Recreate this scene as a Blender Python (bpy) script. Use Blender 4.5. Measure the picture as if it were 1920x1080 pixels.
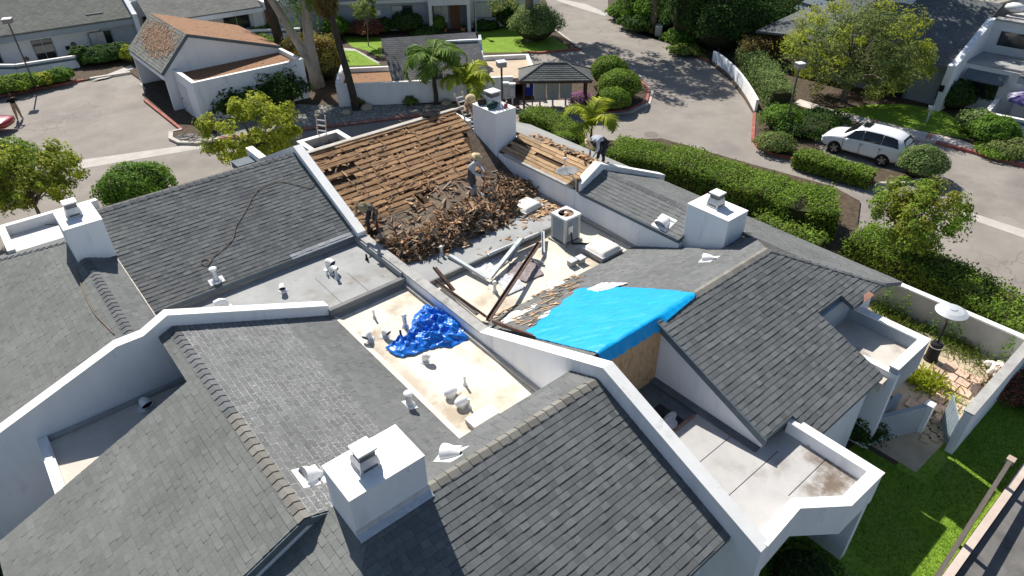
import bpy, bmesh, math, random
import numpy as np
from mathutils import Vector, Matrix
R = math.radians
random.seed(7)
for o in list(bpy.data.objects):
    bpy.data.objects.remove(o)
scene = bpy.context.scene
col = scene.collection

# ---------------------------------------------------------------- camera (drone, 16 m up)
# world x runs along the party wall's cross direction, y along the townhouse rows; z = 0 is the street
CAM_F, CAM_P, CAM_R, CAM_Y, CAM_H = 1262.0, R(35.18), R(-.99), R(39.39), 16.0
def _basis():
    c, s = math.cos(CAM_P), math.sin(CAM_P)
    fw = Vector((0, c, -s)); up0 = Vector((0, s, c)); r0 = Vector((1, 0, 0))
    rt = math.cos(CAM_R) * r0 + math.sin(CAM_R) * up0
    up = math.cos(CAM_R) * up0 - math.sin(CAM_R) * r0
    m = Matrix.Rotation(-CAM_Y, 3, 'Z')
    return m @ rt, m @ up, m @ fw
RT, UP, FW = _basis()
CAM = Vector((0, 0, CAM_H))
cd = bpy.data.cameras.new('camera'); cam = bpy.data.objects.new('camera', cd); col.objects.link(cam)
cd.sensor_width = 36; cd.sensor_fit = 'HORIZONTAL'; cd.lens = CAM_F / 1920 * 36
cd.clip_start = .1; cd.clip_end = 2000
mm = Matrix((RT, UP, -FW)).transposed().to_4x4(); mm.translation = CAM
cam.matrix_world = mm
scene.camera = cam
scene.render.resolution_x, scene.render.resolution_y = 1024, 576

# ---------------------------------------------------------------- sky, sun, exposure
SUN_EL = R(45.0)
SUN_AZ_UV = Vector((.215, .977)).normalized()      # horizontal direction towards the sun
w = bpy.data.worlds.new('World'); scene.world = w; w.use_nodes = True
nt = w.node_tree; nt.nodes.clear()
sky = nt.nodes.new('ShaderNodeTexSky'); sky.sky_type = 'NISHITA'; sky.sun_disc = False
sky.sun_elevation = SUN_EL
sky.sun_rotation = math.atan2(SUN_AZ_UV.x, SUN_AZ_UV.y)
sky.altitude = 50; sky.air_density = 1.0; sky.dust_density = .6; sky.ozone_density = 1.2
bg = nt.nodes.new('ShaderNodeBackground'); bg.inputs['Strength'].default_value = .074
wo = nt.nodes.new('ShaderNodeOutputWorld')
nt.links.new(sky.outputs[0], bg.inputs[0]); nt.links.new(bg.outputs[0], wo.inputs[0])
sd = bpy.data.lights.new('sun', 'SUN'); sd.energy = 5.0; sd.angle = R(.53); sd.color = (1, .955, .88)
sun = bpy.data.objects.new('sun', sd); col.objects.link(sun)
sdir = Vector((SUN_AZ_UV.x * math.cos(SUN_EL), SUN_AZ_UV.y * math.cos(SUN_EL), math.sin(SUN_EL)))
sun.rotation_euler = sdir.to_track_quat('Z', 'Y').to_euler()
sun.location = (0, 0, 60)
vs = scene.view_settings
vs.view_transform = 'Standard'; vs.look = 'None'; vs.exposure = .53; vs.gamma = 1; vs.use_curve_mapping = False

# ---------------------------------------------------------------- helpers
def ray(px, py):
    return FW * CAM_F + RT * (px - 960) + UP * (540 - py)
def gp(px, py, z=0.0):                     # photo pixel -> the point at height z seen there
    d = ray(px, py); t = (z - CAM_H) / d.z
    return Vector((d.x * t, d.y * t, z))
def onu(px, py, u):
    d = ray(px, py); t = u / d.x; return CAM + d * t
def onv(px, py, v):
    d = ray(px, py); t = v / d.y; return CAM + d * t
def ow(x, y, z=0.0):                       # camera-facing ground frame (x right, y ahead) -> world
    c, s = math.cos(-CAM_Y), math.sin(-CAM_Y)
    return Vector((c * x - s * y, s * x + c * y, z))
def dist(p): return (Vector(p) - CAM).length

def thing(name, label, cat, loc=(0, 0, 0), rz=0.0, group=None):
    o = bpy.data.objects.new(name, None); col.objects.link(o)
    o.location = loc; o.rotation_euler = (0, 0, rz); o.empty_display_size = .2
    o['label'] = label; o['category'] = cat
    if group: o['group'] = group
    return o
def tag(o, label, cat, group=None):
    o['label'] = label; o['category'] = cat
    if group: o['group'] = group
    return o
def kind(o, k='structure'):
    o['kind'] = k; return o
def wmat(o):                               # world matrix from the parent chain (no depsgraph)
    m = Matrix.LocRotScale(o.location, o.rotation_euler, o.scale)
    return wmat(o.parent) @ m if o.parent else m
def link(name, me, parent=None, world=False, loc=None, rz=0.0):
    o = bpy.data.objects.new(name, me); col.objects.link(o)
    if parent is not None: o.parent = parent
    if loc is not None: o.location = loc
    if rz: o.rotation_euler = (0, 0, rz)
    return o
def copy_tree(o, parent=None):
    c = o.copy(); col.objects.link(c); c.parent = parent
    for ch in list(o.children): copy_tree(ch, c)
    return c

class MB:
    """collects faces; obj() links them as one mesh object"""
    def __init__(s): s.v = []; s.f = []; s.m = []
    def add(s, vs, fs, m=0):
        n = len(s.v); s.v += [tuple(p) for p in vs]
        s.f += [tuple(i + n for i in f) for f in fs]; s.m += [m] * len(fs); return s
    def box(s, a, b, m=0):
        x0, y0, z0 = (min(a[i], b[i]) for i in range(3)); x1, y1, z1 = (max(a[i], b[i]) for i in range(3))
        return s.add([(x0, y0, z0), (x1, y0, z0), (x1, y1, z0), (x0, y1, z0), (x0, y0, z1), (x1, y0, z1), (x1, y1, z1), (x0, y1, z1)],
                     [(3, 2, 1, 0), (4, 5, 6, 7), (0, 1, 5, 4), (1, 2, 6, 5), (2, 3, 7, 6), (3, 0, 4, 7)], m)
    def obox(s, c, ax, ay, az, h, m=0):    # oriented box: centre, three unit axes, half sizes
        c = Vector(c); X = Vector(ax) * h[0]; Y = Vector(ay) * h[1]; Z = Vector(az) * h[2]
        P = [c - X - Y - Z, c + X - Y - Z, c + X + Y - Z, c - X + Y - Z, c - X - Y + Z, c + X - Y + Z, c + X + Y + Z, c - X + Y + Z]
        return s.add(P, [(3, 2, 1, 0), (4, 5, 6, 7), (0, 1, 5, 4), (1, 2, 6, 5), (2, 3, 7, 6), (3, 0, 4, 7)], m)
    def bar(s, p, q, wd, th, m=0, up=(0, 0, 1), roll=0.0):     # rectangular bar from p to q
        p = Vector(p); q = Vector(q); d = (q - p); L = d.length
        if L < 1e-6: return s
        d /= L; u = Vector(up)
        if abs(d.dot(u)) > .98: u = Vector((1, 0, 0))
        sx = d.cross(u).normalized(); sz = sx.cross(d)
        if roll:
            q_ = Matrix.Rotation(roll, 3, d); sx = q_ @ sx; sz = q_ @ sz
        return s.obox((p + q) / 2, d, sx, sz, (L / 2, wd / 2, th / 2), m)
    def prism(s, poly, z0, z1, m=0, mt=None):
        a = sum(poly[i][0] * poly[(i + 1) % len(poly)][1] - poly[(i + 1) % len(poly)][0] * poly[i][1] for i in range(len(poly)))
        if a < 0: poly = poly[::-1]
        n = len(poly); b = len(s.v)
        s.v += [(p[0], p[1], z0) for p in poly] + [(p[0], p[1], z1) for p in poly]
        s.f.append(tuple(range(b + n - 1, b - 1, -1))); s.m.append(m)
        s.f.append(tuple(range(b + n, b + 2 * n))); s.m.append(m if mt is None else mt)
        for i in range(n):
            j = (i + 1) % n; s.f.append((b + i, b + j, b + n + j, b + n + i)); s.m.append(m)
        return s
    def slab(s, pts, th, m=0, ms=None):    # planar polygon of 3-d points, thickened downwards
        pts = [Vector(p) for p in pts]; n = len(pts)
        nz = sum((pts[i].x * pts[(i + 1) % n].y - pts[(i + 1) % n].x * pts[i].y) for i in range(n))
        if nz < 0: pts = pts[::-1]
        b = len(s.v); ms = m if ms is None else ms
        s.v += [tuple(p) for p in pts] + [(p.x, p.y, p.z - th) for p in pts]
        s.f.append(tuple(range(b, b + n))); s.m.append(m)
        s.f.append(tuple(range(b + 2 * n - 1, b + n - 1, -1))); s.m.append(ms)
        for i in range(n):
            j = (i + 1) % n; s.f.append((b + n + i, b + n + j, b + j, b + i)); s.m.append(ms)
        return s
    def wallprof(s, axis, c0, c1, prof, m=0, mt=None, zb=0.0):
        # wall between c0..c1 across `axis` ('x' thickness in x, runs along y); prof: (along, top z), bottom at zb
        pr = sorted(prof); mt = m if mt is None else mt
        for (a0, t0), (a1, t1) in zip(pr[:-1], pr[1:]):
            if axis == 'x': P = lambda a, c, z: (c, a, z)
            else: P = lambda a, c, z: (a, c, z)
            vs = [P(a0, c0, zb), P(a1, c0, zb), P(a1, c1, zb), P(a0, c1, zb), P(a0, c0, t0), P(a1, c0, t1), P(a1, c1, t1), P(a0, c1, t0)]
            b = len(s.v); s.v += vs
            F = [((0, 1, 5, 4), m), ((3, 7, 6, 2), m), ((4, 5, 6, 7), mt)]
            if a0 == pr[0][0]: F.append(((0, 4, 7, 3), m))
            if a1 == pr[-1][0]: F.append(((1, 2, 6, 5), m))
            for f, mi in F: s.f.append(tuple(i + b for i in f)); s.m.append(mi)
        return s
    def tube(s, pts, r, n=8, m=0, cap=True):
        pts = [Vector(p) for p in pts]; rs = r if isinstance(r, (list, tuple)) else [r] * len(pts)
        b = len(s.v); prev = None
        for i, p in enumerate(pts):
            d = (pts[min(i + 1, len(pts) - 1)] - pts[max(i - 1, 0)]).normalized()
            if prev is None:
                a = Vector((0, 0, 1)) if abs(d.z) < .9 else Vector((1, 0, 0))
                x = d.cross(a).normalized()
            else:
                x = (prev - d * prev.dot(d)).normalized()
            prev = x; y = d.cross(x)
            for k in range(n):
                t = 2 * math.pi * k / n
                s.v.append(tuple(p + (x * math.cos(t) + y * math.sin(t)) * rs[i]))
        for i in range(len(pts) - 1):
            for k in range(n):
                k2 = (k + 1) % n
                s.f.append((b + i * n + k, b + i * n + k2, b + (i + 1) * n + k2, b + (i + 1) * n + k)); s.m.append(m)
        if cap:
            s.f.append(tuple(b + k for k in reversed(range(n)))); s.m.append(m)
            e = b + (len(pts) - 1) * n; s.f.append(tuple(e + k for k in range(n))); s.m.append(m)
        return s
    def lathe(s, prof, c=(0, 0, 0), n=16, m=0, ax=None):        # prof: (r, z) from bottom to top
        c = Vector(c); b = len(s.v)
        Z = Vector((0, 0, 1)) if ax is None else Vector(ax).normalized()
        X = Z.orthogonal().normalized() if ax is not None else Vector((1, 0, 0)); Y = Z.cross(X)
        for r_, z in prof:
            for k in range(n):
                t = 2 * math.pi * k / n
                s.v.append(tuple(c + (X * math.cos(t) + Y * math.sin(t)) * r_ + Z * z))
        for i in range(len(prof) - 1):
            for k in range(n):
                k2 = (k + 1) % n
                s.f.append((b + i * n + k, b + i * n + k2, b + (i + 1) * n + k2, b + (i + 1) * n + k)); s.m.append(m)
        s.f.append(tuple(b + k for k in reversed(range(n)))); s.m.append(m)
        e = b + (len(prof) - 1) * n; s.f.append(tuple(e + k for k in range(n))); s.m.append(m)
        return s
    def loft(s, rings, m=0, cap=True):     # rings of equal length
        b = len(s.v); n = len(rings[0])
        for r_ in rings: s.v += [tuple(p) for p in r_]
        for i in range(len(rings) - 1):
            for k in range(n):
                k2 = (k + 1) % n
                s.f.append((b + i * n + k, b + i * n + k2, b + (i + 1) * n + k2, b + (i + 1) * n + k)); s.m.append(m)
        if cap:
            s.f.append(tuple(b + k for k in reversed(range(n)))); s.m.append(m)
            e = b + (len(rings) - 1) * n; s.f.append(tuple(e + k for k in range(n))); s.m.append(m)
        return s
    def ico(s, c, r, sub=1, m=0, jit=0.0, rnd=random):
        bm = bmesh.new(); bmesh.ops.create_icosphere(bm, subdivisions=sub, radius=1)
        c = Vector(c); r = Vector(r) if not isinstance(r, (int, float)) else Vector((r, r, r))
        b = len(s.v)
        for v in bm.verts:
            k = 1 + (rnd.uniform(-jit, jit) if jit else 0)
            s.v.append((c.x + v.co.x * r.x * k, c.y + v.co.y * r.y * k, c.z + v.co.z * r.z * k))
        for f in bm.faces:
            s.f.append(tuple(b + v.index for v in f.verts)); s.m.append(m)
        bm.free(); return s
    def mesh(s, name, mats, smooth=False, fix=True):
        me = bpy.data.meshes.new(name); me.from_pydata(s.v, [], s.f)
        for mt in mats: me.materials.append(mt)
        if len(mats) > 1: me.polygons.foreach_set('material_index', s.m)
        if smooth: me.polygons.foreach_set('use_smooth', [True] * len(s.f))
        if fix:
            bm = bmesh.new(); bm.from_mesh(me); bmesh.ops.recalc_face_normals(bm, faces=bm.faces); bm.to_mesh(me); bm.free()
        me.update(); return me
    def obj(s, name, mats, parent=None, local=False, smooth=False, bevel=0.0, fix=True, subsurf=0):
        if not isinstance(mats, (list, tuple)): mats = [mats]
        V = np.array(s.v, float).reshape(-1, 3)
        if parent is not None and not local:
            inv = np.array(wmat(parent).inverted())
            V = V @ inv[:3, :3].T + inv[:3, 3]
        lo, hi = V.min(0), V.max(0); c = (lo + hi) / 2; c[2] = lo[2]
        s.v = [tuple(p) for p in (V - c)]
        me = s.mesh(name, mats, smooth, fix)
        o = link(name, me, parent, loc=tuple(c))
        if bevel:
            md = o.modifiers.new('bevel', 'BEVEL'); md.width = bevel; md.segments = 2; md.limit_method = 'ANGLE'; md.angle_limit = R(40)
        if subsurf:
            md = o.modifiers.new('subsurf', 'SUBSURF'); md.levels = subsurf; md.render_levels = subsurf
        return o

# ---------------------------------------------------------------- materials
_mats = {}
def mat(name, c1, c2=None, scale=3.0, rough=.85, bump=0.0, bscale=40.0, spec=.14, metal=0.0, detail=6.0, c3=None, s3=.6, t3=(.55, .7),
        island=0.0, objrand=0.0, transl=0.0, stretch=(1, 1, 1), coat=0.0, lo=.35, hi=.65, s4=None, c4=None, t4=(.55, .7)):
    if name in _mats: return _mats[name]
    m = bpy.data.materials.new(name); m.use_nodes = True; n = m.node_tree; N = n.nodes; K = n.links
    b = N['Principled BSDF']; b.inputs['Roughness'].default_value = rough; b.inputs['Metallic'].default_value = metal
    b.inputs['Specular IOR Level'].default_value = spec
    if coat: b.inputs['Coat Weight'].default_value = coat; b.inputs['Coat Roughness'].default_value = .05
    g = N.new('ShaderNodeNewGeometry'); mp = N.new('ShaderNodeMapping'); mp.inputs['Scale'].default_value = stretch
    K.new(g.outputs['Position'], mp.inputs[0]); P = mp.outputs[0]
    def noise(sc, det=detail):
        t = N.new('ShaderNodeTexNoise'); t.inputs['Scale'].default_value = sc; t.inputs['Detail'].default_value = det; t.inputs['Roughness'].default_value = .62
        K.new(P, t.inputs[0]); return t.outputs[0]
    def ramp(src, a, bb):
        r_ = N.new('ShaderNodeMapRange'); r_.inputs[1].default_value = a; r_.inputs[2].default_value = bb; K.new(src, r_.inputs[0]); return r_.outputs[0]
    def mix(fac, A, B):
        x = N.new('ShaderNodeMix'); x.data_type = 'RGBA'
        if isinstance(fac, float): x.inputs[0].default_value = fac
        else: K.new(fac, x.inputs[0])
        for i, q in ((6, A), (7, B)):
            if isinstance(q, tuple): x.inputs[i].default_value = (*q[:3], 1)
            else: K.new(q, x.inputs[i])
        return x.outputs[2]
    c = tuple(c1)
    if c2 is not None: c = mix(ramp(noise(scale), lo, hi), tuple(c1), tuple(c2))
    if c3 is not None: c = mix(ramp(noise(s3, 8), *t3), c, tuple(c3))
    if c4 is not None: c = mix(ramp(noise(s4, 8), *t4), c, tuple(c4))
    if island or objrand:
        a = N.new('ShaderNodeMath'); a.operation = 'ADD'
        K.new(g.outputs['Random Per Island'], a.inputs[0])
        oi = N.new('ShaderNodeObjectInfo'); K.new(oi.outputs['Random'], a.inputs[1])
        fr = N.new('ShaderNodeMath'); fr.operation = 'FRACT'; K.new(a.outputs[0], fr.inputs[0])
        amt = island or objrand
        mr = N.new('ShaderNodeMapRange'); mr.inputs[3].default_value = 1 - amt; mr.inputs[4].default_value = 1 + amt; K.new(fr.outputs[0], mr.inputs[0])
        hs = N.new('ShaderNodeHueSaturation'); K.new(mr.outputs[0], hs.inputs['Value'])
        if isinstance(c, tuple): hs.inputs['Color'].default_value = (*c, 1)
        else: K.new(c, hs.inputs['Color'])
        c = hs.outputs[0]
    if isinstance(c, tuple): b.inputs['Base Color'].default_value = (*c, 1)
    else: K.new(c, b.inputs['Base Color'])
    if bump:
        bp = N.new('ShaderNodeBump'); bp.inputs['Strength'].default_value = min(1, bump); bp.inputs['Distance'].default_value = .02 if bump <= 1 else .02 * bump
        K.new(noise(bscale, 4), bp.inputs['Height']); K.new(bp.outputs[0], b.inputs['Normal'])
    if transl:
        tr = N.new('ShaderNodeBsdfTranslucent'); ms = N.new('ShaderNodeMixShader'); ms.inputs[0].default_value = transl
        if isinstance(c, tuple): tr.inputs[0].default_value = (*c, 1)
        else: K.new(c, tr.inputs[0])
        out = N['Material Output']; K.new(b.outputs[0], ms.inputs[1]); K.new(tr.outputs[0], ms.inputs[2]); K.new(ms.outputs[0], out.inputs[0])
    _mats[name] = m; return m
# ---------------------------------------------------------------- shingles
def shingle_mat(name, cA, cB, white=0.0, spread=.16):
    m = bpy.data.materials.new(name); m.use_nodes = True; n = m.node_tree; N = n.nodes; K = n.links
    b = N['Principled BSDF']; b.inputs['Roughness'].default_value = .9; b.inputs['Specular IOR Level'].default_value = .08
    g = N.new('ShaderNodeNewGeometry'); oi = N.new('ShaderNodeObjectInfo')
    a = N.new('ShaderNodeMath'); a.operation = 'ADD'; K.new(g.outputs['Random Per Island'], a.inputs[0]); K.new(oi.outputs['Random'], a.inputs[1])
    fr = N.new('ShaderNodeMath'); fr.operation = 'FRACT'; K.new(a.outputs[0], fr.inputs[0])
    x = N.new('ShaderNodeMix'); x.data_type = 'RGBA'; x.inputs[6].default_value = (*cA, 1); x.inputs[7].default_value = (*cB, 1); K.new(fr.outputs[0], x.inputs[0])
    t = N.new('ShaderNodeTexNoise'); t.inputs['Scale'].default_value = 26; t.inputs['Detail'].default_value = 5; t.inputs['Roughness'].default_value = .7; K.new(g.outputs['Position'], t.inputs[0])
    t2 = N.new('ShaderNodeTexNoise'); t2.inputs['Scale'].default_value = .55; t2.inputs['Detail'].default_value = 4; K.new(g.outputs['Position'], t2.inputs[0])
    r1 = N.new('ShaderNodeMapRange'); r1.inputs[1].default_value = .3; r1.inputs[2].default_value = .7; r1.inputs[3].default_value = 1 - spread; r1.inputs[4].default_value = 1 + spread; K.new(t.outputs[0], r1.inputs[0])
    r2 = N.new('ShaderNodeMapRange'); r2.inputs[1].default_value = .3; r2.inputs[2].default_value = .7; r2.inputs[3].default_value = .86; r2.inputs[4].default_value = 1.1; K.new(t2.outputs[0], r2.inputs[0])
    mu = N.new('ShaderNodeMath'); mu.operation = 'MULTIPLY'; K.new(r1.outputs[0], mu.inputs[0]); K.new(r2.outputs[0], mu.inputs[1])
    hs = N.new('ShaderNodeHueSaturation'); K.new(x.outputs[2], hs.inputs['Color']); K.new(mu.outputs[0], hs.inputs['Value'])
    c = hs.outputs[0]
    if white:                                # lichen-like pale crust along the tab edges
        uv = N.new('ShaderNodeUVMap'); uv.uv_map = 'UVMap'; sp = N.new('ShaderNodeSeparateXYZ'); K.new(uv.outputs[0], sp.inputs[0])
        def edge(o, wd):
            s1 = N.new('ShaderNodeMath'); s1.operation = 'SUBTRACT'; K.new(o, s1.inputs[0]); s1.inputs[1].default_value = .5
            ab = N.new('ShaderNodeMath'); ab.operation = 'ABSOLUTE'; K.new(s1.outputs[0], ab.inputs[0])
            mr = N.new('ShaderNodeMapRange'); mr.inputs[1].default_value = .5 - wd; mr.inputs[2].default_value = .5; K.new(ab.outputs[0], mr.inputs[0]); return mr.outputs[0]
        mx = N.new('ShaderNodeMath'); mx.operation = 'MAXIMUM'; K.new(edge(sp.outputs[0], .07), mx.inputs[0]); K.new(edge(sp.outputs[1], .10), mx.inputs[1])
        t3 = N.new('ShaderNodeTexNoise'); t3.inputs['Scale'].default_value = 21; t3.inputs['Detail'].default_value = 6; t3.inputs['Roughness'].default_value = .75; K.new(g.outputs['Position'], t3.inputs[0])
        t4 = N.new('ShaderNodeTexNoise'); t4.inputs['Scale'].default_value = .5; t4.inputs['Detail'].default_value = 3; K.new(g.outputs['Position'], t4.inputs[0])
        def arith(op, p, q):
            z = N.new('ShaderNodeMath'); z.operation = op
            for i, e in enumerate((p, q)):
                if isinstance(e, (int, float)): z.inputs[i].default_value = e
                else: K.new(e, z.inputs[i])
            return z.outputs[0]
        e1_ = arith('MULTIPLY', mx.outputs[0], .2)
        big = N.new('ShaderNodeMapRange'); big.inputs[1].default_value = .38; big.inputs[2].default_value = .62; big.inputs[3].default_value = -.045; big.inputs[4].default_value = .035; K.new(t4.outputs[0], big.inputs[0])
        tot = arith('ADD', arith('ADD', t3.outputs[0], e1_), big.outputs[0])
        mk = N.new('ShaderNodeMapRange'); mk.inputs[1].default_value = .555; mk.inputs[2].default_value = .79; mk.inputs[4].default_value = white; K.new(tot, mk.inputs[0])
        x2 = N.new('ShaderNodeMix'); x2.data_type = 'RGBA'; x2.inputs[7].default_value = (.62, .62, .61, 1); K.new(c, x2.inputs[6]); K.new(mk.outputs[0], x2.inputs[0]); c = x2.outputs[2]
    K.new(c, b.inputs['Base Color'])
    t5 = N.new('ShaderNodeTexNoise'); t5.inputs['Scale'].default_value = 140; K.new(g.outputs['Position'], t5.inputs[0])
    bp = N.new('ShaderNodeBump'); bp.inputs['Strength'].default_value = .5; bp.inputs['Distance'].default_value = .006; K.new(t5.outputs[0], bp.inputs['Height']); K.new(bp.outputs[0], b.inputs['Normal'])
    return m
SH_DARK = shingle_mat('charcoal_shingle', (.115, .121, .123), (.165, .172, .17))
SH_GREEN = shingle_mat('weathered_shingle', (.158, .164, .155), (.188, .194, .184))
SH_GREY = shingle_mat('grey_shingle', (.138, .143, .142), (.172, .176, .174))
SH_CRUST = shingle_mat('crusted_shingle', (.135, .138, .137), (.18, .183, .181), white=.72)
SH_CAP = shingle_mat('ridge_cap_shingle', (.17, .162, .143), (.235, .225, .20))
SH_CAPD = shingle_mat('grey_ridge_cap_shingle', (.11, .114, .118), (.16, .165, .17))

def clip(poly, conv):                        # Sutherland-Hodgman, conv is CCW
    out = poly
    for i in range(len(conv)):
        a, b = conv[i], conv[(i + 1) % len(conv)]; inp = out; out = []
        if not inp: break
        ex, ey = b[0] - a[0], b[1] - a[1]
        f = lambda p: ex * (p[1] - a[1]) - ey * (p[0] - a[0])
        for j in range(len(inp)):
            p, q = inp[j - 1], inp[j]; fp, fq = f(p), f(q)
            if fq >= 0:
                if fp < 0: t = fp / (fp - fq); out.append((p[0] + (q[0] - p[0]) * t, p[1] + (q[1] - p[1]) * t))
                out.append(q)
            elif fp >= 0: t = fp / (fp - fq); out.append((p[0] + (q[0] - p[0]) * t, p[1] + (q[1] - p[1]) * t))
    return out
def area(p): return .5 * sum(p[i - 1][0] * p[i][1] - p[i][0] * p[i - 1][1] for i in range(len(p)))
EXPO = .165
WIDTHS = (.15, .2, .26, .32)
THICK = (.014, .022)
_tabmesh = {}
def tab_mesh(wi, ti, mt):
    k = (wi, ti, mt.name)
    if k not in _tabmesh:
        w_, h = WIDTHS[wi] - .004, THICK[ti]
        me = bpy.data.meshes.new('shingle')
        vs = [(0, 0, .005), (w_, 0, .005), (w_, EXPO, h), (0, EXPO, h), (0, 0, -.006), (w_, 0, -.006), (w_, EXPO, -.006), (0, EXPO, -.006)]
        me.from_pydata(vs, [], [(3, 2, 1, 0), (2, 3, 7, 6), (1, 2, 6, 5), (3, 0, 4, 7)])
        uv = me.uv_layers.new(name='UVMap')
        for li, q in enumerate([(0, 1), (1, 1), (1, 0), (0, 0)]): uv.data[li].uv = q
        me.materials.append(mt); _tabmesh[k] = me
    return _tabmesh[k]
TABS = {}                                    # unit -> list of (size, roof part, matrix, wi, ti, material)
def shingle_field(unit, part, P0, S, T, polys, mt, seed=0, late=True):
    """courses of tabs on a slope: P0 origin on the ridge, S along the course, T down the slope, polys convex (s, t)"""
    rnd = random.Random(seed); P0 = Vector(P0); S = Vector(S).normalized(); T = Vector(T).normalized(); Nn = S.cross(T)
    if Nn.z < 0: Nn = -Nn
    flip = S.cross(T).z < 0
    keep = []; full = []
    for poly in polys:
        if area(poly) < 0: poly = poly[::-1]
        s0 = min(p[0] for p in poly); s1 = max(p[0] for p in poly); t0 = min(p[1] for p in poly); t1 = max(p[1] for p in poly)
        j = math.floor(t0 / EXPO)
        while j * EXPO < t1:
            rj = random.Random(seed * 977 + j); s = -30 - rj.random() * .3
            while s < s1:
                wi = rj.choice((0, 1, 1, 2, 2, 3)); ti = rj.choice((0, 0, 1)); s_ = s; s += WIDTHS[wi]
                if s < s0: continue
                rect = [(s_ + .002, j * EXPO), (s - .002, j * EXPO), (s - .002, (j + 1) * EXPO), (s_ + .002, (j + 1) * EXPO)]
                cp = clip(rect, poly)
                if len(cp) < 3 or area(cp) < .0015: continue
                P = P0 + S * (s_ + .002) + T * (j * EXPO) + Nn * .004
                isfull = area(cp) > (WIDTHS[wi] - .004) * EXPO * .985
                if isfull:
                    d = (P - CAM); dep = d.dot(FW); px = 960 + CAM_F * d.dot(RT) / dep; py = 540 - CAM_F * d.dot(UP) / dep
                    vis = 5 < px < 1890 and 5 < py < 1060
                    keep.append((WIDTHS[wi] / d.length ** 2 if vis else 0, P, wi, ti, cp, s_, j))
                else: keep.append((0, P, wi, ti, cp, s_, j))
            j += 1
    TABS.setdefault(unit.name, []).append((part, P0, S, T, Nn, flip, mt, keep))
def finish_shingles(unit, limit=290):
    fields = TABS.get(unit.name, [])
    allk = sorted(((k[0], fi, ki) for fi, f in enumerate(fields) for ki, k in enumerate(f[7]) if k[0] > 0), reverse=True)[:limit]
    chosen = set((fi, ki) for _, fi, ki in allk)
    for fi, (part, P0, S, T, Nn, flip, mt, keep) in enumerate(fields):
        V = []; F = []; U = []
        inv = wmat(part).inverted()
        for ki, (_, P, wi, ti, cp, s_, j) in enumerate(keep):
            if (fi, ki) in chosen:
                X, Y = S, T
                me = tab_mesh(wi, ti, mt)
                if flip:       # mirror the frame so it stays right-handed
                    M_ = Matrix((-S, T, Nn)).transposed().to_4x4(); M_.translation = P + S * (WIDTHS[wi] - .004)
                else:
                    M_ = Matrix((S, T, Nn)).transposed().to_4x4(); M_.translation = P
                o = bpy.data.objects.new('shingle', me); col.objects.link(o); o.parent = part
                o.matrix_local = inv @ M_
                continue
            n = len(cp); b = len(V); h = THICK[ti]
            q = cp if not flip else cp[::-1]
            for (s, t) in q:
                f = (t - j * EXPO) / EXPO
                V.append(P0 + S * s + T * t + Nn * (.004 + .005 + (h - .005) * f))
            for (s, t) in q: V.append(P0 + S * s + T * t - Nn * .002)
            F.append(tuple(range(b, b + n))); U += [((s - s_) / WIDTHS[wi], (t - j * EXPO) / EXPO) for s, t in q]
            for i in range(n):
                k2 = (i + 1) % n; F.append((b + n + i, b + n + k2, b + k2, b + i)); U += [(.5, .5)] * 4
        if not V: continue
        arr = np.array([tuple(v) for v in V]); m4 = np.array(inv); arr = arr @ m4[:3, :3].T + m4[:3, 3]
        me = bpy.data.meshes.new('shingle_courses'); me.from_pydata(arr.tolist(), [], F)
        uv = me.uv_layers.new(name='UVMap'); uv.data.foreach_set('uv', [c for p in U for c in p])
        me.materials.append(mt); me.update()
        o = link('shingle_courses', me, part); kind(o, 'stuff')

def ridge_caps(part, p, q, mt, run=.245, wd=.15, drop=.42, up=None, seed=1, sideA=None, sideB=None):
    """overlapping folded caps from p to q; each is its own object sharing one mesh"""
    p = Vector(p); q = Vector(q); d = (q - p); L = d.length; d.normalize()
    side = d.cross(Vector((0, 0, 1))).normalized()
    A = sideA if sideA is not None else (side - Vector((0, 0, drop))).normalized()
    B = sideB if sideB is not None else (-side - Vector((0, 0, drop))).normalized()
    me = bpy.data.meshes.new('ridge_cap'); e = run + .05
    z = Vector((0, 0, 1)); vs = []
    for t, h in ((0, .012), (e, .038)):
        for X in (A * wd, Vector((0, 0, 0)), B * wd): vs.append(X + d * t + z * h)
    vs += [v - z * .02 for v in vs]
    me.from_pydata([tuple(v) for v in vs], [], [(0, 1, 4, 3), (1, 2, 5, 4), (3, 4, 10, 9), (4, 5, 11, 10), (0, 3, 9, 6), (5, 2, 8, 11), (1, 0, 6, 7), (2, 1, 7, 8)])
    bm = bmesh.new(); bm.from_mesh(me); bmesh.ops.recalc_face_normals(bm, faces=bm.faces); bm.to_mesh(me); bm.free()
    uv = me.uv_layers.new(name='UVMap')
    for l in uv.data: l.uv = (.5, .5)
    me.materials.append(mt)
    inv = wmat(part).inverted(); n = max(1, int(L / run))
    for i in range(n):
        o = bpy.data.objects.new('ridge_cap', me); col.objects.link(o); o.parent = part
        o.matrix_local = inv @ Matrix.Translation(p + d * (i * L / n))
KP = .42
CA, SA = 1 / math.hypot(1, KP), KP / math.hypot(1, KP)

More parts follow.
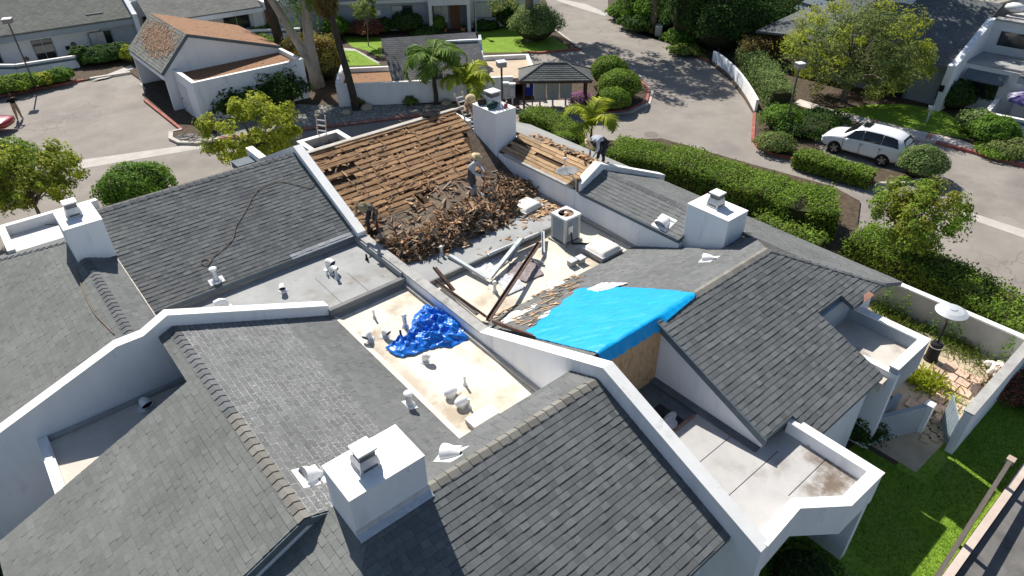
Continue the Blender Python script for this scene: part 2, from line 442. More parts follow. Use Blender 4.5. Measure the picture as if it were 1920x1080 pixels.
# ---------------------------------------------------------------- common materials
M_WHITE = mat('white_stucco', (.76, .78, .81), (.83, .845, .86), 1.3, .92, .35, 55, c3=(.56, .575, .60), s3=1.5, t3=(.56, .78), c4=(.36, .335, .30), s4=4.5, t4=(.66, .82), stretch=(1, 1, .22))
M_CAPW = mat('white_coping', (.86, .85, .82), (.80, .79, .76), 2.0, .9, .3, 45, c3=(.5, .48, .45), s3=1.6, t3=(.62, .8))
M_CAPG = mat('dirty_coping', (.44, .43, .40), (.33, .32, .31), 3.0, .9, .4, 40, c3=(.16, .15, .14), s3=2.2, t3=(.58, .75))
M_CREAM = mat('cream_roof_coating', (.66, .595, .485), (.73, .665, .56), .8, .8, .2, 30, c3=(.33, .255, .175), s3=.55, t3=(.54, .72), c4=(.22, .17, .12), s4=3.2, t4=(.63, .74))
M_FLATG = mat('grey_cap_sheet', (.30, .305, .30), (.37, .372, .365), 1.2, .85, .3, 60, c3=(.24, .215, .18), s3=.7, t3=(.54, .74), c4=(.19, .165, .135), s4=2.6, t4=(.62, .75))
M_FLATW = mat('pale_roof_coating', (.56, .54, .52), (.65, .635, .61), 1.0, .8, .2, 40, c3=(.32, .27, .22), s3=.6, t3=(.58, .76))
M_FASC = mat('slate_fascia', (.135, .165, .185), (.105, .13, .15), 4, .7)
M_FASCD = mat('dark_curb', (.16, .165, .17), (.22, .22, .215), 2, .9, .3, 40, c3=(.3, .28, .25), s3=1.4, t3=(.6, .8))
M_UNDER = mat('felt_underlay', (.07, .068, .065), (.11, .105, .10), 3, .95)
M_GALV = mat('galvanized', (.62, .64, .66), (.5, .52, .55), 8, .42, metal=.35, spec=.5)
M_WMETAL = mat('white_painted_metal', (.78, .78, .76), (.70, .70, .69), 5, .5, spec=.4)
M_BLACK = mat('black_rubber', (.02, .02, .022), rough=.7)
M_DARKGLASS = mat('window_glass', (.018, .022, .026), rough=.06, spec=.7)
M_SCREEN = mat('flue_screen', (.10, .105, .11), (.2, .2, .21), 60, .5, metal=.6)

def stain(m, c, rx, ry, color, strength=1.0, scale=2.5, lo=.35, hi=.75):
    """dirt patch with its own place and ragged outline"""
    n = m.node_tree; N = n.nodes; K = n.links; b = N['Principled BSDF']; src = b.inputs['Base Color'].links[0].from_socket
    g = N.new('ShaderNodeNewGeometry'); mp = N.new('ShaderNodeMapping'); mp.inputs['Location'].default_value = (-c[0] / rx, -c[1] / ry, 0); mp.inputs['Scale'].default_value = (1 / rx, 1 / ry, 0); K.new(g.outputs['Position'], mp.inputs[0])
    ln = N.new('ShaderNodeVectorMath'); ln.operation = 'LENGTH'; K.new(mp.outputs[0], ln.inputs[0])
    t = N.new('ShaderNodeTexNoise'); t.inputs['Scale'].default_value = scale; t.inputs['Detail'].default_value = 9; t.inputs['Roughness'].default_value = .7; K.new(g.outputs['Position'], t.inputs[0])
    a = N.new('ShaderNodeMath'); a.operation = 'MULTIPLY_ADD'; K.new(t.outputs[0], a.inputs[0]); a.inputs[1].default_value = 1.9; a.inputs[2].default_value = -.35
    s_ = N.new('ShaderNodeMath'); s_.operation = 'SUBTRACT'; K.new(a.outputs[0], s_.inputs[0]); K.new(ln.outputs['Value'], s_.inputs[1])
    r = N.new('ShaderNodeMapRange'); r.inputs[1].default_value = -.4; r.inputs[2].default_value = .35; r.inputs[4].default_value = strength; K.new(s_.outputs[0], r.inputs[0])
    x = N.new('ShaderNodeMix'); x.data_type = 'RGBA'; x.inputs[7].default_value = (*color, 1); K.new(r.outputs[0], x.inputs[0]); K.new(src, x.inputs[6]); K.new(x.outputs[2], b.inputs['Base Color'])
# ---------------------------------------------------------------- chimney
def flue_cap(part_parent, c, w_=.42, h=.42, rz=0.0):
    fc = MB(); a = w_ / 2
    for z0, z1, r_ in ((0, .05, a * 1.0), (.05, .12, a * .96)): fc.box((c[0] - r_, c[1] - r_, c[2] + z0), (c[0] + r_, c[1] + r_, c[2] + z1))
    # tapered galvanised skirt, louvre slots and lid
    z = c[2] + .12
    fc.loft([[(c[0] + sx * a * k, c[1] + sy * a * k, z + dz) for sx, sy in ((-1, -1), (1, -1), (1, 1), (-1, 1))] for k, dz in ((.96, 0), (.80, h * .42))])
    body = fc.obj('flue_cap', M_GALV, part_parent)
    s = MB(); s.loft([[(c[0] + sx * a * k, c[1] + sy * a * k, z + dz) for sx, sy in ((-1, -1), (1, -1), (1, 1), (-1, 1))] for k, dz in ((.74, h * .42), (.74, h * .75))]); s.obj('screen', M_SCREEN, body)
    l = MB(); l.box((c[0] - a * .92, c[1] - a * .92, z + h * .75), (c[0] + a * .92, c[1] + a * .92, z + h * .85)); l.obj('lid', M_WMETAL, body, bevel=.01)
    for sx in (-1, 1):
        b = MB(); b.box((c[0] + sx * a * .985, c[1] - a * .7, c[2] + .05), (c[0] + sx * a * 1.0, c[1] + a * .7, c[2] + .11)); b.obj('louvre', M_SCREEN, body)
        b = MB(); b.box((c[0] - a * .7, c[1] + sx * a * .985, c[2] + .05), (c[0] + a * .7, c[1] + sx * a * 1.0, c[2] + .11)); b.obj('louvre', M_SCREEN, body)
    return body
def chimney(unit, u0, u1, v0, v1, ztop, zb, cap=True, fc=None):
    s = MB(); s.box((u0, v0, zb), (u1, v1, ztop - .02)); ch = s.obj('chimney', M_WHITE, unit, bevel=.012)
    t = MB(); t.box((u0 - .012, v0 - .012, ztop - .02), (u1 + .012, v1 + .012, ztop + .02)); t.obj('chimney_crown', M_CAPW, ch, bevel=.01)
    s = MB(); e_ = .09                       # sheet flashing bent out onto the shingles round the foot
    if unit.name in ('townhouse',) and abs(u0 - 2.61) < .01:
        s.slab([(u0 - .02, v0, zF(v0) + .16), (u1 + .02, v0, zF(v0) + .16), (u1 + .02, v0 - .03, zF(v0 - .03) + .05), (u0 - .02, v0 - .03, zF(v0 - .03) + .05)], .03); s.slab([(u0 - .02, v0 - .03, zF(v0 - .03) + .052), (u1 + .02, v0 - .03, zF(v0 - .03) + .052), (u1 + .02, v0 - .17, zF(v0 - .17) + .045), (u0 - .02, v0 - .17, zF(v0 - .17) + .045)], .012); s.obj('flashing', M_GALV, ch)
    if cap: flue_cap(ch, fc or ((u0 + u1) / 2, (v0 + v1) / 2, ztop + .02), *((.58, .55) if abs(u0 - 16.8) < .01 else (.44, .44)))
    return ch
def part(unit, name, s, mats, **k): return s.obj(name, mats, unit, **k)
def roof_part(unit, polys3, th=.13, name='roof_slope', under=None):
    s = MB()
    for p in polys3: s.slab(p, th, 0, 1)
    return s.obj(name, [under or M_UNDER, M_FASC], unit)
# ================================================================ TOWNHOUSE, foreground unit (crusted roof, tan ridge, blue heap on its cream flat)
U1 = thing('townhouse', 'townhouse with pale crusted shingle slope, cream flat roof and the nearest white chimney', 'townhouse', (3, 10.5, 0), group='attached townhouses')
zG = lambda u: 4.8 - KP * abs(u - 2.0)
zF = lambda v: 4.8 - KP * abs(8.0 - v)
GV0, GV1 = 8.97, 16.93
# crusted slope falling to the cream roof
P = lambda u, v: (u, v, zG(u))
rp = roof_part(U1, [[P(2, GV0), P(6.5, GV0), P(6.5, GV1), P(2, GV1)]])
LG = 4.5 / CA
shingle_field(U1, rp, (2, 0, 4.8), (0, 1, 0), (CA, 0, -SA), [[(GV0, 0), (GV1, 0), (GV1, 3.1), (GV0, 3.1)]], SH_CRUST, 11)
shingle_field(U1, rp, (2, 0, 4.8), (0, 1, 0), (CA, 0, -SA), [[(GV0, 3.1), (GV1, 3.1), (GV1, LG), (GV0, LG)]], SH_GREY, 11)
ridge_caps(rp, (2, GV1, 4.8), (2, 12.7, 4.8), SH_CAPD)
ridge_caps(rp, (2, 12.7, 4.8), (2, GV0 + .02, 4.8), SH_CAP)
# green-grey slope falling to the left
rp = roof_part(U1, [[P(2, GV0), P(2, 14.65), P(-3.25, 14.65), P(-3.25, GV0)], [P(2, 14.66), P(2, GV1), P(1.6, GV1), P(1.6, 14.66)]])
Lg = 5.25 / CA
shingle_field(U1, rp, (2, 0, 4.8), (0, 1, 0), (-CA, 0, -SA), [[(GV0, 0), (14.65, 0), (14.65, Lg), (GV0, Lg)], [(14.65, 0), (GV1, 0), (GV1, .4 / CA), (14.65, .4 / CA)]], SH_GREEN, 12)
# front slope with its hip
HU = 2.95
Q = lambda u, v: (u, v, zF(v))
FE = 3.85
rp = roof_part(U1, [[Q(HU, 8), Q(9.2, 8), Q(9.2, FE), Q(HU - (8 - FE), FE)]])
LF = (8 - FE) / CA
shingle_field(U1, rp, (0, 8, 4.8), (1, 0, 0), (0, -CA, -SA), [[(HU, 0), (9.2, 0), (9.2, LF), (HU - (8 - FE), LF)]], SH_DARK, 13)
ridge_caps(rp, (9.18, 8, 4.8), (4.26, 8, 4.8), SH_CAP, run=.27)
ridge_caps(rp, (HU - .55, 7.45, 4.8 - .55 * KP), (HU - 4.1, 8 - 4.1, 4.8 - 4.1 * KP), SH_CAPD, run=.24, sideA=Vector((.7, 0, 0)), sideB=Vector((0, .7, 0)))
# hip end facing left
H = lambda u, v: (u, v, 4.8 - KP * (HU - u))
rp = roof_part(U1, [[H(HU, 8), H(HU - (8 - FE), FE), H(HU - (8 - FE), 8.95), H(HU, 8.95)]])
shingle_field(U1, rp, (HU, 0, 4.8), (0, 1, 0), (-CA, 0, -SA), [[(8.0, 0), (FE, LF), (8.95, LF), (8.95, 0)]], SH_GREEN, 14)
# short back slope
rp = roof_part(U1, [[Q(4.2, 8), Q(9.2, 8), Q(9.2, 8.94), Q(4.2, 8.94)]])
shingle_field(U1, rp, (0, 8, 4.8), (1, 0, 0), (0, CA, -SA), [[(4.27, 0), (9.2, 0), (9.2, .94 / CA), (4.27, .94 / CA)]], SH_GREY, 15)
# gable wall under the rake of the left slope and its fascia
s = MB(); s.wallprof('y', 8.985, 9.2, [(-3.0, zG(-3.0) - .14), (2, 4.66), (6.3, zG(6.3) - .14)], zb=2.4); part(U1, 'gable_wall', s, M_WHITE)
s = MB()
for a, b in ((-3.25, 2.0), (2.0, 2.62)):
    s.slab([(a, 8.955, zG(a) - .005), (b, 8.955, zG(b) - .005), (b, 8.925, zG(b) - .005), (a, 8.925, zG(a) - .005)], .2)
part(U1, 'rake_board', s, M_FASC)
# walls down to the ground
s = MB(); s.box((-2.9, 4.3, 0), (9.19, 14.5, 2.5)); s.box((-1.7, 14.5, 0), (9.19, 16.94, 2.78)); s.box((.5, 4.3, 2.5), (9.19, 8.9, 2.9)); s.box((4.3, 8.2, 2.9), (9.19, 8.9, 4.2)); s.box((6.4, 8.9, 2.5), (9.19, 14.5, 2.8))
part(U1, 'wall', s, M_WHITE)
# cream flat roof with its curb and gutter lip
s = MB(); s.box((6.42, 8.9, 2.79), (9.19, 16.86, 2.88)); fl = part(U1, 'flat_roof', s, M_CREAM)
s = MB(); s.slab([(6.2, 8.95, 2.96), (6.5, 8.95, 2.945), (6.62, 8.95, 2.885), (6.62, 16.86, 2.885), (6.5, 16.86, 2.945), (6.2, 16.86, 2.96)], .05); s.obj('edge_strip', M_CREAM, fl)
s = MB(); s.box((6.36, 16.86, 2.8), (9.19, 17.02, 3.2)); s.slab([(6.36, 16.74, 2.884), (9.19, 16.74, 2.884), (9.19, 16.865, 3.0), (6.36, 16.865, 3.0)], .03); part(U1, 'roof_curb', s, M_FASCD)
s = MB(); s.box((9.07, 9.0, 2.886), (9.19, 16.84, 3.0)); part(U1, 'base_flashing', s, M_CAPG)
# low well roof between the left slope and the stepped party wall
s = MB(); s.box((-1.62, 14.5, 2.79), (2.0, 16.94, 2.98)); part(U1, 'flat_roof', s, [mat('pale_well_coating', (.52, .47, .41), (.60, .545, .475), 1.5, .85, .2, 40)])
s = MB(); s.box((-1.86, 14.2, 2.3), (-1.62, 16.94, 3.13)); s.box((-1.82, 14.2, 3.13), (-1.66, 16.55, 3.17)); part(U1, 'parapet', s, M_CAPW, bevel=.01)
s = MB(); s.box((-1.6, 16.82, 2.981), (1.95, 16.94, 3.08)); part(U1, 'base_flashing', s, M_CAPG)
# stepped party wall between the two left units, white coping
profB = [(-7, 2.13), (.62, 4.86), (1.28, 4.86), (1.99, 5.19), (6.38, 3.36)]
s = MB(); s.wallprof('y', 16.95, 17.25, [(a, z - .05) for a, z in profB]); pw = part(U1, 'party_wall', s, M_WHITE)
s = MB()
for (a0, z0), (a1, z1) in zip(profB[:-1], profB[1:]): s.slab([(a0, 16.93, z0), (a1, 16.93, z1), (a1, 17.27, z1), (a0, 17.27, z0)], .05)
s.obj('coping', M_CAPW, pw)
# long party wall to the stripped unit
profA = [(3.14, 3.32), (7.85, 5.26), (12.75, 3.36), (20.0, 3.40)]
profW = [(20.0, 3.56), (24.5, 5.5), (28.9, 3.5), (30.5, 3.5)]
s = MB(); s.wallprof('x', 9.2, 9.5, [(a, z - .05) for a, z in profA]); s.wallprof('x', 9.2, 9.5, [(a + (.004 if a == 20 else 0), z - .05) for a, z in profW]); pw = part(U1, 'party_wall', s, M_WHITE)
for pr, mt_, nm in ((profA[:3], M_CAPW, 'coping'), (profA[2:], M_CAPG, 'weathered_coping'), (profW, M_CAPW, 'coping')):
    s = MB()
    for (a0, z0), (a1, z1) in zip(pr[:-1], pr[1:]): s.slab([(9.18, a0, z0), (9.18, a1, z1), (9.52, a1, z1), (9.52, a0, z0)], .05)
    s.obj(nm, mt_, pw)
chimney(U1, 2.61, 4.25, 7.95, 9.02, 5.8, 4.0, fc=(3.27, 8.5, 5.82))

M_CREAM1 = M_CREAM.copy(); fl.data.materials[0] = M_CREAM1
for c, rx, ry, st in (((6.6, 14.8), .5, 1.4, .75), ((7.1, 15.2), .55, .45, .75), ((6.7, 12.6), .35, 1.6, .6), ((6.85, 10.9), .55, 1.0, .8), ((7.3, 10.4), .6, .4, .6), ((7.6, 11.2), .5, .35, .45), ((8.7, 10.6), .4, .3, .4)): stain(M_CREAM1, c, rx, ry, (.27, .20, .135), st * .8, 3.2)
# ================================================================ TOWNHOUSE, left rear unit (dark roof with the rope)
U2 = thing('townhouse', 'townhouse with dark shingle roof crossed by a brown rope, beside grey flat roof', 'townhouse', (4, 21, 0), group='attached townhouses')
LR, LE = 24.55, 20.2
zL = lambda v: 5.2 - KP * abs(LR - v)
Q = lambda u, v: (u, v, zL(v))
rp = roof_part(U2, [[Q(1.7, LE), Q(9.2, LE), Q(9.2, LR), Q(1.7, LR)]])
LL = (LR - LE) / CA
cut = 27 * EXPO
shingle_field(U2, rp, (0, LR, 5.2), (1, 0, 0), (0, -CA, -SA), [[(1.7, 0), (9.2, 0), (9.2, cut), (1.7, cut)], [(1.7, cut), (6.7, cut), (6.7, LL), (1.7, LL)]], SH_DARK, 21)
shingle_field(U2, rp, (0, LR, 5.2), (1, 0, 0), (0, -CA, -SA), [[(6.7, cut), (9.2, cut), (9.2, LL), (6.7, LL)]], shingle_mat('pale_patch_shingle', (.29, .30, .315), (.37, .38, .395)), 29)
ridge_caps(rp, (9.18, LR, 5.2), (1.75, LR, 5.2), SH_CAPD, run=.27)
rp = roof_part(U2, [[Q(1.7, LR), Q(9.2, LR), Q(9.2, 28.9), Q(1.7, 28.9)]])
shingle_field(U2, rp, (0, LR, 5.2), (1, 0, 0), (0, CA, -SA), [[(1.7, 0), (9.2, 0), (9.2, 1.2), (1.7, 1.2)]], SH_GREY, 22)
# small gable at the left: right slope, long left slope with hip at the back
MR = 1.05
zM = lambda u: 4.66 - KP * abs(u - MR)
P = lambda u, v: (u, v, zM(u))
rp = roof_part(U2, [[P(MR, 17.27), P(1.86, 17.27), P(1.86, 22.62), P(MR, 22.62)]])
shingle_field(U2, rp, (MR, 0, 4.66), (0, 1, 0), (CA, 0, -SA), [[(17.27, 0), (22.62, 0), (22.62, .81 / CA), (17.27, .81 / CA)]], SH_GREY, 23)
ridge_caps(rp, (MR, 22.55, 4.66), (MR, 17.3, 4.66), SH_CAPD, run=.235)
s = MB(); s.bar((1.88, 17.27, zM(1.86)), (1.88, 22.6, zM(1.86)), .03, .07); part(U2, 'drip_edge', s, mat('drip_edge', (.55, .52, .46), (.35, .3, .25), 6, .6))
MH = 24.1
rp = roof_part(U2, [[P(MR, 17.27), P(MR, MH), P(MR - 5.4, MH + 5.4), P(MR - 5.4, 17.27)]])
shingle_field(U2, rp, (MR, 0, 4.66), (0, 1, 0), (-CA, 0, -SA), [[(17.27, 0), (MH, 0), (MH + 5.4, 5.4 / CA), (17.27, 5.4 / CA)]], SH_GREEN, 24)
rp = roof_part(U2, [[(MR, MH, 4.66), (MR - 5.4, MH + 5.4, zM(MR - 5.4)), (MR, MH + 5.4, zM(MR - 5.4))]])
shingle_field(U2, rp, (0, MH, 4.66), (1, 0, 0), (0, CA, -SA), [[(MR, 0), (MR - 5.4, 5.4 / CA), (MR, 5.4 / CA)]], SH_GREY, 25)
ridge_caps(rp, (MR - 5.3, MH + 5.3, zM(MR - 5.3)), (MR - .1, MH + .1, 4.62), SH_CAPD, run=.27, wd=.2, sideA=Vector((0, .72, -.3)), sideB=Vector((-.72, 0, -.3)))
# walls
s = MB(); s.box((-4.0, 17.26, 0), (9.19, 27.4, 2.35)); s.box((.9, 17.3, 2.35), (1.75, 22.6, 4.05)); s.box((1.8, 20.35, 2.35), (9.19, 27.5, 2.95)); part(U2, 'wall', s, M_WHITE)
s = MB(); s.wallprof('x', 1.72, 1.9, [(20.4, zL(20.4) - .16), (LR, 5.04), (28.7, zL(28.7) - .16)], zb=2.3); part(U2, 'gable_wall', s, M_WHITE)
# grey flat roof below the eave
s = MB(); s.box((1.9, 17.02, 2.8), (9.19, 20.42, 3.1)); part(U2, 'flat_roof', s, M_FLATG)
s = MB(); s.box((1.75, 20.22, 3.0), (9.19, 20.36, 3.26)); part(U2, 'fascia_board', s, M_FASCD)
s = MB(); s.box((9.12, 17.03, 3.101), (9.195, 20.2, 3.34)); part(U2, 'base_flashing', s, mat('grey_flashing', (.30, .315, .32), (.24, .25, .26), 2.5, .85))
for a, b in (((4.0, 17.05), (4.0, 20.1)), ((6.9, 17.05), (6.9, 19.0)), ((7.9, 17.05), (7.9, 18.6))):
    s = MB(); s.box((a[0], a[1], 3.1), (a[0] + .012, b[1], 3.1045)); part(U2, 'roof_seam', s, M_BLACK)
chimney(U2, .83, 1.92, 22.62, 24.3, 5.73, 3.6, fc=(1.32, 23.5, 5.75))
# rear porch roof with parapet behind the hip
pA, pB, pC = gp(3, 427, 3.4), gp(176, 375, 3.4), gp(15, 474, 3.4)
s = MB(); s.prism([(-.7, 27.4), (2.6, 27.4), (2.6, 29.8), (-.7, 29.8)], 2.6, 3.0); fl = part(U2, 'flat_roof', s, M_FLATW)
s = MB(); s.box((-.86, 29.66, 1.5), (2.62, 29.9, 3.4)); s.box((-.86, 27.5, 1.5), (-.62, 29.66, 3.4)); part(U2, 'parapet', s, M_CAPW, bevel=.01)
# chimney-like white stub and dark vent box by the ridge end
s = MB(); s.box((8.3, 29.4, 2.9), (9.17, 30.2, 3.2)); part(U2, 'vent_box', s, M_FASC)

# ================================================================ TOWNHOUSE, right unit (tarp, dark shingle slope, porch roof)
U4 = thing('townhouse', 'townhouse with bright blue tarp over its ridge and a wide dark shingle slope', 'townhouse', (14.5, 9, 0), group='attached townhouses')
RR = 8.5
zR = lambda v: 5.0 - KP * abs(RR - v)
Q = lambda u, v: (u, v, zR(v))
SR, SZ = 18.05, 4.6
zS = lambda u: SZ - KP * abs(u - SR)
HT = SR - (5.0 - SZ) / KP                   # where the hip leaves the ridge
# back slope under the tarp
rp = roof_part(U4, [[Q(9.52, RR), Q(HT, RR), Q(18.05, 9.45), Q(18.05, 9.96), Q(16.9, 9.96), Q(16.9, 13.4), Q(9.52, 13.4)]])
shingle_field(U4, rp, (0, RR, 5.0), (1, 0, 0), (0, CA, -SA), [[(9.52, 0), (16.9, 0), (16.9, 4.9 / CA), (9.52, 4.9 / CA)], [(16.9, 0), (HT, 0), (18.05, .95 / CA), (18.05, 1.46 / CA), (16.9, 1.46 / CA)]], SH_GREY, 41)
# dark front slope, split round the two porch notches
poly = [(11.85, 8.5), (HT, 8.5), (HT + 2.65, 5.85), (17.9, 5.85), (17.9, 6.3), (16.55, 6.3), (16.8, 4.15), (13.05, 4.1), (13.05, 4.8), (11.85, 4.8)]
cv = [[(11.85, 8.5), (11.85, 4.8), (13.05, 4.8), (13.05, 8.5)], [(13.05, 8.5), (13.05, 4.1), (16.6, 4.1), (16.6, 8.5)], [(16.6, 8.5), (16.6, 6.3), (17.9, 6.3), (17.9, HT + 8.5 - 17.9), (HT, 8.5)], [(17.9, HT + 8.5 - 17.9), (17.9, 5.85), (HT + 2.65, 5.85)]]
rp = roof_part(U4, [[Q(*p) for p in c] for c in cv])
shingle_field(U4, rp, (0, RR, 5.0), (1, 0, 0), (0, -CA, -SA), [[(u, (RR - v) / CA) for u, v in c] for c in cv], SH_DARK, 42)
ridge_caps(rp, (11.9, RR, 5.0), (HT, RR, 5.0), SH_CAP, run=.27)
ridge_caps(rp, (HT, RR, 5.0), (HT + 2.62, RR - 2.62, 5.0 - 2.62 * KP), SH_CAPD, run=.26, sideA=Vector((.75, .1, -.25)), sideB=Vector((-.1, -.75, -.25)))
s = MB(); s.slab([(11.81, 8.5, zR(8.5) + .012), (11.81, 4.75, zR(4.75) + .012), (11.86, 4.75, zR(4.75) + .012), (11.86, 8.5, zR(8.5) + .012)], .22); part(U4, 'rake_board', s, M_FASC)
# far slope seen at a grazing angle, and the gable slope behind the white wall
P = lambda u, v: (u, v, zS(u))
cv = [[(HT, 8.5), (HT + 2.65, 5.85), (21.5, 5.85), (21.5, 9.9), (SR, 9.9), (SR, 9.45)], [(SR, 9.9), (21.5, 9.9), (21.5, 16.25), (SR, 16.25)]]
zS2 = lambda u: SZ - KP * (u - SR)
rp = roof_part(U4, [[(u, v, zS2(u)) for u, v in c] for c in cv])
shingle_field(U4, rp, (SR, 0, SZ), (0, 1, 0), (CA, 0, -SA), [[(v, (u - SR) / CA) for u, v in c] for c in cv], SH_GREY, 43)
rp = roof_part(U4, [[P(SR, 11.5), P(16.8, 11.5), P(16.8, 16.25), P(SR, 16.25)]])
shingle_field(U4, rp, (SR, 0, SZ), (0, 1, 0), (-CA, 0, -SA), [[(11.5, 0), (16.25, 0), (16.25, 1.25 / CA), (11.5, 1.25 / CA)]], SH_GREY, 44)
ridge_caps(rp, (SR, 11.6, SZ), (SR, 16.2, SZ), SH_CAPD, run=.25)
s = MB(); s.bar((16.78, 11.5, zS(16.8) - .02), (16.78, 16.3, zS(16.8) - .02), .04, .1); part(U4, 'drip_edge', s, M_FASC)
# side wall below the gable slope (runs on along the stripped unit)
s = MB(); s.box((16.84, 11.5, 2.4), (17.05, 16.4, 3.93)); part(U4, 'wall', s, M_WHITE)
# stepped party wall at the gable
profE = [(16.86, 4.42), (17.85, 4.95), (22.0, 3.15)]
s = MB(); s.wallprof('y', 16.25, 16.55, [(a, z - .05) for a, z in profE], zb=2.0); pw = part(U4, 'party_wall', s, M_WHITE)
s = MB()
for (a0, z0), (a1, z1) in zip(profE[:-1], profE[1:]): s.slab([(a0, 16.22, z0), (a1, 16.22, z1), (a1, 16.58, z1), (a0, 16.58, z0)], .06)
s.obj('coping', M_CAPW, pw)
chimney(U4, 17.07, 18.13, 9.95, 11.55, 5.36, 3.4, fc=(17.62, 10.85, 5.38))
# walls
s = MB(); s.box((9.52, 8.45, 0), (21.2, 16.3, 2.4)); s.box((11.98, 4.9, 0), (20.0, 8.45, 2.6)); s.box((11.98, 5.2, 2.6), (16.5, 8.4, 3.3)); s.box((12.9, 4.3, 0), (16.5, 4.9, 2.9)); s.box((18.7, 6.05, 0), (19.75, 8.4, 3.6)); part(U4, 'wall', s, M_WHITE)
s = MB(); s.wallprof('x', 11.95, 12.1, [(4.9, zR(4.9) - .14), (8.42, zR(8.42) - .14)], zb=2.0); part(U4, 'gable_wall', s, M_WHITE)
# boarded wall in the recess below the tarp
M_OSB = mat('strand_board', (.42, .27, .15), (.55, .38, .22), 14, .85, .25, 60, c3=(.30, .18, .10), s3=9, t3=(.55, .7), stretch=(1, 1, .5))
s = MB(); s.box((9.52, 8.28, 2.9), (10.72, 8.40, 4.78)); part(U4, 'sheathing_panel', s, M_OSB)
s = MB(); s.box((10.728, 8.28, 2.9), (11.93, 8.395, 4.78)); part(U4, 'sheathing_panel', s, M_OSB)
s = MB(); s.box((9.52, 8.36, 2.9), (11.95, 8.46, 4.86)); part(U4, 'wall', s, M_WHITE)
# recess and porch roof
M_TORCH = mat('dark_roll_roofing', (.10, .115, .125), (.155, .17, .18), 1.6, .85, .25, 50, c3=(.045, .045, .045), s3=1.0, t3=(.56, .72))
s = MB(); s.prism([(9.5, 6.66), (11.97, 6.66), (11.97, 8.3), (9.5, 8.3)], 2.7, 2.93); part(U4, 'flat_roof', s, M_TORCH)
s = MB(); s.prism([(9.5, 3.25), (10.75, 3.3), (11.66, 2.6), (13.05, 2.55), (13.05, 4.9), (11.97, 4.9), (11.97, 6.64), (9.5, 6.64)], 2.7, 2.96); fl = part(U4, 'flat_roof', s, mat('porch_roof_coating', (.40, .39, .38), (.475, .46, .445), 1.2, .85, .2, 45, c3=(.33, .30, .27), s3=1.1, t3=(.56, .76)))
for c, rx, ry, st in (((12.3, 3.15), .75, .5, .95), ((12.75, 3.6), .4, .7, .8), ((11.7, 3.4), .4, .3, .5), ((11.9, 4.3), .35, .25, .35)): stain(_mats['porch_roof_coating'], c, rx, ry, (.15, .115, .085), st, 4.5)
for v_, a, b in ((4.55, 9.55, 12.2), (5.6, 9.55, 11.95), (3.65, 11.2, 13.0)):
    s = MB(); s.box((a, v_, 2.958), (b, v_ + .013, 2.9655)); s.obj('roof_seam', M_BLACK, fl)
s = MB(); s.box((9.55, 6.62, 2.96), (11.6, 6.68, 3.02)); s.obj('edge_batten', mat('reddish_batten', (.25, .13, .10), (.33, .2, .16), 8, .8), fl)
s = MB(); s.box((11.72, 4.9, 2.961), (11.97, 8.28, 3.0)); part(U4, 'base_flashing', s, M_TORCH)
ring = [(9.39, 3.14), (10.77, 3.21), (11.69, 2.51), (13.12, 2.47), (13.14, 4.8)]
s = MB(); t = MB()
def off(pts, d):
    out = []
    for i, p in enumerate(pts):
        p = Vector((p[0], p[1])); a = Vector(pts[max(i - 1, 0)]); b = Vector(pts[min(i + 1, len(pts) - 1)])
        d1 = (p - a).normalized() if i else (b - p).normalized(); d2 = (b - p).normalized() if i < len(pts) - 1 else d1
        n = Vector((-(d1 + d2).y, (d1 + d2).x)).normalized(); k = 1 / max(.4, n.dot(Vector((-d1.y, d1.x))))
        out.append(tuple(p + n * d * k))
    return out
inner = off(ring, .24)
for i in range(4):
    q4 = [ring[i], ring[i + 1], inner[i + 1], inner[i]]
    s.prism(q4, 2.3 if i < 2 else 2.3, 3.3)
    o2, i2 = off(ring, -.02), off(ring, .26)
    t.prism([o2[i], o2[i + 1], i2[i + 1], i2[i]], 3.3, 3.35)
pw = part(U4, 'parapet', s, M_WHITE); t.obj('coping', M_CAPW, pw)
s = MB(); s.box((12.86, 2.5, 0), (13.1, 4.3, 2.3)); s.box((11.7, 2.55, 0), (12.86, 2.7, .0 + .01)); part(U4, 'porch_wall', s, M_WHITE)
s = MB(); s.box((9.5, 3.4, 0), (9.7, 8.4, 2.7)); s.box((9.7, 6.6, 0), (12.0, 6.8, 2.7)); part(U4, 'wall', s, mat('tan_stucco_shaded', (.42, .36, .30), (.5, .44, .37), 2, .9))  # tan with the shade under the porch mixed into its colour
# second porch roof at the far right corner
s = MB(); s.box((16.56, 4.05, 2.6), (18.85, 6.34, 2.9)); part(U4, 'flat_roof', s, mat('stained_roof_coating', (.47, .43, .385), (.57, .53, .48), 1.4, .85, .2, 45, c3=(.22, .18, .145), s3=1.1, t3=(.55, .75)))
s = MB(); s.box((18.66, 3.9, 2.2), (18.9, 6.2, 3.3)); s.box((16.95, 3.9, 2.2), (18.66, 4.12, 3.3)); s.box((16.55, 6.2, 2.5), (18.9, 6.34, 3.9)); pw = part(U4, 'parapet', s, mat('blue_grey_stucco', (.33, .37, .41), (.38, .42, .455), 2, .9))
s = MB(); s.box((18.64, 3.88, 3.3), (18.92, 6.3, 3.345)); s.box((16.9, 3.88, 3.3), (18.64, 4.14, 3.345)); s.obj('coping', M_CAPW, pw)
s = MB(); s.box((16.93, 3.86, 0), (17.12, 4.9, 3.1)); part(U4, 'fin_wall', s, M_WHITE)
s = MB(); s.slab([(16.5, 5.95, zR(5.95) + .01), (17.15, 5.95, 3.2), (17.0, 5.2, 3.0), (16.55, 5.2, zR(5.2) + .01)], .06); part(U4, 'cricket', s, [M_UNDER])
ridge_caps(U4, (16.6, 5.5, 3.75), (17.0, 5.35, 3.3), SH_CAP, run=.3)
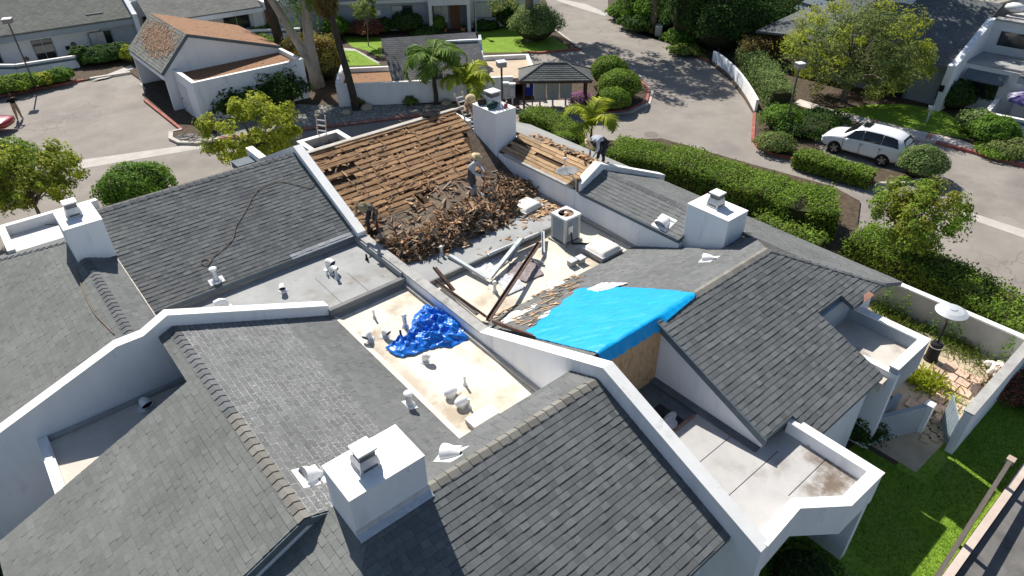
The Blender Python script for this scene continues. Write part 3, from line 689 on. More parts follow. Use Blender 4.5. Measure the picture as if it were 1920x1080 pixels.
a_, b_ = gp(1601, 574, 3.75), gp(1634, 550, 4.0); s = MB(); s.bar(a_, b_, .2, .02); part(U4, 'loose_flashing', s, mat('rusty_flashing', (.22, .10, .07), (.32, .18, .13), 5, .6))

# ================================================================ TOWNHOUSE, stripped unit
U3 = thing('townhouse', 'townhouse with shingles torn off, bare brown battens and workers on the roof', 'townhouse', (14, 21, 0), group='attached townhouses')
TR = 24.4; TZ = 5.12
zT = lambda v: TZ - KP * abs(TR - v)
Q = lambda u, v: (u, v, zT(v))
M_ATTIC = mat('dark_attic_boards', (.05, .032, .02), (.12, .075, .045), 6, .95, stretch=(1, 6, 1))
M_WOOD = mat('old_batten_wood', (.29, .165, .085), (.47, .29, .155), 5, .85, .35, 30, island=.28, c3=(.105, .065, .04), s3=2.6, t3=(.52, .7), stretch=(.6, 3, 3))
M_WOOD2 = mat('pale_batten_wood', (.36, .23, .125), (.50, .345, .20), 5, .85, .3, 30, island=.22, stretch=(3, .6, 3), c3=(.22, .14, .08), s3=2.4, t3=(.56, .74))
M_SHAKE = mat('cedar_shake', (.33, .19, .10), (.52, .33, .185), 9, .85, .3, 40, island=.45, c3=(.13, .08, .05), s3=3, t3=(.5, .7))
M_SHAKEG = mat('weathered_shake', (.17, .135, .105), (.30, .235, .17), 9, .9, .3, 40, island=.4)
s = MB(); s.slab([Q(9.52, 19.0), Q(16.84, 19.0), Q(16.84, TR), Q(9.52, TR)], .1, 0, 0)
s.v = [(x, y, z - .11) for x, y, z in s.v]
rp = part(U3, 'roof_deck', s, M_ATTIC)
s = MB(); s.slab([Q(9.52, TR), Q(18, TR), Q(18, 28.4), Q(9.52, 28.4)], .1); part(U3, 'rear_slope', s, mat('old_ridge_felt', (.31, .285, .25), (.42, .39, .35), 3, .9, .3, 30, c3=(.2, .18, .16), s3=1.5, t3=(.55, .75)))
def noise2(x, y, seed=0):
    from mathutils import noise as nz
    return nz.noise(Vector((x, y, seed * 7.3)))
# ---------------------------------------------------------------- stripped roof: battens, stubs, felt
rnd = random.Random(31)
SLT = Vector((0, -CA, -SA)); NT = Vector((0, -SA, CA))
row = 0; v_ = TR - .12
stub = MB()
while v_ > 20.15:
    uend = 16.8 if v_ > 23.2 else (16.3 - (23.2 - v_) * .32)
    umin = 9.54
    if v_ < 20.9: umin, uend = 9.54, 12.0 + rnd.random()
    u = umin
    while u < uend - .3:
        L = min(rnd.uniform(1.2, 3.4), uend - u)
        c = Vector((u + L / 2, v_ - rnd.uniform(-.02, .045), 0)); c.z = zT(c.y) - .005 + rnd.uniform(-.025, .012)
        if rnd.random() < .05: u += L * .5; continue
        wd = rnd.uniform(.078, .1)
        s = MB(); yaw = rnd.gauss(0, .012)
        X = Vector((math.cos(yaw), math.sin(yaw), 0)); Yv = (SLT + X * 0).normalized()
        s.obox(c, X, Yv, NT, (L / 2 - .012, wd, .024)); s.obj('batten', M_WOOD, rp)
        k = u
        while k < u + L - .1:              # broken shake butts still nailed under each batten
            w_ = rnd.uniform(.05, .16)
            if rnd.random() < .8:
                ln = rnd.uniform(.04, .2); off_ = wd + ln / 2 - .02
                p = Vector((k + w_ / 2, v_, zT(v_))) + SLT * off_ - NT * rnd.uniform(.01, .05)
                t_ = rnd.uniform(-.25, .35); y2 = (SLT * math.cos(t_) + NT * math.sin(t_)); x2 = (X + Yv * rnd.uniform(-.2, .2)).normalized()
                stub.obox(p, x2, y2, x2.cross(y2).normalized(), (w_ / 2 * .9, ln / 2, .008), 0)
            k += w_
        u += L
    v_ -= .262; row += 1
for _ in range(150):                         # loose splinters lying about on the slope
    u = rnd.uniform(9.7, 16.0); v2 = rnd.uniform(19.6, 24.1)
    a = rnd.uniform(0, math.pi) if rnd.random() < .5 else rnd.choice((.1, -.2, 1.5)); X = (Vector((1, 0, 0)) * math.cos(a) + SLT * math.sin(a)); Y2 = NT.cross(X)
    stub.obox(Vector((u, v2, zT(v2))) + NT * rnd.uniform(.03, .06), (X + NT * rnd.uniform(-.15, .15)).normalized(), Y2, X.cross(Y2), (rnd.uniform(.06, .2), rnd.uniform(.01, .03), .006), 0 if rnd.random() < .7 else 1)
kind(stub.obj('shake_debris', [M_SHAKE, M_SHAKEG], rp), 'stuff')
# felt left on: beside the chimney and near the eave
M_FELT = mat('brown_felt', (.085, .062, .048), (.15, .115, .088), 4, .95, .4, 25, c3=(.24, .18, .13), s3=2.2, t3=(.58, .75))
M_FELT2 = mat('grey_brown_felt', (.20, .15, .11), (.29, .22, .16), 4, .95, .4, 25, c3=(.12, .09, .07), s3=3, t3=(.55, .7))
s = MB(); s.slab([Q(15.2, 19.3), Q(16.82, 19.3), Q(16.82, 24.0), Q(16.3, 22.6), Q(15.6, 21.2)], .02); part(U3, 'felt_sheet', s, M_FELT)
s = MB(); s.slab([Q(9.9, 19.1), Q(13.0, 19.1), Q(12.7, 20.2), Q(11.9, 20.75), Q(10.2, 20.6)], .02); ft = part(U3, 'felt_sheet', s, M_FELT2)
s = MB(); s.slab([Q(12.4, 19.05), Q(15.3, 19.05), Q(15.4, 20.8), Q(14.6, 21.35), Q(13.3, 21.0), Q(12.6, 20.5)], .02); part(U3, 'felt_sheet', s, M_FELT2)
lap = MB()
for j in range(7):
    v2 = 20.5 - j * .21; lap.obox(Vector((11.3, v2, zT(v2))) + NT * .012, (1, 0, 0), SLT, NT, (1.2 - abs(j - 3) * .12, .1, .008))
kind(lap.obj('old_shingle_laps', M_SHAKEG, ft), 'stuff')
# ridge trim
s = MB(); s.slab([(9.54, TR - .1, TZ + .02), (17.0, TR - .1, TZ + .02), (17.0, TR + .35, TZ - .09), (9.54, TR + .35, TZ - .09)], .03); part(U3, 'ridge_felt', s, mat('pale_ridge_felt', (.36, .33, .29), (.46, .43, .385), 3, .9, .3, 25, c3=(.24, .2, .16), s3=1.8, t3=(.55, .72)))
# grey flat roof and lower cream roof with drop edge
s = MB(); s.box((9.52, 16.28, 2.5), (16.83, 19.35, 3.12)); fl = part(U3, 'flat_roof', s, M_FLATG)
s = MB(); s.box((9.53, 16.2, 2.92), (16.82, 16.28, 3.13)); s.obj('edge_strip', M_FASCD, fl)
s = MB(); s.box((9.52, 13.2, 2.5), (16.83, 16.2, 2.915)); part(U4, 'flat_roof', s, M_CREAM)
s = MB(); s.box((16.84, 16.56, 2.4), (17.05, 21.3, 4.02)); part(U3, 'wall', s, M_WHITE)
s = MB(); s.box((9.52, 19.3, 0), (21.0, 27.3, 2.5)); s.box((9.52, 16.3, 0), (21, 19.3, 2.45)); part(U3, 'wall', s, M_WHITE)
s = MB(); s.bar((16.8, 13.3, 2.95), (16.8, 19.2, 3.16), .05, .12); part(U3, 'base_flashing', s, M_CAPG)
# gable slope stripped to pale boards behind the side wall
zS3 = lambda u: SZ - KP * abs(u - SR)
s = MB(); s.slab([(16.9, 16.6, zS3(16.9) - .08), (SR, 16.6, SZ - .08), (SR, 21.3, SZ - .08), (16.9, 21.3, zS3(16.9) - .08)], .06); s.slab([(SR, 16.6, SZ - .08), (21.4, 16.6, zS3(21.4) - .08), (21.4, 24.4, zS3(21.4) - .08), (SR, 24.4, SZ - .08)], .06)
rg = part(U3, 'roof_deck', s, M_ATTIC)
for j in range(7):
    u = 16.95 + j * .165
    a = 16.62
    while a < 20.9:
        L = min(rnd.uniform(.9, 2.4), 21.25 - a)
        if rnd.random() < (.5 if a > 20 else .96):
            s = MB(); c = Vector((u + .06, a + L / 2, zS3(u + .06) - .03)); s.obox(c, (0, 1, 0), (CA, 0, SA), (-SA, 0, CA), (L / 2 - .01, .076, .016)); s.obj('board', M_WOOD2, rg)
        a += L
for j in range(4):
    u = SR + .05 + j * .15; a = 16.62
    while a < 20.0:
        L = min(rnd.uniform(1.0, 2.2), 20.2 - a - j * .4)
        if L > .2:
            s = MB(); c = Vector((u + .06, a + L / 2, zS3(u + .06) - .03)); s.obox(c, (0, 1, 0), (CA, 0, -SA), (SA, 0, CA), (L / 2 - .01, .06, .016)); s.obj('board', M_WOOD2, rg)
        a += max(L, .3)
s = MB(); s.slab([(18.75, 16.6, zS3(18.75)), (21.4, 16.6, zS3(21.4)), (21.4, 24.4, zS3(21.4)), (SR, 24.4, SZ), (SR, 20.6, SZ)], .05); part(U3, 'far_slope', s, shingle_mat('faded_shingle', (.27, .265, .25), (.33, .325, .31)))
deb = MB()
for _ in range(330):
    t = rnd.random(); v2 = 16.7 + 4.2 * t; u = 18.62 + rnd.gauss(0, .16) + .12 * math.sin(v2 * 5); X = Vector((rnd.gauss(0, 1), rnd.gauss(0, 1), rnd.gauss(0, .25))).normalized(); Y2 = Vector((0, 0, 1)).cross(X).normalized()
    deb.obox((u, v2, zS3(u) + .04 + rnd.random() * .1 * (1.2 - t)), X, Y2, X.cross(Y2), (rnd.uniform(.06, .2), rnd.uniform(.02, .06), .008), rnd.choice((0, 0, 1)))
kind(deb.obj('shake_debris', [M_SHAKE, M_SHAKEG], rg), 'stuff')
s = MB(); s.bar((16.86, 16.7, 4.07), (16.86, 20.9, 4.07), .16, .08); part(U3, 'wall_plate', s, M_CAPG)
s = MB(); s.bar((16.92, 16.45, 4.0), (16.92, 16.45, 4.55), .12, .14); part(U3, 'post_stub', s, mat('post_wood', (.12, .075, .045), (.2, .13, .08), 9))
ch = chimney(U3, 16.8, 17.92, 21.35, 22.95, 5.75, 3.6, fc=(17.45, 22.35, 5.77))
# rear porch wells with white parapets, open to the framing
for k, (u0, u1, v0, v1) in enumerate(((11.4, 13.55, 27.35, 29.8), (17.2, 19.2, 26.4, 28.3))):
    s = MB(); s.box((u0, v0 - .3, 2.6), (u1, v1, 2.98)); fl = part(U3, 'porch_floor', s, M_ATTIC)
    n = 5
    for i in range(n):
        b = MB(); x0 = u0 + .2 + (u1 - u0 - .4) * i / n; b.box((x0 + .012, v0 - .25, 2.982), (x0 + (u1 - u0 - .4) / n - .012, v1 - .25 - .5 * (i % 2) * .3, 3.0)); b.obj('plank', mat('grey_plank', (.42, .38, .33), (.5, .46, .41), 6, .85, stretch=(1, 5, 1), island=.12), fl)
    s = MB(); s.box((u0, v1 - .22, 1.5), (u1, v1, 3.38)); s.box((u1 - .2, v0, 1.5), (u1, v1 - .22, 3.38)); s.box((u0, v0, 1.5), (u0 + .2, v1 - .22, 3.38)); pw = part(U3, 'parapet', s, M_CAPG)
    s = MB(); s.box((u0 - .02, v1 - .24, 3.38), (u1 + .02, v1 + .02, 3.42)); s.box((u1 - .22, v0, 3.38), (u1 + .02, v1 - .24, 3.42)); s.box((u0 - .02, v0, 3.38), (u0 + .22, v1 - .24, 3.42)); s.obj('coping', M_CAPW, pw)

# ---------------------------------------------------------------- the heap of torn shakes (uncountable)
hp = [gp(722, 452, 3.4), gp(765, 462, 3.25), gp(830, 440, 3.3), gp(890, 400, 3.45), gp(925, 372, 3.5), gp(965, 345, 3.5), gp(990, 322, 3.6)]
hw = [.6, .85, 1.0, 1.2, 1.1, .8, .5]; hh = [.24, .32, .38, .5, .46, .32, .2]
def zroof3(u, v): return max(3.12, zT(v))
def heap_h(x, y):
    best = 0
    for i in range(len(hp) - 1):
        a, b = hp[i], hp[i + 1]; d = Vector((b.x - a.x, b.y - a.y)); L2 = d.length_squared
        t = max(0, min(1, ((x - a.x) * d.x + (y - a.y) * d.y) / L2)); w_ = hw[i] + (hw[i + 1] - hw[i]) * t; h_ = hh[i] + (hh[i + 1] - hh[i]) * t
        dd = math.hypot(x - a.x - d.x * t, y - a.y - d.y * t) / (w_ * (1 + .45 * noise2(x * 1.3, y * 1.3, 2)))
        if dd < 1: best = max(best, h_ * (1 - dd * dd) ** .8 * (1 + .7 * noise2(x * 1.9, y * 1.9, 5)))
    return best
base = MB(); G_ = .14; nx, ny = int(7.3 / G_), int(3.4 / G_); ids = {}
for i in range(nx + 1):
    for j in range(ny + 1):
        x, y = 9.55 + i * G_, 17.6 + j * G_; h = heap_h(x, y) * .8 * (1 + rnd.uniform(-.25, .25)); ids[i, j] = len(base.v); base.v.append((x, y, zroof3(x, y) + (h if h > .02 else -.05)))
for i in range(nx):
    for j in range(ny):
        q = [ids[i, j], ids[i + 1, j], ids[i + 1, j + 1], ids[i, j + 1]]
        if any(base.v[k][2] > zroof3(base.v[k][0], base.v[k][1]) + .01 for k in q): base.f.append(tuple(q)); base.m.append(0)
pile = base
M_PILE = mat('heap_core', (.05, .032, .02), (.11, .07, .042), 9, .95, .6, 20)
n = 0
while n < 4200:
    x, y = rnd.uniform(9.6, 16.8), rnd.uniform(17.4, 21.2); h = heap_h(x, y)
    if h < .02 and rnd.random() > .045: continue
    if h < .02 and (y > 21.0 or y < 17.9): continue
    n += 1; z = zroof3(x, y) + h * rnd.uniform(.62, 1.05) + .02
    a = rnd.uniform(0, 6.28); til = rnd.gauss(0, .5) if h > .05 else rnd.gauss(0, .08)
    X = Vector((math.cos(a) * math.cos(til), math.sin(a) * math.cos(til), math.sin(til))); up_ = Vector((rnd.gauss(0, .45), rnd.gauss(-.15, .45), 1)) if h > .05 else Vector((0, 0, 1))
    Y2 = up_.cross(X).normalized()
    kd = rnd.random()
    if kd < .62: hs_ = (rnd.uniform(.07, .2), rnd.uniform(.008, .03), .006); mi_ = rnd.choice((1, 1, 1, 2, 2, 3, 4, 4))
    elif kd < .88: hs_ = (rnd.uniform(.12, .26), rnd.uniform(.03, .075), .006); mi_ = rnd.choice((1, 1, 2, 2, 4, 4))
    elif kd < .985: hs_ = (rnd.uniform(.25, .48), rnd.uniform(.012, .04), .009); mi_ = rnd.choice((1, 2, 4))
    else: hs_ = (rnd.uniform(.14, .3), rnd.uniform(.1, .2), .004); mi_ = rnd.choice((2, 5, 5))
    pile.obox((x, y, z), X, Y2, X.cross(Y2), hs_, mi_)
o = pile.obj('shake_debris', [M_PILE, M_SHAKE, M_SHAKEG, mat('fresh_split_cedar', (.50, .33, .18), (.62, .44, .27), 8, .8, island=.25), mat('dark_cedar', (.10, .055, .03), (.17, .10, .055), 8, .9, island=.4), mat('torn_felt', (.10, .082, .068), (.19, .16, .135), 5, .95, island=.3)])
tag(o, 'heap of torn off brown wood shakes along the foot of the stripped roof', 'debris'); kind(o, 'stuff')
# scattered bits: on the grey flat roof, the tarp slope and along the side wall
sc = MB()
for cx, cy, z, rx, ry, n in ((770, 468, 3.13, .9, .5, 120), (850, 450, 3.13, 1.4, .5, 90), (1010, 395, 3.13, 1.2, .7, 170), (940, 470, 3.13, 1.2, .6, 40)):
    c = gp(cx, cy, z)
    for _ in range(n):
        x, y = c.x + rnd.gauss(0, rx * .5), c.y + rnd.gauss(0, ry * .5)
        if not (9.6 < x < 16.75 and 16.3 < y): continue
        a = rnd.uniform(0, 6.28); X = Vector((math.cos(a), math.sin(a), rnd.gauss(0, .12))).normalized(); Y2 = Vector((0, 0, 1)).cross(X).normalized()
        sc.obox((x, y, zroof3(x, y) + rnd.uniform(.01, .06)), X, Y2, X.cross(Y2), (rnd.uniform(.04, .16), rnd.uniform(.012, .05), .006), rnd.choice((0, 0, 1, 2)))
for _ in range(230):                           # strips of torn paper and felt on the slope beside the tarp
    p = gp(rnd.uniform(925, 1075), rnd.uniform(540, 640), 3.4); v2 = min(13.5, max(10.6, p.y + rnd.gauss(0, .3))); u = 9.65 + rnd.random() ** .8 * 4.2
    if v2 < 11.2 + (u - 9.6) * .36 + .1: continue
    a = rnd.gauss(2.6, .5); X = Vector((math.cos(a), math.sin(a) * CA, -math.sin(a) * SA)); Nk = Vector((0, SA, CA)); Y2 = Nk.cross(X)
    sc.obox(Vector((u, v2, zR(v2))) + Nk * rnd.uniform(.02, .05), X, Y2, Nk, (rnd.uniform(.05, .22), rnd.uniform(.01, .035), .005), rnd.choice((1, 1, 2, 0)))
o = sc.obj('scattered_debris', [M_SHAKE, M_SHAKEG, mat('fresh_split_cedar', (.5, .33, .18))])
tag(o, 'loose splinters and torn shake scraps strewn over the flat roofs', 'debris'); kind(o, 'stuff')

# ---------------------------------------------------------------- tarps
M_TARP = mat('blue_tarp', (.0, .35, .77), (.0, .43, .83), 2.5, .36, .35, 9, spec=.5, transl=.12, c3=(.02, .40, .84), s3=3, t3=(.55, .75), stretch=(1, 2.5, 1))
M_TARP2 = mat('deep_blue_tarp', (.005, .12, .55), (.01, .19, .70), 3, .28, .25, 22, spec=.6, transl=.1)
def grid_obj(name, nx, ny, fn, mt, parent=None, thick=0.0, smooth=True):
    s = MB()
    for j in range(ny + 1):
        for i in range(nx + 1): s.v.append(tuple(fn(i / nx, j / ny)))
    for j in range(ny):
        for i in range(nx):
            a = j * (nx + 1) + i; s.f.append((a, a + 1, a + nx + 2, a + nx + 1)); s.m.append(0)
    o = s.obj(name, mt, parent, smooth=smooth, fix=False)
    if thick:
        md = o.modifiers.new('solid', 'SOLIDIFY'); md.thickness = thick; md.offset = 0
    return o
def tarp_pt(a, b):
    u0, u1 = 9.68 - .02 * b, 13.0 + .42 * math.sin(b * 2.6) + .2 * b
    u = u0 + (u1 - u0) * a
    vb = 11.35 + (u - 9.68) * .31 + .06 * math.sin(u * 9)          # back edge runs diagonally up the slope
    if b < .8:
        t = b / .8; v2 = vb + (8.5 - vb) * t
        z = zR(v2) + .045 + .035 * max(0, noise2(u * 1.1, v2 * 1.1)) + .02 * (1 - 2.4 * abs(noise2(u * 1.4 + v2 * .9, v2 * .5 - u * .2, 3))) * (.4 + noise2(u, v2, 8) ** 2 * 3) + .012 * (1 - 2 * abs(noise2((u + v2) * 3.4, (u - v2) * .8, 5)))
        for q_ in (u - v2 * .05, v2 + u * .03):
            f_ = abs(((q_ / .62) % 1) - .5); z += .005 * max(0, 1 - f_ * 14)
        edge = min(a, 1 - a, t) * 12
        z -= .02 * max(0, 1 - edge)
        return (u, v2, z)
    t = (b - .8) / .2; k = min(1, max(0, (u - 11.75) / .4)); ruff = math.sin(u * 19 + 2 * math.sin(u * 5)) * .022 * t
    v2 = 8.5 - (.05 + .2 * t - .15 * t * max(0, (u - 12.0) / 1.5)) + ruff * (1 - k)
    zh = 5.03 - .25 * t - .012 * t * math.sin(u * 13); zr = zR(v2) + .045 + .008 * math.sin(u * 23) * t
    return (u, v2, zh * (1 - k) + zr * k)
o = grid_obj('tarp', 130, 90, tarp_pt, M_TARP, thick=.012)
tag(o, 'bright blue tarp stretched over the roof ridge above the boarded wall', 'tarp')
poly_t = [gp(*q, 2.9) for q in ((722, 655), (752, 672), (800, 655), (850, 650), (886, 632), (870, 598), (845, 590), (820, 566), (792, 575), (772, 600), (768, 628), (748, 640))]
ct = sum(poly_t, Vector()) / len(poly_t)
def heap_pt(a, b):
    t = a * len(poly_t); i = int(t) % len(poly_t); f = t - int(t)
    e = poly_t[i].lerp(poly_t[(i + 1) % len(poly_t)], f); p = ct.lerp(e, b)
    h = max(0, 1 - b ** 1.9); fx, fy = p.x, p.y
    c1_ = 1 - 2.6 * abs(noise2(fx * 2.3 + 1.1 * noise2(fx * 2, fy * 2, 11), fy * 2.3, 1)); c2_ = 1 - 2.6 * abs(noise2(fx * 5.5 + fy * 2, fy * 4 - fx * 2, 2)); c3_ = 1 - 2.4 * abs(noise2(fx * 12 - fy * 5, fy * 9 + fx * 4, 4))
    z = 2.89 + h ** .8 * (.17 + .12 * noise2(fx * 1.3, fy * 1.3, 9)) + (.15 * c1_ + .06 * c2_ + .016 * c3_) * min(1, 1.8 * (1 - b) + .22)
    j = .1 * noise2(fx * 5, fy * 5, 6)
    return (p.x + j, p.y + .1 * noise2(fx * 5, fy * 5, 8), max(2.888, z) + (.0 if b > .98 else .01))
o = grid_obj('crumpled_tarp', 240, 70, heap_pt, M_TARP2, thick=.008)
tag(o, 'crumpled dark blue tarp heaped on the cream flat roof', 'tarp')

# ---------------------------------------------------------------- rooftop equipment
M_ACB = mat('beige_grey_enamel', (.50, .49, .455), (.56, .55, .51), 3, .55, spec=.4)
M_ACW = mat('off_white_enamel', (.70, .69, .66), (.76, .75, .72), 3, .5, spec=.4)
AC = thing('air_conditioner', 'beige louvred air conditioning unit with round fan standing on the cream flat roof', 'air conditioner', (15.33, 15.48, 2.915)); AC.scale = (.97, .97, 1.24)
s = MB(); s.box((-.47, -.47, 0), (.47, .47, .06)); s.obj('base_pad', M_CAPG, AC, local=True)
s = MB(); s.box((-.35, -.35, .06), (.35, .35, .84)); s.obj('core', M_BLACK, AC, local=True)
for k in range(4):
    c, sn = math.cos(k * math.pi / 2), math.sin(k * math.pi / 2)
    s = MB(); s.obox((c * .345 - sn * .345, sn * .345 + c * .345, .46), (1, 0, 0), (0, 1, 0), (0, 0, 1), (.055, .055, .40)); s.obj('corner_post', M_ACB, AC, local=True, bevel=.025)
    for j in range(13):
        z = .12 + j * .056; s = MB(); n = Vector((c, sn, 0)); tdir = Vector((-sn, c, 0))
        s.obox(Vector((c * .372, sn * .372, z)), tdir, (n * .8 - Vector((0, 0, .6))).normalized(), (n * .6 + Vector((0, 0, .8))).normalized(), (.30, .024, .004)); s.obj('louvre', M_ACB, AC, local=True)
s = MB(); ring_o = [(math.cos(t) , math.sin(t)) for t in [2 * math.pi * i / 32 for i in range(32)]]
sq = [(max(-.41, min(.41, x * .58)), max(-.41, min(.41, y * .58))) for x, y in ring_o]
s.loft([[(x, y, .84) for x, y in sq], [(x, y, .90) for x, y in sq], [(x * .30, y * .30, .90) for x, y in ring_o], [(x * .30, y * .30, .80) for x, y in ring_o]], cap=False); s.obj('top_panel', M_ACW, AC, local=True)
s = MB(); s.lathe([(.30, .83), (.30, .84)], n=28); s.obj('fan_well', mat('rusty_fan_well', (.14, .075, .045), (.24, .13, .08), 6, .7), AC, local=True)
for k in range(4):
    a = k * math.pi / 2 + .4; s = MB(); s.obox((math.cos(a) * .16, math.sin(a) * .16, .875), (math.cos(a), math.sin(a), 0), (-math.sin(a) * .9, math.cos(a) * .9, .4), (math.sin(a) * .4, -math.cos(a) * .4, .9), (.12, .1, .004)); s.obj('fan_blade', mat('brown_fan_blade', (.33, .18, .10), (.42, .25, .15), 6, .6), AC, local=True)
s = MB(); s.lathe([(.07, .85), (.07, .915), (.03, .93)], n=14); s.obj('hub', M_ACW, AC, local=True)
s = MB(); s.obox((-.12, -.40, .5), (1, 0, 0), (0, 1, 0), (0, 0, 1), (.1, .03, .13)); s.obj('service_box', M_ACW, AC, local=True, bevel=.01)
s = MB(); s.tube([(-.12, -.42, .42), (-.14, -.5, .25), (-.1, -.5, .05), (.1, -.6, .03), (.35, -.85, .03), (.8, -1.15, .04), (1.1, -1.55, .12)], .028, 8); s.obj('conduit', M_BLACK, AC, local=True, smooth=True)

def skylight(loc, a, b, label, h=.16, rz=0.0):
    T_ = thing('skylight', label, 'skylight', loc, rz)
    s = MB(); s.box((-a, -b, 0), (a, b, h)); s.obj('curb', M_CAPG, T_, local=True, bevel=.02)
    def dome(x, y):
        X, Y = x * 2 - 1, y * 2 - 1; return (X * a * .97, Y * b * .97, h + .005 + .14 * (1 - X ** 6) ** .5 * (1 - Y ** 6) ** .5)
    s = MB(); n = 14
    for j in range(n + 1):
        for i in range(n + 1): s.v.append(dome(i / n, j / n))
    for j in range(n):
        for i in range(n): q = j * (n + 1) + i; s.f.append((q, q + 1, q + n + 2, q + n + 1)); s.m.append(0)
    s.obj('dome', mat('aged_acrylic', (.74, .70, .62), (.80, .77, .70), 4, .25, spec=.5), T_, local=True, smooth=True)
    s = MB(); s.box((-a * 1.02, -b * 1.02, h - .03), (a * 1.02, b * 1.02, h + .01)); s.obj('frame', M_WMETAL, T_, local=True)
    return T_
skylight((15.6, 18.0, 3.12), .52, .45, 'domed white skylight lying among torn shakes by the white side wall', .1, .1)
skylight((15.65, 13.86, 2.95), .53, .5, 'cream domed skylight between the air conditioner and the grey shingle slope', .2)
T_ = thing('skylight', 'flat white skylight panel at the end of the cream flat roof', 'skylight', (7.33, 10.25, 2.88))
s = MB(); s.box((-.42, -.2, 0), (.42, .2, .16)); s.obj('curb', M_CAPG, T_, local=True)
s = MB(); s.box((-.43, -.21, .16), (.43, .21, .18)); s.obj('panel', M_WMETAL, T_, local=True, bevel=.006)

def pipe(p, h, r, label, cap=True, name='vent_pipe', dark=False, n=12, flange=None, nrm=None):
    p = Vector(p); T_ = thing(name, label, 'vent', p)
    m_ = M_BLACK if dark else M_GALV
    s = MB(); s.lathe([(r * 1.9, -.02), (r * 1.7, .04), (r * 1.05, .09), (r, .1), (r, h)], n=n); s.obj('pipe', m_, T_, local=True, smooth=False)
    if cap: s = MB(); s.lathe([(r * 1.05, h * .86), (r * 1.35, h * .9), (r * 1.35, h), (r * .9, h + .03)], n=n); s.obj('cap', M_WMETAL, T_, local=True)
    if flange:
        s = MB(); X = Vector(flange[0]).normalized(); Nf = Vector(nrm).normalized(); Y = Nf.cross(X); s.obox(Nf * .02, X, Y, Nf, (flange[1], flange[2], .01)); s.obj('flange', M_WMETAL, T_, local=True)
    return T_
def on_plane(px, py, p0, n):
    d = ray(px, py); p0 = Vector(p0); n = Vector(n); t = (p0 - CAM).dot(n) / d.dot(n); return CAM + d * t
NL = Vector((0, -SA, CA)); NG = Vector((SA, 0, CA)); NF2 = Vector((0, SA, CA)); NS = Vector((-SA, 0, CA))
p = on_plane(406, 527, (0, LR, 5.2), NL); pipe(p, .5, .095, 'tall capped white vent pipe on the dark shingle roof near its eave', flange=((1, 0, 0), .24, .13), nrm=NL)
p = on_plane(768, 760, (2, 0, 4.8), NG); pipe(p, .46, .09, 'white capped vent pipe on the crusted shingle slope', flange=((0, 1, 0), .2, .14), nrm=NG)
p = gp(632, 522, 3.1); pipe(p, .38, .05, 'short round-capped pipe in front of the twin elbow vent')
p = gp(614, 516, 3.1); pipe(p, .22, .03, 'thin bare pipe left of the twin elbow vent', cap=False)
p = gp(688, 487, 3.1); pipe(p, .22, .035, 'dark stub pipe near the corner of the grey flat roof', cap=False, dark=True)
for (x, y, h, r, lb, cp, dk) in ((702, 596, .34, .035, 'narrow grey pipe nearest the dark curb on the cream roof', False, False), (760, 613, .48, .065, 'white capped pipe behind the crumpled tarp on the cream roof', True, False), (752, 632, .26, .035, 'black topped pipe touching the crumpled tarp', False, True), (872, 722, .36, .035, 'slim leaning pipe beyond the bagged vents on the cream roof', False, False), (880, 765, .34, .03, 'small grey pipe beside the bagged vents', False, False)):
    pipe(gp(x, y, 2.88), h, r, lb, cp, dark=dk)
for (x, y, h, r, lb) in ((928, 548, .42, .055, 'grey pipe beside the fallen metal frame on the lower cream roof'), (828, 478, .34, .05, 'white pipe at the edge of the shake heap on the grey flat roof')):
    z = 2.92 if y > 500 else 3.12; pipe(gp(x, y, z), h, r, lb)
def hood(p, label, r=.13, L=.26, ang=0.0, name='roof_vent', h=.16):
    """gooseneck: short riser turned over into a wide open mouth"""
    T_ = thing(name, label, 'vent', p, ang)
    s = MB(); s.tube([(0, 0, 0), (0, 0, h), (.03, 0, h + r * .7), (.12, 0, h + r * .95), (L, 0, h + r * .5)], [r * .8, r * .8, r * .88, r, r * 1.08], 14, cap=False); s.obj('hood', M_WMETAL, T_, local=True, smooth=True)
    s = MB(); s.lathe([(r * 1.02, -.005), (r * 1.02, .005)], (L - .02, 0, h + r * .52), 14, ax=(1, 0, -.45)); s.obj('mouth', M_BLACK, T_, local=True)
    s = MB(); s.lathe([(r * 1.6, 0), (r * 1.5, .02), (r * .85, .05)], n=14); s.obj('flashing', M_GALV, T_, local=True)
    return T_
down = R(-75)
hood(gp(617, 505, 3.1), 'upper elbow of the twin vent on the grey flat roof', .12, .26, down, h=.26)
hood(gp(622, 511, 3.1), 'lower elbow of the twin vent on the grey flat roof', .12, .24, down, h=.12)
hood(gp(531, 545, 3.1), 'small white hood vent alone on the grey flat roof', .10, .22, R(-110))
hood(gp(425, 576, 3.1), 'white hood vent half hidden behind the stepped white wall', .12, .3, R(170))
hood(gp(693, 636, 2.88), 'white hood vent nearest the crusted slope on the cream roof', .11, .22, R(-150))
hood(gp(721, 630, 2.88), 'white hood vent between two others left of the crumpled tarp', .10, .22, R(-80))
hood(gp(796, 677, 2.88), 'grey hood vent in front of the crumpled tarp', .10, .2, R(-60))
hood(gp(273, 762, 2.98), 'grey hood vent in the shadow under the stepped white wall', .14, .22, R(-80), h=.12)
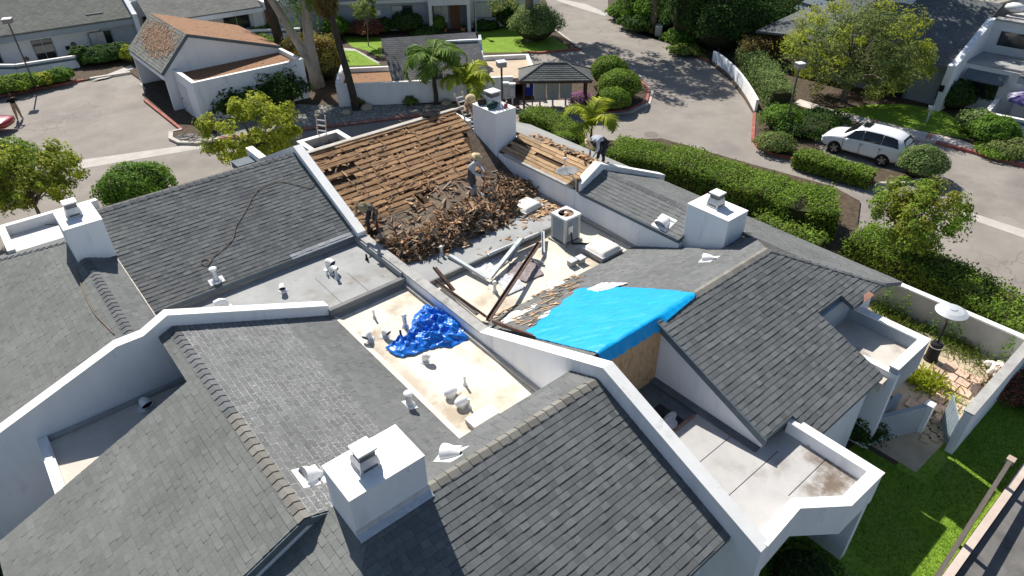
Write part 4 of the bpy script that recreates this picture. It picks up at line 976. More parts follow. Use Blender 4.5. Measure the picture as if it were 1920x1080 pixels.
for (x, y, lb) in ((845, 742, 'white plastic bagged vent, the far one of a pair on the cream roof'), (866, 760, 'white plastic bagged vent, the near one of a pair by the flat skylight')):
    T_ = thing('bagged_vent', lb, 'vent', gp(x, y, 2.88)); r2 = random.Random(x)
    s = MB(); s.ico((0, 0, .15), (.21, .16, .15), 3, jit=.05, rnd=r2); s.obj('plastic_bag', mat('white_plastic', (.78, .78, .78), (.7, .7, .72), 6, .35, spec=.5), T_, local=True, smooth=True)
    s = MB(); s.lathe([(.13, 0), (.1, .05), (.07, .1)], n=12); s.obj('flashing', M_GALV, T_, local=True)
def eyebrow(p, nrm, downdir, label, r=.2, L=.34):
    """half-round metal dormer vent: quarter-cone hood open downhill on a flat flange"""
    T_ = thing('dormer_vent', label, 'vent', p); Nf = Vector(nrm).normalized(); D = Vector(downdir).normalized(); X = D.cross(Nf)
    s = MB(); s.obox(Nf * .012, X, D, Nf, (r * 1.35, L * .75, .008)); s.obj('flange', M_WMETAL, T_, local=True)
    rings = []
    for k in range(7):
        f = k / 6; rr = r * (.25 + .75 * math.sin(f * math.pi / 2)); pos = D * (-L * .6 + L * 1.05 * f)
        rings.append([pos + X * math.cos(t) * rr + Nf * (.02 + math.sin(t) * rr * 1.0) for t in [math.pi * i / 10 for i in range(11)]])
    s = MB(); s.loft(rings, cap=False)
    for i in range(6): pass
    s.obj('hood', M_WMETAL, T_, local=True, smooth=True)
    s = MB(); pos = D * (L * .36); s.v = [tuple(pos + X * math.cos(t) * r * .93 + Nf * (.02 + math.sin(t) * r * .93)) for t in [math.pi * i / 10 for i in range(11)]]; s.f = [tuple(range(11))]; s.m = [0]
    s.obj('louvre_screen', mat('vent_louvre', (.42, .44, .46), (.3, .31, .33), 30, .5, metal=.4), T_, local=True, fix=False)
    return T_
dG, dF2, dS, dK = Vector((CA, 0, -SA)), Vector((0, CA, -SA)), Vector((-CA, 0, -SA)), Vector((0, CA, -SA))
eyebrow(on_plane(583, 893, (2, 0, 4.8), NG), NG, -dG, 'white half-round vent between the ridge and the nearest chimney', .23, .42)
eyebrow(on_plane(847, 852, (0, 8, 4.8), NF2), NF2, Vector((-.5, .8, -.3)), 'white half-round vent just right of the nearest chimney', .23, .4)
eyebrow(on_plane(1245, 418, (SR, 0, SZ), NS), NS, dS, 'white half-round vent on the grey slope left of the rear right chimney', .25, .42)
eyebrow(on_plane(1330, 487, (0, RR, 5.0), NF2), NF2, Vector((-.3, .9, -.35)), 'white half-round vent on the grey slope below the rear right chimney', .19, .36)
# satellite dish on the side wall
T_ = thing('satellite_dish', 'grey satellite dish on a strut mount above the white side wall', 'satellite dish', gp(1074, 343, 4.1))
ctr = Vector((-.22, .12, .52)); ax = Vector((.0, .08, 1)).normalized()
s = MB(); s.lathe([(.02, -.09), (.2, -.07), (.36, -.02), (.45, .03), (.445, .04), (.35, -.008), (.2, -.055), (.02, -.075)], ctr, 26, ax=ax); s.obj('reflector', mat('dish_grey', (.17, .175, .18), (.21, .215, .22), 5, .6), T_, local=True, smooth=True)
s = MB(); s.tube([(0, 0, -.1), (0, 0, .3), (-.1, .05, .42)], .025, 8); s.obj('mast', M_GALV, T_, local=True)
for q in ((.28, .1, -.1), (.2, -.22, -.1)):
    s = MB(); s.tube([(0, 0, .28), q], .014, 6); s.obj('strut', M_GALV, T_, local=True)
s = MB(); s.tube([ctr + Vector((0, .0, -.05)), ctr + Vector((.12, .28, .25)), ctr + Vector((.06, .2, .42))], .016, 6); s.obj('feed_arm', M_GALV, T_, local=True)
s = MB(); s.lathe([(.05, -.05), (.06, .05)], ctr + Vector((.06, .2, .44)), 10, ax=-ax); s.obj('feed_horn', M_WMETAL, T_, local=True)
s = MB(); s.tube([(0, 0, .1), (.15, -.1, -.05), (.3, -.05, -.1), (.28, .1, .0), (.12, .12, -.08)], .01, 6); s.obj('cable', M_BLACK, T_, local=True, smooth=True)

# fallen flashing, trim and beams
M_TRIM = mat('grey_painted_trim', (.40, .43, .44), (.48, .505, .51), 4, .6, spec=.4)
M_RUST = mat('dark_brown_trim', (.085, .05, .038), (.16, .10, .075), 5, .7, c3=(.35, .3, .26), s3=3, t3=(.62, .74))
def lbar(pts, label, wd=.13, m_=None, th=.03, cat='trim', name='metal_trim'):
    T_ = thing(name, label, cat, pts[0])
    s = MB(); s.bar(pts[0], pts[1], wd, th); s.obj('web', m_ or M_TRIM, T_)
    d = (Vector(pts[1]) - Vector(pts[0])).normalized(); sd_ = d.cross(Vector((0, 0, 1))).normalized() * (wd / 2 - .008)
    s = MB(); s.bar(Vector(pts[0]) + sd_ + Vector((0, 0, .05)), Vector(pts[1]) + sd_ + Vector((0, 0, .05)), .014, .1); s.obj('lip', m_ or M_TRIM, T_)
zf = 2.96
lbar([gp(842, 479, 3.17), gp(914, 523, 3.05)], 'pale grey metal trim forming the left side of the fallen frame', .2)
lbar([gp(917, 523, 3.06), gp(978, 447, 3.3)], 'pale grey metal trim forming the right side of the fallen frame', .2)
lbar([gp(915, 478, 3.17), gp(1012, 437, 3.2)], 'long pale grey trim lying along the edge of the grey flat roof', .17)
lbar([gp(1018, 434, 3.2), gp(1019, 478, 3.0)], 'bent grey trim standing against the air conditioner', .12)
lbar([gp(985, 482, 3.0), gp(1020, 494, 2.98)], 'short grey trim near the foot of the air conditioner', .1)
lbar([gp(972, 462, 3.25), gp(955, 490, 3.05)], 'crumpled grey trim propped on the fallen frame', .14)
lbar([gp(1012, 455, 3.3), gp(915, 601, 3.42)], 'long dark brown beam leaning across to the party wall', .13, M_RUST, .05, 'beam', 'roof_beam')
lbar([gp(815, 502, 3.55), gp(851, 545, 3.1)], 'short dark brown board leaning over the party wall', .15, M_RUST, .03, 'beam', 'roof_beam')
lbar([gp(818, 527, 3.16), gp(912, 594, 3.22)], 'narrow brown trim lying along the foot of the party wall', .09, M_RUST, .03)
lbar([gp(822, 533, 3.05), gp(895, 590, 3.1)], 'grey trim board lying beside the party wall', .12, M_CAPG, .03)
lbar([gp(926, 603, 3.5), gp(1008, 634, 4.05)], 'brown and white drip edge lying up the slope beside the tarp', .16, M_RUST, .03)
# torn membrane sheets on the cream roof
for pts, m_, lb in (([(880, 500), (935, 470), (955, 490), (912, 522)], mat('crumpled_white_sheet', (.66, .64, .63), (.5, .47, .48), 6, .8, .6, 14), 'crumpled white membrane inside the fallen frame'), ([(955, 495), (1000, 490), (1020, 515), (985, 530), (950, 515)], mat('mauve_membrane', (.22, .185, .185), (.32, .27, .265), 5, .85, .5, 14), 'mauve grey membrane sheet below the fallen frame'), ([(928, 520), (965, 512), (985, 540), (950, 555)], mat('pale_membrane', (.58, .58, .6), (.48, .48, .5), 5, .8, .4, 16), 'pale grey membrane sheet beside the grey pipe'), ([(1100, 545), (1128, 533), (1180, 533), (1120, 552)], mat('white_paper', (.74, .73, .70), (.6, .58, .55), 6, .8, .4, 16), 'torn white paper sticking out above the tarp')):
    z0 = 2.93
    if 'tarp' in lb: P4 = [on_plane(x, y, (0, RR, 5.0), NF2) + NF2 * .03 for x, y in pts]
    else: P4 = [gp(x, y, z0) for x, y in pts]
    cc = sum(P4, Vector()) / len(P4)
    def fn(a, b, P4=P4, cc=cc):
        t = a * len(P4); i = int(t) % len(P4); e = P4[i].lerp(P4[(i + 1) % len(P4)], t - int(t)); p = cc.lerp(e, b)
        return (p.x, p.y, p.z + .05 * abs(noise2(p.x * 5, p.y * 5, 2)) + .02 * noise2(p.x * 13, p.y * 12, 3) + .012)
    o = grid_obj('membrane_sheet', 40, 12, fn, m_, thick=.006); tag(o, lb, 'membrane')
for i, (x, y, lb) in enumerate(((950, 600, 'white torn paper scrap beside the leaning beam'), (1042, 585, 'white torn paper scrap left of the tarp'), (975, 588, 'crumpled white paper heap under the leaning beam'), (1038, 535, 'white paper lump on the cream roof edge'))):
    c = on_plane(x, y, (0, RR, 5.0), NF2) if y > 540 else gp(x, y, 2.95); r_ = (.32, .38, .4, .28)[i]
    def fn(a, b, c=c, r_=r_, i=i):
        t = 2 * math.pi * a; rr = r_ * b * (1 + .35 * math.sin(3 * t + i) + .2 * math.sin(5 * t)); x_, y_ = c.x + math.cos(t) * rr * 1.4, c.y + math.sin(t) * rr * .7
        z = (zR(y_) if y_ < 13.4 else 2.93); return (x_, y_, max(z, 2.93) + .02 + .07 * abs(noise2(x_ * 6, y_ * 6, i)) * (1.2 - b))
    o = grid_obj('paper_scrap', 26, 8, fn, mat('white_paper', (.74, .73, .70)), thick=.005); tag(o, lb, 'paper')
# concrete-coloured vent blocks beside the conduit
for x, y, lb in ((1072, 497, 'first weathered duct block below the air conditioner conduit'), (1088, 492, 'second weathered duct block beside the cream skylight')):
    T_ = thing('duct_block', lb, 'duct', gp(x, y, 2.92)); s = MB(); s.box((-.14, -.12, 0), (.14, .12, .2)); s.obj('body', M_CAPG, T_, local=True, bevel=.03); s = MB(); s.box((-.16, -.14, .2), (.16, .14, .23)); s.obj('lid', M_GALV, T_, local=True)
# ropes
M_ROPE = mat('brown_rope', (.20, .135, .085), (.30, .21, .14), 30, .9)
def rope(pix, p0, n, r, label, extra=()):
    pts = [on_plane(x, y, p0, n) + Vector(n) * (r + .028) for x, y in pix]
    sm = []
    for i in range(len(pts) - 1):                # Catmull-Rom
        a, b, c, d = pts[max(i - 1, 0)], pts[i], pts[i + 1], pts[min(i + 2, len(pts) - 1)]
        for k in range(6):
            t = k / 6; sm.append(.5 * ((2 * b) + (c - a) * t + (2 * a - 5 * b + 4 * c - d) * t * t + (3 * b - a - 3 * c + d) * t ** 3))
    sm.append(pts[-1]); s = MB(); s.tube(sm, r, 6); o = s.obj('rope', M_ROPE, smooth=True); tag(o, label, 'rope')
coil = [(385 + 9 * math.cos(t) * (1 - k * .01), 492 + 6 * math.sin(t)) for k, t in enumerate([i * .9 for i in range(18)])]
rope([(575, 303), (584, 320), (591, 338), (586, 351), (577, 353), (556, 347), (527, 341), (506, 346), (489, 353), (474, 370), (465, 388), (453, 408), (443, 424), (440, 440), (434, 452), (418, 468), (402, 480)] + coil, (0, LR, 5.2), NL, .011, 'brown rope snaking down the dark shingle roof to a coil')
rope([(143, 505), (152, 530), (163, 560), (180, 590), (198, 610), (216, 628)], (MR, 0, 4.66), NS, .012, 'thin brown rope lying on the green-grey slope below the left chimney')
c0 = gp(30, 428, 3.02); s = MB(); s.tube([gp(*q, 3.03) for q in ((22, 430), (45, 427), (70, 420), (100, 421), (128, 420))], .014, 6); tag(s.obj('rope', M_ROPE, smooth=True), 'dark hose lying on the small flat roof at the left edge', 'rope')

s = MB(); s.box((9.56, 6.75, 2.931), (11.3, 7.55, 2.938)); tag(s.obj('tar_black_opening_sheet', mat('tar_black_opening', (.018, .018, .02), (.04, .04, .042), 5, .6)), 'flat black sheet standing in for a dark opening in the shaded recess under the boarded wall', 'roof opening')  # flat black sheet laid on the roof in place of a dark opening
def fn(a, b):
    t = 2 * math.pi * a; rr_ = .3 * b * (1 + .3 * math.sin(3 * t)); x_, y_ = 10.9 + math.cos(t) * rr_ * 1.3, 6.98 + math.sin(t) * rr_ * .7
    return (x_, y_, 2.945 + .08 * abs(noise2(x_ * 6, y_ * 6, 4)) * (1.2 - b))
tag(grid_obj('plastic_scrap', 26, 8, fn, mat('crumpled_white_sheet', (.66, .64, .63)), thick=.005), 'crumpled pale plastic lying on the black opening sheet', 'plastic')
# ================================================================ ground, roads, beds
M_SOIL = mat('bark_mulch', (.06, .045, .033), (.115, .085, .06), 5, .95, .6, 30, c3=(.16, .13, .10), s3=9, t3=(.6, .75))
M_ASPH = mat('worn_asphalt', (.24, .215, .19), (.295, .266, .236), .5, .9, .25, 60, c3=(.18, .165, .15), s3=.22, t3=(.5, .72), c4=(.20, .19, .175), s4=11, t4=(.68, .8))
M_CONC = mat('pale_concrete', (.42, .39, .355), (.49, .46, .42), 1.5, .9, .2, 50, c3=(.38, .35, .31), s3=1.2, t3=(.6, .8))
M_RED = mat('red_kerb_paint', (.30, .085, .065), (.38, .15, .12), 2.5, .8, c3=(.45, .36, .32), s3=4, t3=(.6, .72))
M_KERB = mat('kerb_concrete', (.46, .42, .38), (.55, .51, .46), 2.5, .9, .2, 40, c3=(.32, .16, .13), s3=1.5, t3=(.6, .75))
M_LAWN = mat('lawn_turf', (.15, .255, .022), (.22, .335, .035), 1.4, .9, .6, 40, c3=(.20, .27, .05), s3=.7, t3=(.55, .75), c4=(.055, .11, .018), s4=9, t4=(.5, .68))
M_ROCK = mat('river_gravel', (.22, .205, .185), (.40, .38, .345), 22, .85, .9, 26, c3=(.12, .11, .10), s3=30, t3=(.5, .6))
M_DIRT = mat('patio_dirt', (.42, .34, .24), (.52, .43, .31), 2, .95, .5, 30, c3=(.3, .24, .16), s3=1.5, t3=(.55, .75))
def sheet(name, pts, z, m_, k='structure'):
    s = MB(); s.v = [(p[0], p[1], z) for p in pts]; s.f = [tuple(range(len(pts)))]; s.m = [0]
    o = s.obj(name, m_); return kind(o, k)
def bedobj(name, pts, z0, z1, m_):
    s = MB(); s.prism([(p[0], p[1]) for p in pts], z0, z1); return kind(s.obj(name, m_))
def pp(*px, z=0.0): return [gp(x, y, z) for x, y in px]
sheet('ground', [(-400, -400), (400, -400), (400, 400), (-400, 400)], -.01, M_SOIL)
# cracked asphalt with a network of sealed cracks
def asphalt():
    m = M_ASPH; n = m.node_tree; N = n.nodes; K = n.links; b = N['Principled BSDF']
    src = b.inputs['Base Color'].links[0].from_socket
    g = N.new('ShaderNodeNewGeometry'); v = N.new('ShaderNodeTexVoronoi'); v.feature = 'DISTANCE_TO_EDGE'; v.inputs['Scale'].default_value = .34
    nz = N.new('ShaderNodeTexNoise'); nz.inputs['Scale'].default_value = .9; nz.inputs['Detail'].default_value = 5; K.new(g.outputs['Position'], nz.inputs[0])
    mx = N.new('ShaderNodeMix'); mx.data_type = 'RGBA'; mx.blend_type = 'LINEAR_LIGHT'; mx.inputs[0].default_value = .9; K.new(g.outputs['Position'], mx.inputs[6]); K.new(nz.outputs['Color'], mx.inputs[7]); K.new(mx.outputs[2], v.inputs['Vector'])
    r = N.new('ShaderNodeMapRange'); r.inputs[1].default_value = .004; r.inputs[2].default_value = .016; r.inputs[3].default_value = .55; r.inputs[4].default_value = 0; K.new(v.outputs['Distance'], r.inputs[0])
    n2 = N.new('ShaderNodeTexNoise'); n2.inputs['Scale'].default_value = .16; K.new(g.outputs['Position'], n2.inputs[0])
    r2 = N.new('ShaderNodeMapRange'); r2.inputs[1].default_value = .45; r2.inputs[2].default_value = .6; K.new(n2.outputs[0], r2.inputs[0])
    mu = N.new('ShaderNodeMath'); mu.operation = 'MULTIPLY'; K.new(r.outputs[0], mu.inputs[0]); K.new(r2.outputs[0], mu.inputs[1])
    x = N.new('ShaderNodeMix'); x.data_type = 'RGBA'; x.inputs[7].default_value = (.13, .12, .11, 1); K.new(mu.outputs[0], x.inputs[0]); K.new(src, x.inputs[6]); K.new(x.outputs[2], b.inputs['Base Color'])
asphalt()
sheet('road', [ow(-110, 22), ow(110, 10), ow(110, 130), ow(-110, 130)], 0.0, M_ASPH)
sheet('gutter_strip', pp((138, 302), (330, 275), (400, 266), (404, 274), (340, 285), (143, 318)), .006, M_CONC)
sheet('gutter_strip', pp((1797, 391), (1920, 431), (2100, 492), (2100, 510), (1920, 446), (1795, 403)), .006, M_CONC)
sheet('gutter_strip', pp((1060, 0), (1100, 8), (1140, 26), (1134, 30), (1085, 15), (1040, 0)), .006, M_CONC)
sheet('kerb_ramp', pp((1040, 58), (1050, 60), (1082, 85), (1088, 92), (1075, 92)), .008, M_CONC)
B1 = [(-300, 225), (-100, 197), (0, 182), (70, 168), (160, 152), (245, 138), (262, 150), (272, 166), (420, 20), (300, -60), (-500, -60), (-500, 200)]
B2 = [(272, 190), (342, 246), (322, 250), (321, 262), (338, 270), (372, 271), (410, 263), (500, 252), (600, 240), (700, 228), (800, 216), (870, 207), (960, 201), (985, 205), (1070, 208), (1115, 214), (1180, 208), (1212, 192), (1217, 172), (1192, 142), (1155, 117), (1118, 112), (1112, 150), (1005, 150), (985, 118), (978, 97), (1010, 101), (1090, 93), (1062, 74), (1040, 58), (1030, 25), (1010, -40), (440, -60), (330, 0), (275, 150)]
B3 = [(1140, 22), (1165, 38), (1200, 55), (1270, 85), (1330, 118), (1345, 130), (1368, 150), (1395, 185), (1413, 215), (1411, 262), (1421, 278), (1450, 291), (1500, 304), (1560, 322), (1640, 347), (1700, 346), (1742, 330), (1738, 310), (1692, 326), (1600, 310), (1540, 293), (1526, 258), (1572, 236), (1700, 259), (1760, 270), (1920, 314), (2150, 372), (2500, 150), (2000, -80), (1140, -60)]
B4 = [(1000, 214), (1062, 224), (1092, 252), (1088, 276), (1140, 266), (1240, 262), (1400, 308), (1560, 352), (1612, 380), (1606, 430), (1690, 468), (1790, 500), (1925, 596), (2150, 760)]
B5 = [(-200, 352), (0, 330), (42, 318), (76, 306), (84, 294), (70, 284), (0, 264), (-200, 250)]
b1 = bedobj('planting_bed', pp(*B1), -.02, .10, M_SOIL)
b2 = bedobj('planting_bed', pp(*B2), -.02, .11, M_SOIL)
b3 = bedobj('planting_bed', pp(*B3), -.02, .105, M_SOIL)
p4_ = pp(*B4) + [Vector((40, -12, 0)), Vector((13, -12, 0)), Vector((13, 10, 0)), Vector((19, 26.5, 0))]
b4 = bedobj('planting_bed', p4_, -.02, .095, M_SOIL)
b5 = bedobj('planting_bed', pp(*B5), -.02, .102, M_SOIL)
b6 = bedobj('planting_bed', [Vector((-14, 25, 0)), Vector((-14, 31.5, 0)), Vector((-3, 33.2, 0)), Vector((9.5, 32.2, 0)), Vector((13.6, 31.5, 0)), Vector((13.6, 25, 0))], -.02, .098, M_SOIL)
def kerb(pix, m_, zt=.15, wd=.17):
    pts = [gp(x, y, .0) for x, y in pix]; s = MB()
    L, Rr = [], []
    for i, p in enumerate(pts):
        d = (pts[min(i + 1, len(pts) - 1)] - pts[max(i - 1, 0)]); d.z = 0; d.normalize(); n = Vector((-d.y, d.x, 0)) * wd / 2; L.append(p + n); Rr.append(p - n)
    for i in range(len(pts) - 1):
        s.prism([(L[i].x, L[i].y), (L[i + 1].x, L[i + 1].y), (Rr[i + 1].x, Rr[i + 1].y), (Rr[i].x, Rr[i].y)], -.01, zt)
    return kind(s.obj('kerb', m_))
kerb(B1[:4], M_RED); kerb([(70, 168), (158, 152)], M_RED); kerb([(170, 150), (245, 138)], M_KERB, .17, .3)
kerb([(272, 190), (342, 246)], M_RED); kerb(B2[2:7] , M_KERB, .16, .26); kerb([(322, 250), (342, 246)], M_KERB, .16, .2); kerb(B2[6:13], M_RED)
kerb(B2[14:20], M_RED); kerb([(1112, 216), (1181, 211), (1215, 194), (1221, 172), (1196, 141)], M_KERB, .05, .35); kerb([(978, 98), (1010, 101), (1088, 93)], M_RED); kerb([(1088, 93), (1062, 74), (1040, 58)], M_KERB)
kerb(B3[:5], M_RED); kerb([(1414, 215), (1411, 262), (1421, 278), (1450, 291), (1500, 304), (1560, 322), (1640, 347)], M_RED); kerb([(1640, 347), (1700, 346), (1742, 330)], M_KERB)
kerb([(1572, 236), (1700, 259), (1755, 269)], M_KERB); kerb([(1755, 269), (1920, 314), (2120, 366)], M_RED, .16, .22); kerb(B5[1:7], M_KERB)
kerb([(985, 205), (1070, 208), (1112, 214)], M_RED)
# pavement on the right with brick bands
sw = sheet('pavement', pp((1486, 194), (1545, 212), (1640, 238), (1760, 266), (1920, 310), (2100, 360), (2100, 340), (1920, 288), (1840, 277), (1800, 262), (1700, 240), (1600, 215), (1560, 205), (1500, 186), z=.11), .114, mat('pinkish_concrete', (.56, .50, .45), (.62, .56, .51), 2, .9, .2, 50))
M_BRICK = mat('salmon_brick', (.46, .20, .13), (.55, .28, .19), 6, .85, .3, 40, island=.15)
for (a, b, c, d) in (((1629, 234), (1640, 237), (1649, 226), (1640, 223)), ((1733, 260), (1744, 263), (1752, 251), (1741, 248)), ((1872, 297), (1884, 301), (1888, 287), (1876, 283))):
    A, B, C_, D = (gp(*q, .118) for q in (a, b, c, d))
    for i in range(4):
        for j in range(2):
            s = MB(); f = lambda x, y: (A.lerp(B, x)).lerp(D.lerp(C_, x), y)
            q = [f(j * .5 + .03, i * .25 + .02), f(j * .5 + .47, i * .25 + .02), f(j * .5 + .47, i * .25 + .23), f(j * .5 + .03, i * .25 + .23)]
            s.slab([(p.x, p.y, .122) for p in q], .012); s.obj('brick', M_BRICK, sw)
sheet('walkway', pp((170, 152), (245, 122), (252, 128), (200, 146), z=.1), .104, M_CONC)
sheet('walkway', pp((625, 88), (665, 92), (690, 105), (712, 118), (704, 122), (672, 106), (625, 98), z=.1), .115, M_CONC)
sheet('lawn', pp((893, 55), (960, 52), (1000, 62), (1042, 72), (1065, 88), (1064, 94), (1010, 98), (905, 99), z=.1), .116, M_LAWN)
sheet('lawn', pp((600, 92), (668, 96), (700, 115), (715, 122), (600, 125), z=.1), .117, M_LAWN)
sheet('lawn', pp((640, 68), (715, 70), (716, 110), (690, 96), (660, 88), z=.1), .1185, M_LAWN)
sheet('lawn', pp((450, 40), (520, 50), (520, 66), (455, 62), z=.1), .1165, M_LAWN)
sheet('lawn', pp((1190, 60), (1240, 62), (1320, 100), (1332, 116), (1270, 84), (1205, 55), z=.1), .112, M_LAWN)
sheet('lawn', pp((1445, 30), (1510, 28), (1500, 46), (1445, 50), z=.1), .113, M_LAWN)
sheet('lawn', pp((1560, 205), (1640, 196), (1700, 195), (1770, 208), (1815, 240), (1818, 262), (1700, 240), (1600, 215), z=.1), .1135, M_LAWN)
# rounded gravel bed behind the stripped unit: single stones as one uncountable mass
sheet('gravel_bed', pp((405, 262), (410, 220), (560, 195), (640, 200), (940, 192), (955, 200), (870, 206), (700, 227), (500, 251), z=.11), .115, M_ROCK)
rr = random.Random(5); s = MB()
for _ in range(1500):
    x = rr.uniform(560, 930); y = rr.uniform(196, 240)
    if y > 239 - (x - 600) * .123 or y < 197: continue
    p = gp(x, y, .12); r_ = rr.uniform(.05, .12); s.ico(p, (r_, r_ * rr.uniform(.6, 1), r_ * .5), 1)
for _ in range(160):
    p = gp(rr.uniform(332, 408), rr.uniform(252, 268), .12); r_ = rr.uniform(.06, .15); s.ico(p, (r_, r_ * .8, r_ * .5), 1)
for _ in range(240):
    p = gp(rr.uniform(1065, 1110), rr.uniform(190, 205), .12); r_ = rr.uniform(.05, .1); s.ico(p, (r_, r_ * .8, r_ * .5), 1)
o = s.obj('gravel', mat('grey_cobbles', (.26, .245, .225), (.40, .38, .35), 3, .85, island=.4), smooth=True); tag(o, 'loose grey river stones spread along the planting bed', 'gravel'); kind(o, 'stuff')
for i, (x, y, r_) in enumerate(((650, 214, .34), (688, 205, .42), (837, 196, .38), (802, 203, .22), (1152, 190, .2), (392, 245, .35))):
    s = MB(); s.ico((0, 0, .1), (r_, r_ * .85, r_ * .62), 3, jit=.03, rnd=random.Random(i)); p = gp(x, y, .1)
    s.v = [(a + p.x, b + p.y, c + p.z) for a, b, c in s.v]; o = s.obj('boulder', mat('tan_boulder', (.33, .28, .215), (.44, .39, .31), 4, .9, .5, 14), smooth=True)
    tag(o, ('round tan boulder nearest the ladder', 'angular tan boulder beside the tall palm trunk', 'broad tan boulder at the foot of the queen palm', 'small grey boulder left of the queen palm', 'small boulder by the mail shelter hedge', 'boulder at the nose of the gravel island')[i], 'boulder', 'boulders in the gravel bed')
mh = gp(1221, 252, .003); s = MB(); s.lathe([(.42, 0), (.42, .006)], mh, 28); o = s.obj('manhole_cover', mat('cast_iron', (.16, .145, .13), (.22, .2, .18), 20, .8, .6, 60)); tag(o, 'round dark manhole cover set in the street', 'manhole cover')
# ---------------------------------------------------------------- near right: patio, garden walls, lawn, parking strip
lawn = sheet('lawn', [(13.2, 4.2), (17.0, 4.2), (17.0, 3.0), (19.2, 3.0), (19.3, 2.2), (40, 2.2), (40, .62), (2, .62), (2, 4.2)], .105, M_LAWN)
sheet('patio_ground', [(17.2, 2.5), (26.4, 2.3), (26.4, 9.5), (19.8, 9.5), (19.8, 4.2), (17.2, 4.2)], .108, M_DIRT)
sheet('parking', [(2, -14), (44, -14), (44, .38), (2, .38)], .1, mat('dark_asphalt', (.13, .125, .12), (.18, .172, .165), 1, .9, .3, 60, c3=(.09, .088, .085), s3=.8, t3=(.5, .7)))
sheet('parking_line', [(17.4, -.9), (20.6, -.9), (20.6, -.8), (17.4, -.8)], .1045, mat('white_line', (.7, .68, .64), (.5, .49, .46), 8, .8))
s = MB(); s.box((2, .4, -.02), (44, .6, .26)); kind(s.obj('kerb', mat('pink_kerb', (.50, .41, .35), (.57, .48, .42), 3, .9, .2, 40)))
# ================================================================ houses, garages, walls around
M_SID = mat('blue_grey_siding', (.30, .335, .37), (.34, .375, .405), 2, .8)
M_SIDW = mat('pale_wall_paint', (.60, .615, .625), (.66, .67, .68), 2, .85, .2, 40)
M_TRIMB = mat('slate_blue_trim', (.13, .17, .20), (.16, .20, .23), 3, .7)
M_BLIND = mat('window_blind', (.45, .45, .42), (.52, .52, .49), 3, .7)
M_SHF = shingle_mat('far_shingle', (.165, .17, .16), (.235, .24, .225))
def far_shingle(name, cA, cB, scale=6.0, ang=0.0):
    """course lines for roofs too far off to tell tabs apart"""
    m = shingle_mat(name, cA, cB); n = m.node_tree; N = n.nodes; K = n.links; b = N['Principled BSDF']
    src = b.inputs['Base Color'].links[0].from_socket; g = N.new('ShaderNodeNewGeometry'); mp = N.new('ShaderNodeMapping'); mp.inputs['Rotation'].default_value = (0, 0, -ang); K.new(g.outputs['Position'], mp.inputs[0])
    br = N.new('ShaderNodeTexBrick'); br.inputs['Scale'].default_value = 1.0; br.inputs['Brick Width'].default_value = .32; br.inputs['Row Height'].default_value = .155; br.inputs['Mortar Size'].default_value = .012
    br.inputs['Color1'].default_value = (.82, .82, .82, 1); br.inputs['Color2'].default_value = (1.1, 1.1, 1.1, 1); br.inputs['Mortar'].default_value = (.35, .35, .35, 1); K.new(mp.outputs[0], br.inputs[0])
    x = N.new('ShaderNodeMix'); x.data_type = 'RGBA'; x.blend_type = 'MULTIPLY'; x.inputs[0].default_value = 1; K.new(src, x.inputs[6]); K.new(br.outputs[0], x.inputs[7]); K.new(x.outputs[2], b.inputs['Base Color'])
    return m
def wall_local(T_, px, py, y0):              # pixel -> local (x, z) on the plane y = y0 of a thing
    m = wmat(T_); n = (m.to_3x3() @ Vector((0, 1, 0))); p0 = m @ Vector((0, y0, 0)); p = m.inverted() @ on_plane(px, py, p0, n); return p.x, p.z
def roof_local(T_, px, py, z): 
    p = wmat(T_).inverted() @ gp(px, py, z); return p.x, p.y
def window(T_, x0, x1, z0, z1, y0, n=2, door=False, name='window', blind=0.0, fr=None):
    """frame proud of the wall with recessed panes; front faces -y"""
    fm = fr or M_TRIMB; t = .06
    s = MB(); s.box((x0, y0 - .04, z0), (x0 + t, y0 + .05, z1)); s.box((x1 - t, y0 - .04, z0), (x1, y0 + .05, z1)); s.box((x0 + t, y0 - .04, z1 - t), (x1 - t, y0 + .05, z1)); s.box((x0 + t, y0 - .04, z0), (x1 - t, y0 + .05, z0 + t))
    W_ = s.obj(name, fm, T_, local=True)
    for i in range(n):
        a = x0 + t + (x1 - x0 - 2 * t) * i / n + .015; b = x0 + t + (x1 - x0 - 2 * t) * (i + 1) / n - .015
        s = MB(); s.box((a - x0 * 0, y0 - .012, z0 + t), (b, y0 + .0, z1 - t)); o = s.obj('pane', M_BLIND if (blind and (i + 1) / n <= blind) else M_DARKGLASS, T_, local=True)
        o.parent = W_; o.location = o.location - W_.location
    return W_
# ---- garage with leaf-covered roof
GA = thing('garage', 'white garage with brown leaf litter on its lopsided gable roof', 'garage', (14.5, 50, .05))
far_u = far_shingle('garage_shingle', (.20, .205, .185), (.27, .275, .25), ang=R(90))
M_LEAF = mat('brown_leaf_litter', (.21, .115, .065), (.33, .19, .115), 9, .95, .7, 22, c3=(.40, .27, .18), s3=14, t3=(.58, .7), c4=(.12, .07, .045), s4=2, t4=(.55, .7))
ru, rz_, lu, lz, bu, bz = 12.6, 4.7, 10.42, 2.62, 18.55, 2.85
g0, g1 = 47.85, 55.6
s = MB(); s.slab([(ru, g0, rz_), (ru, g1, rz_), (lu, g1, lz), (lu, g0, lz)], .14); rf = s.obj('roof', far_u, GA)
s = MB(); s.slab([(ru, g0, rz_), (bu, g0, bz), (bu, g1, bz), (ru, g1, rz_)], .14); s.obj('roof', M_LEAF, GA)
s = MB()
k_ = (rz_ - lz) / (ru - lu)
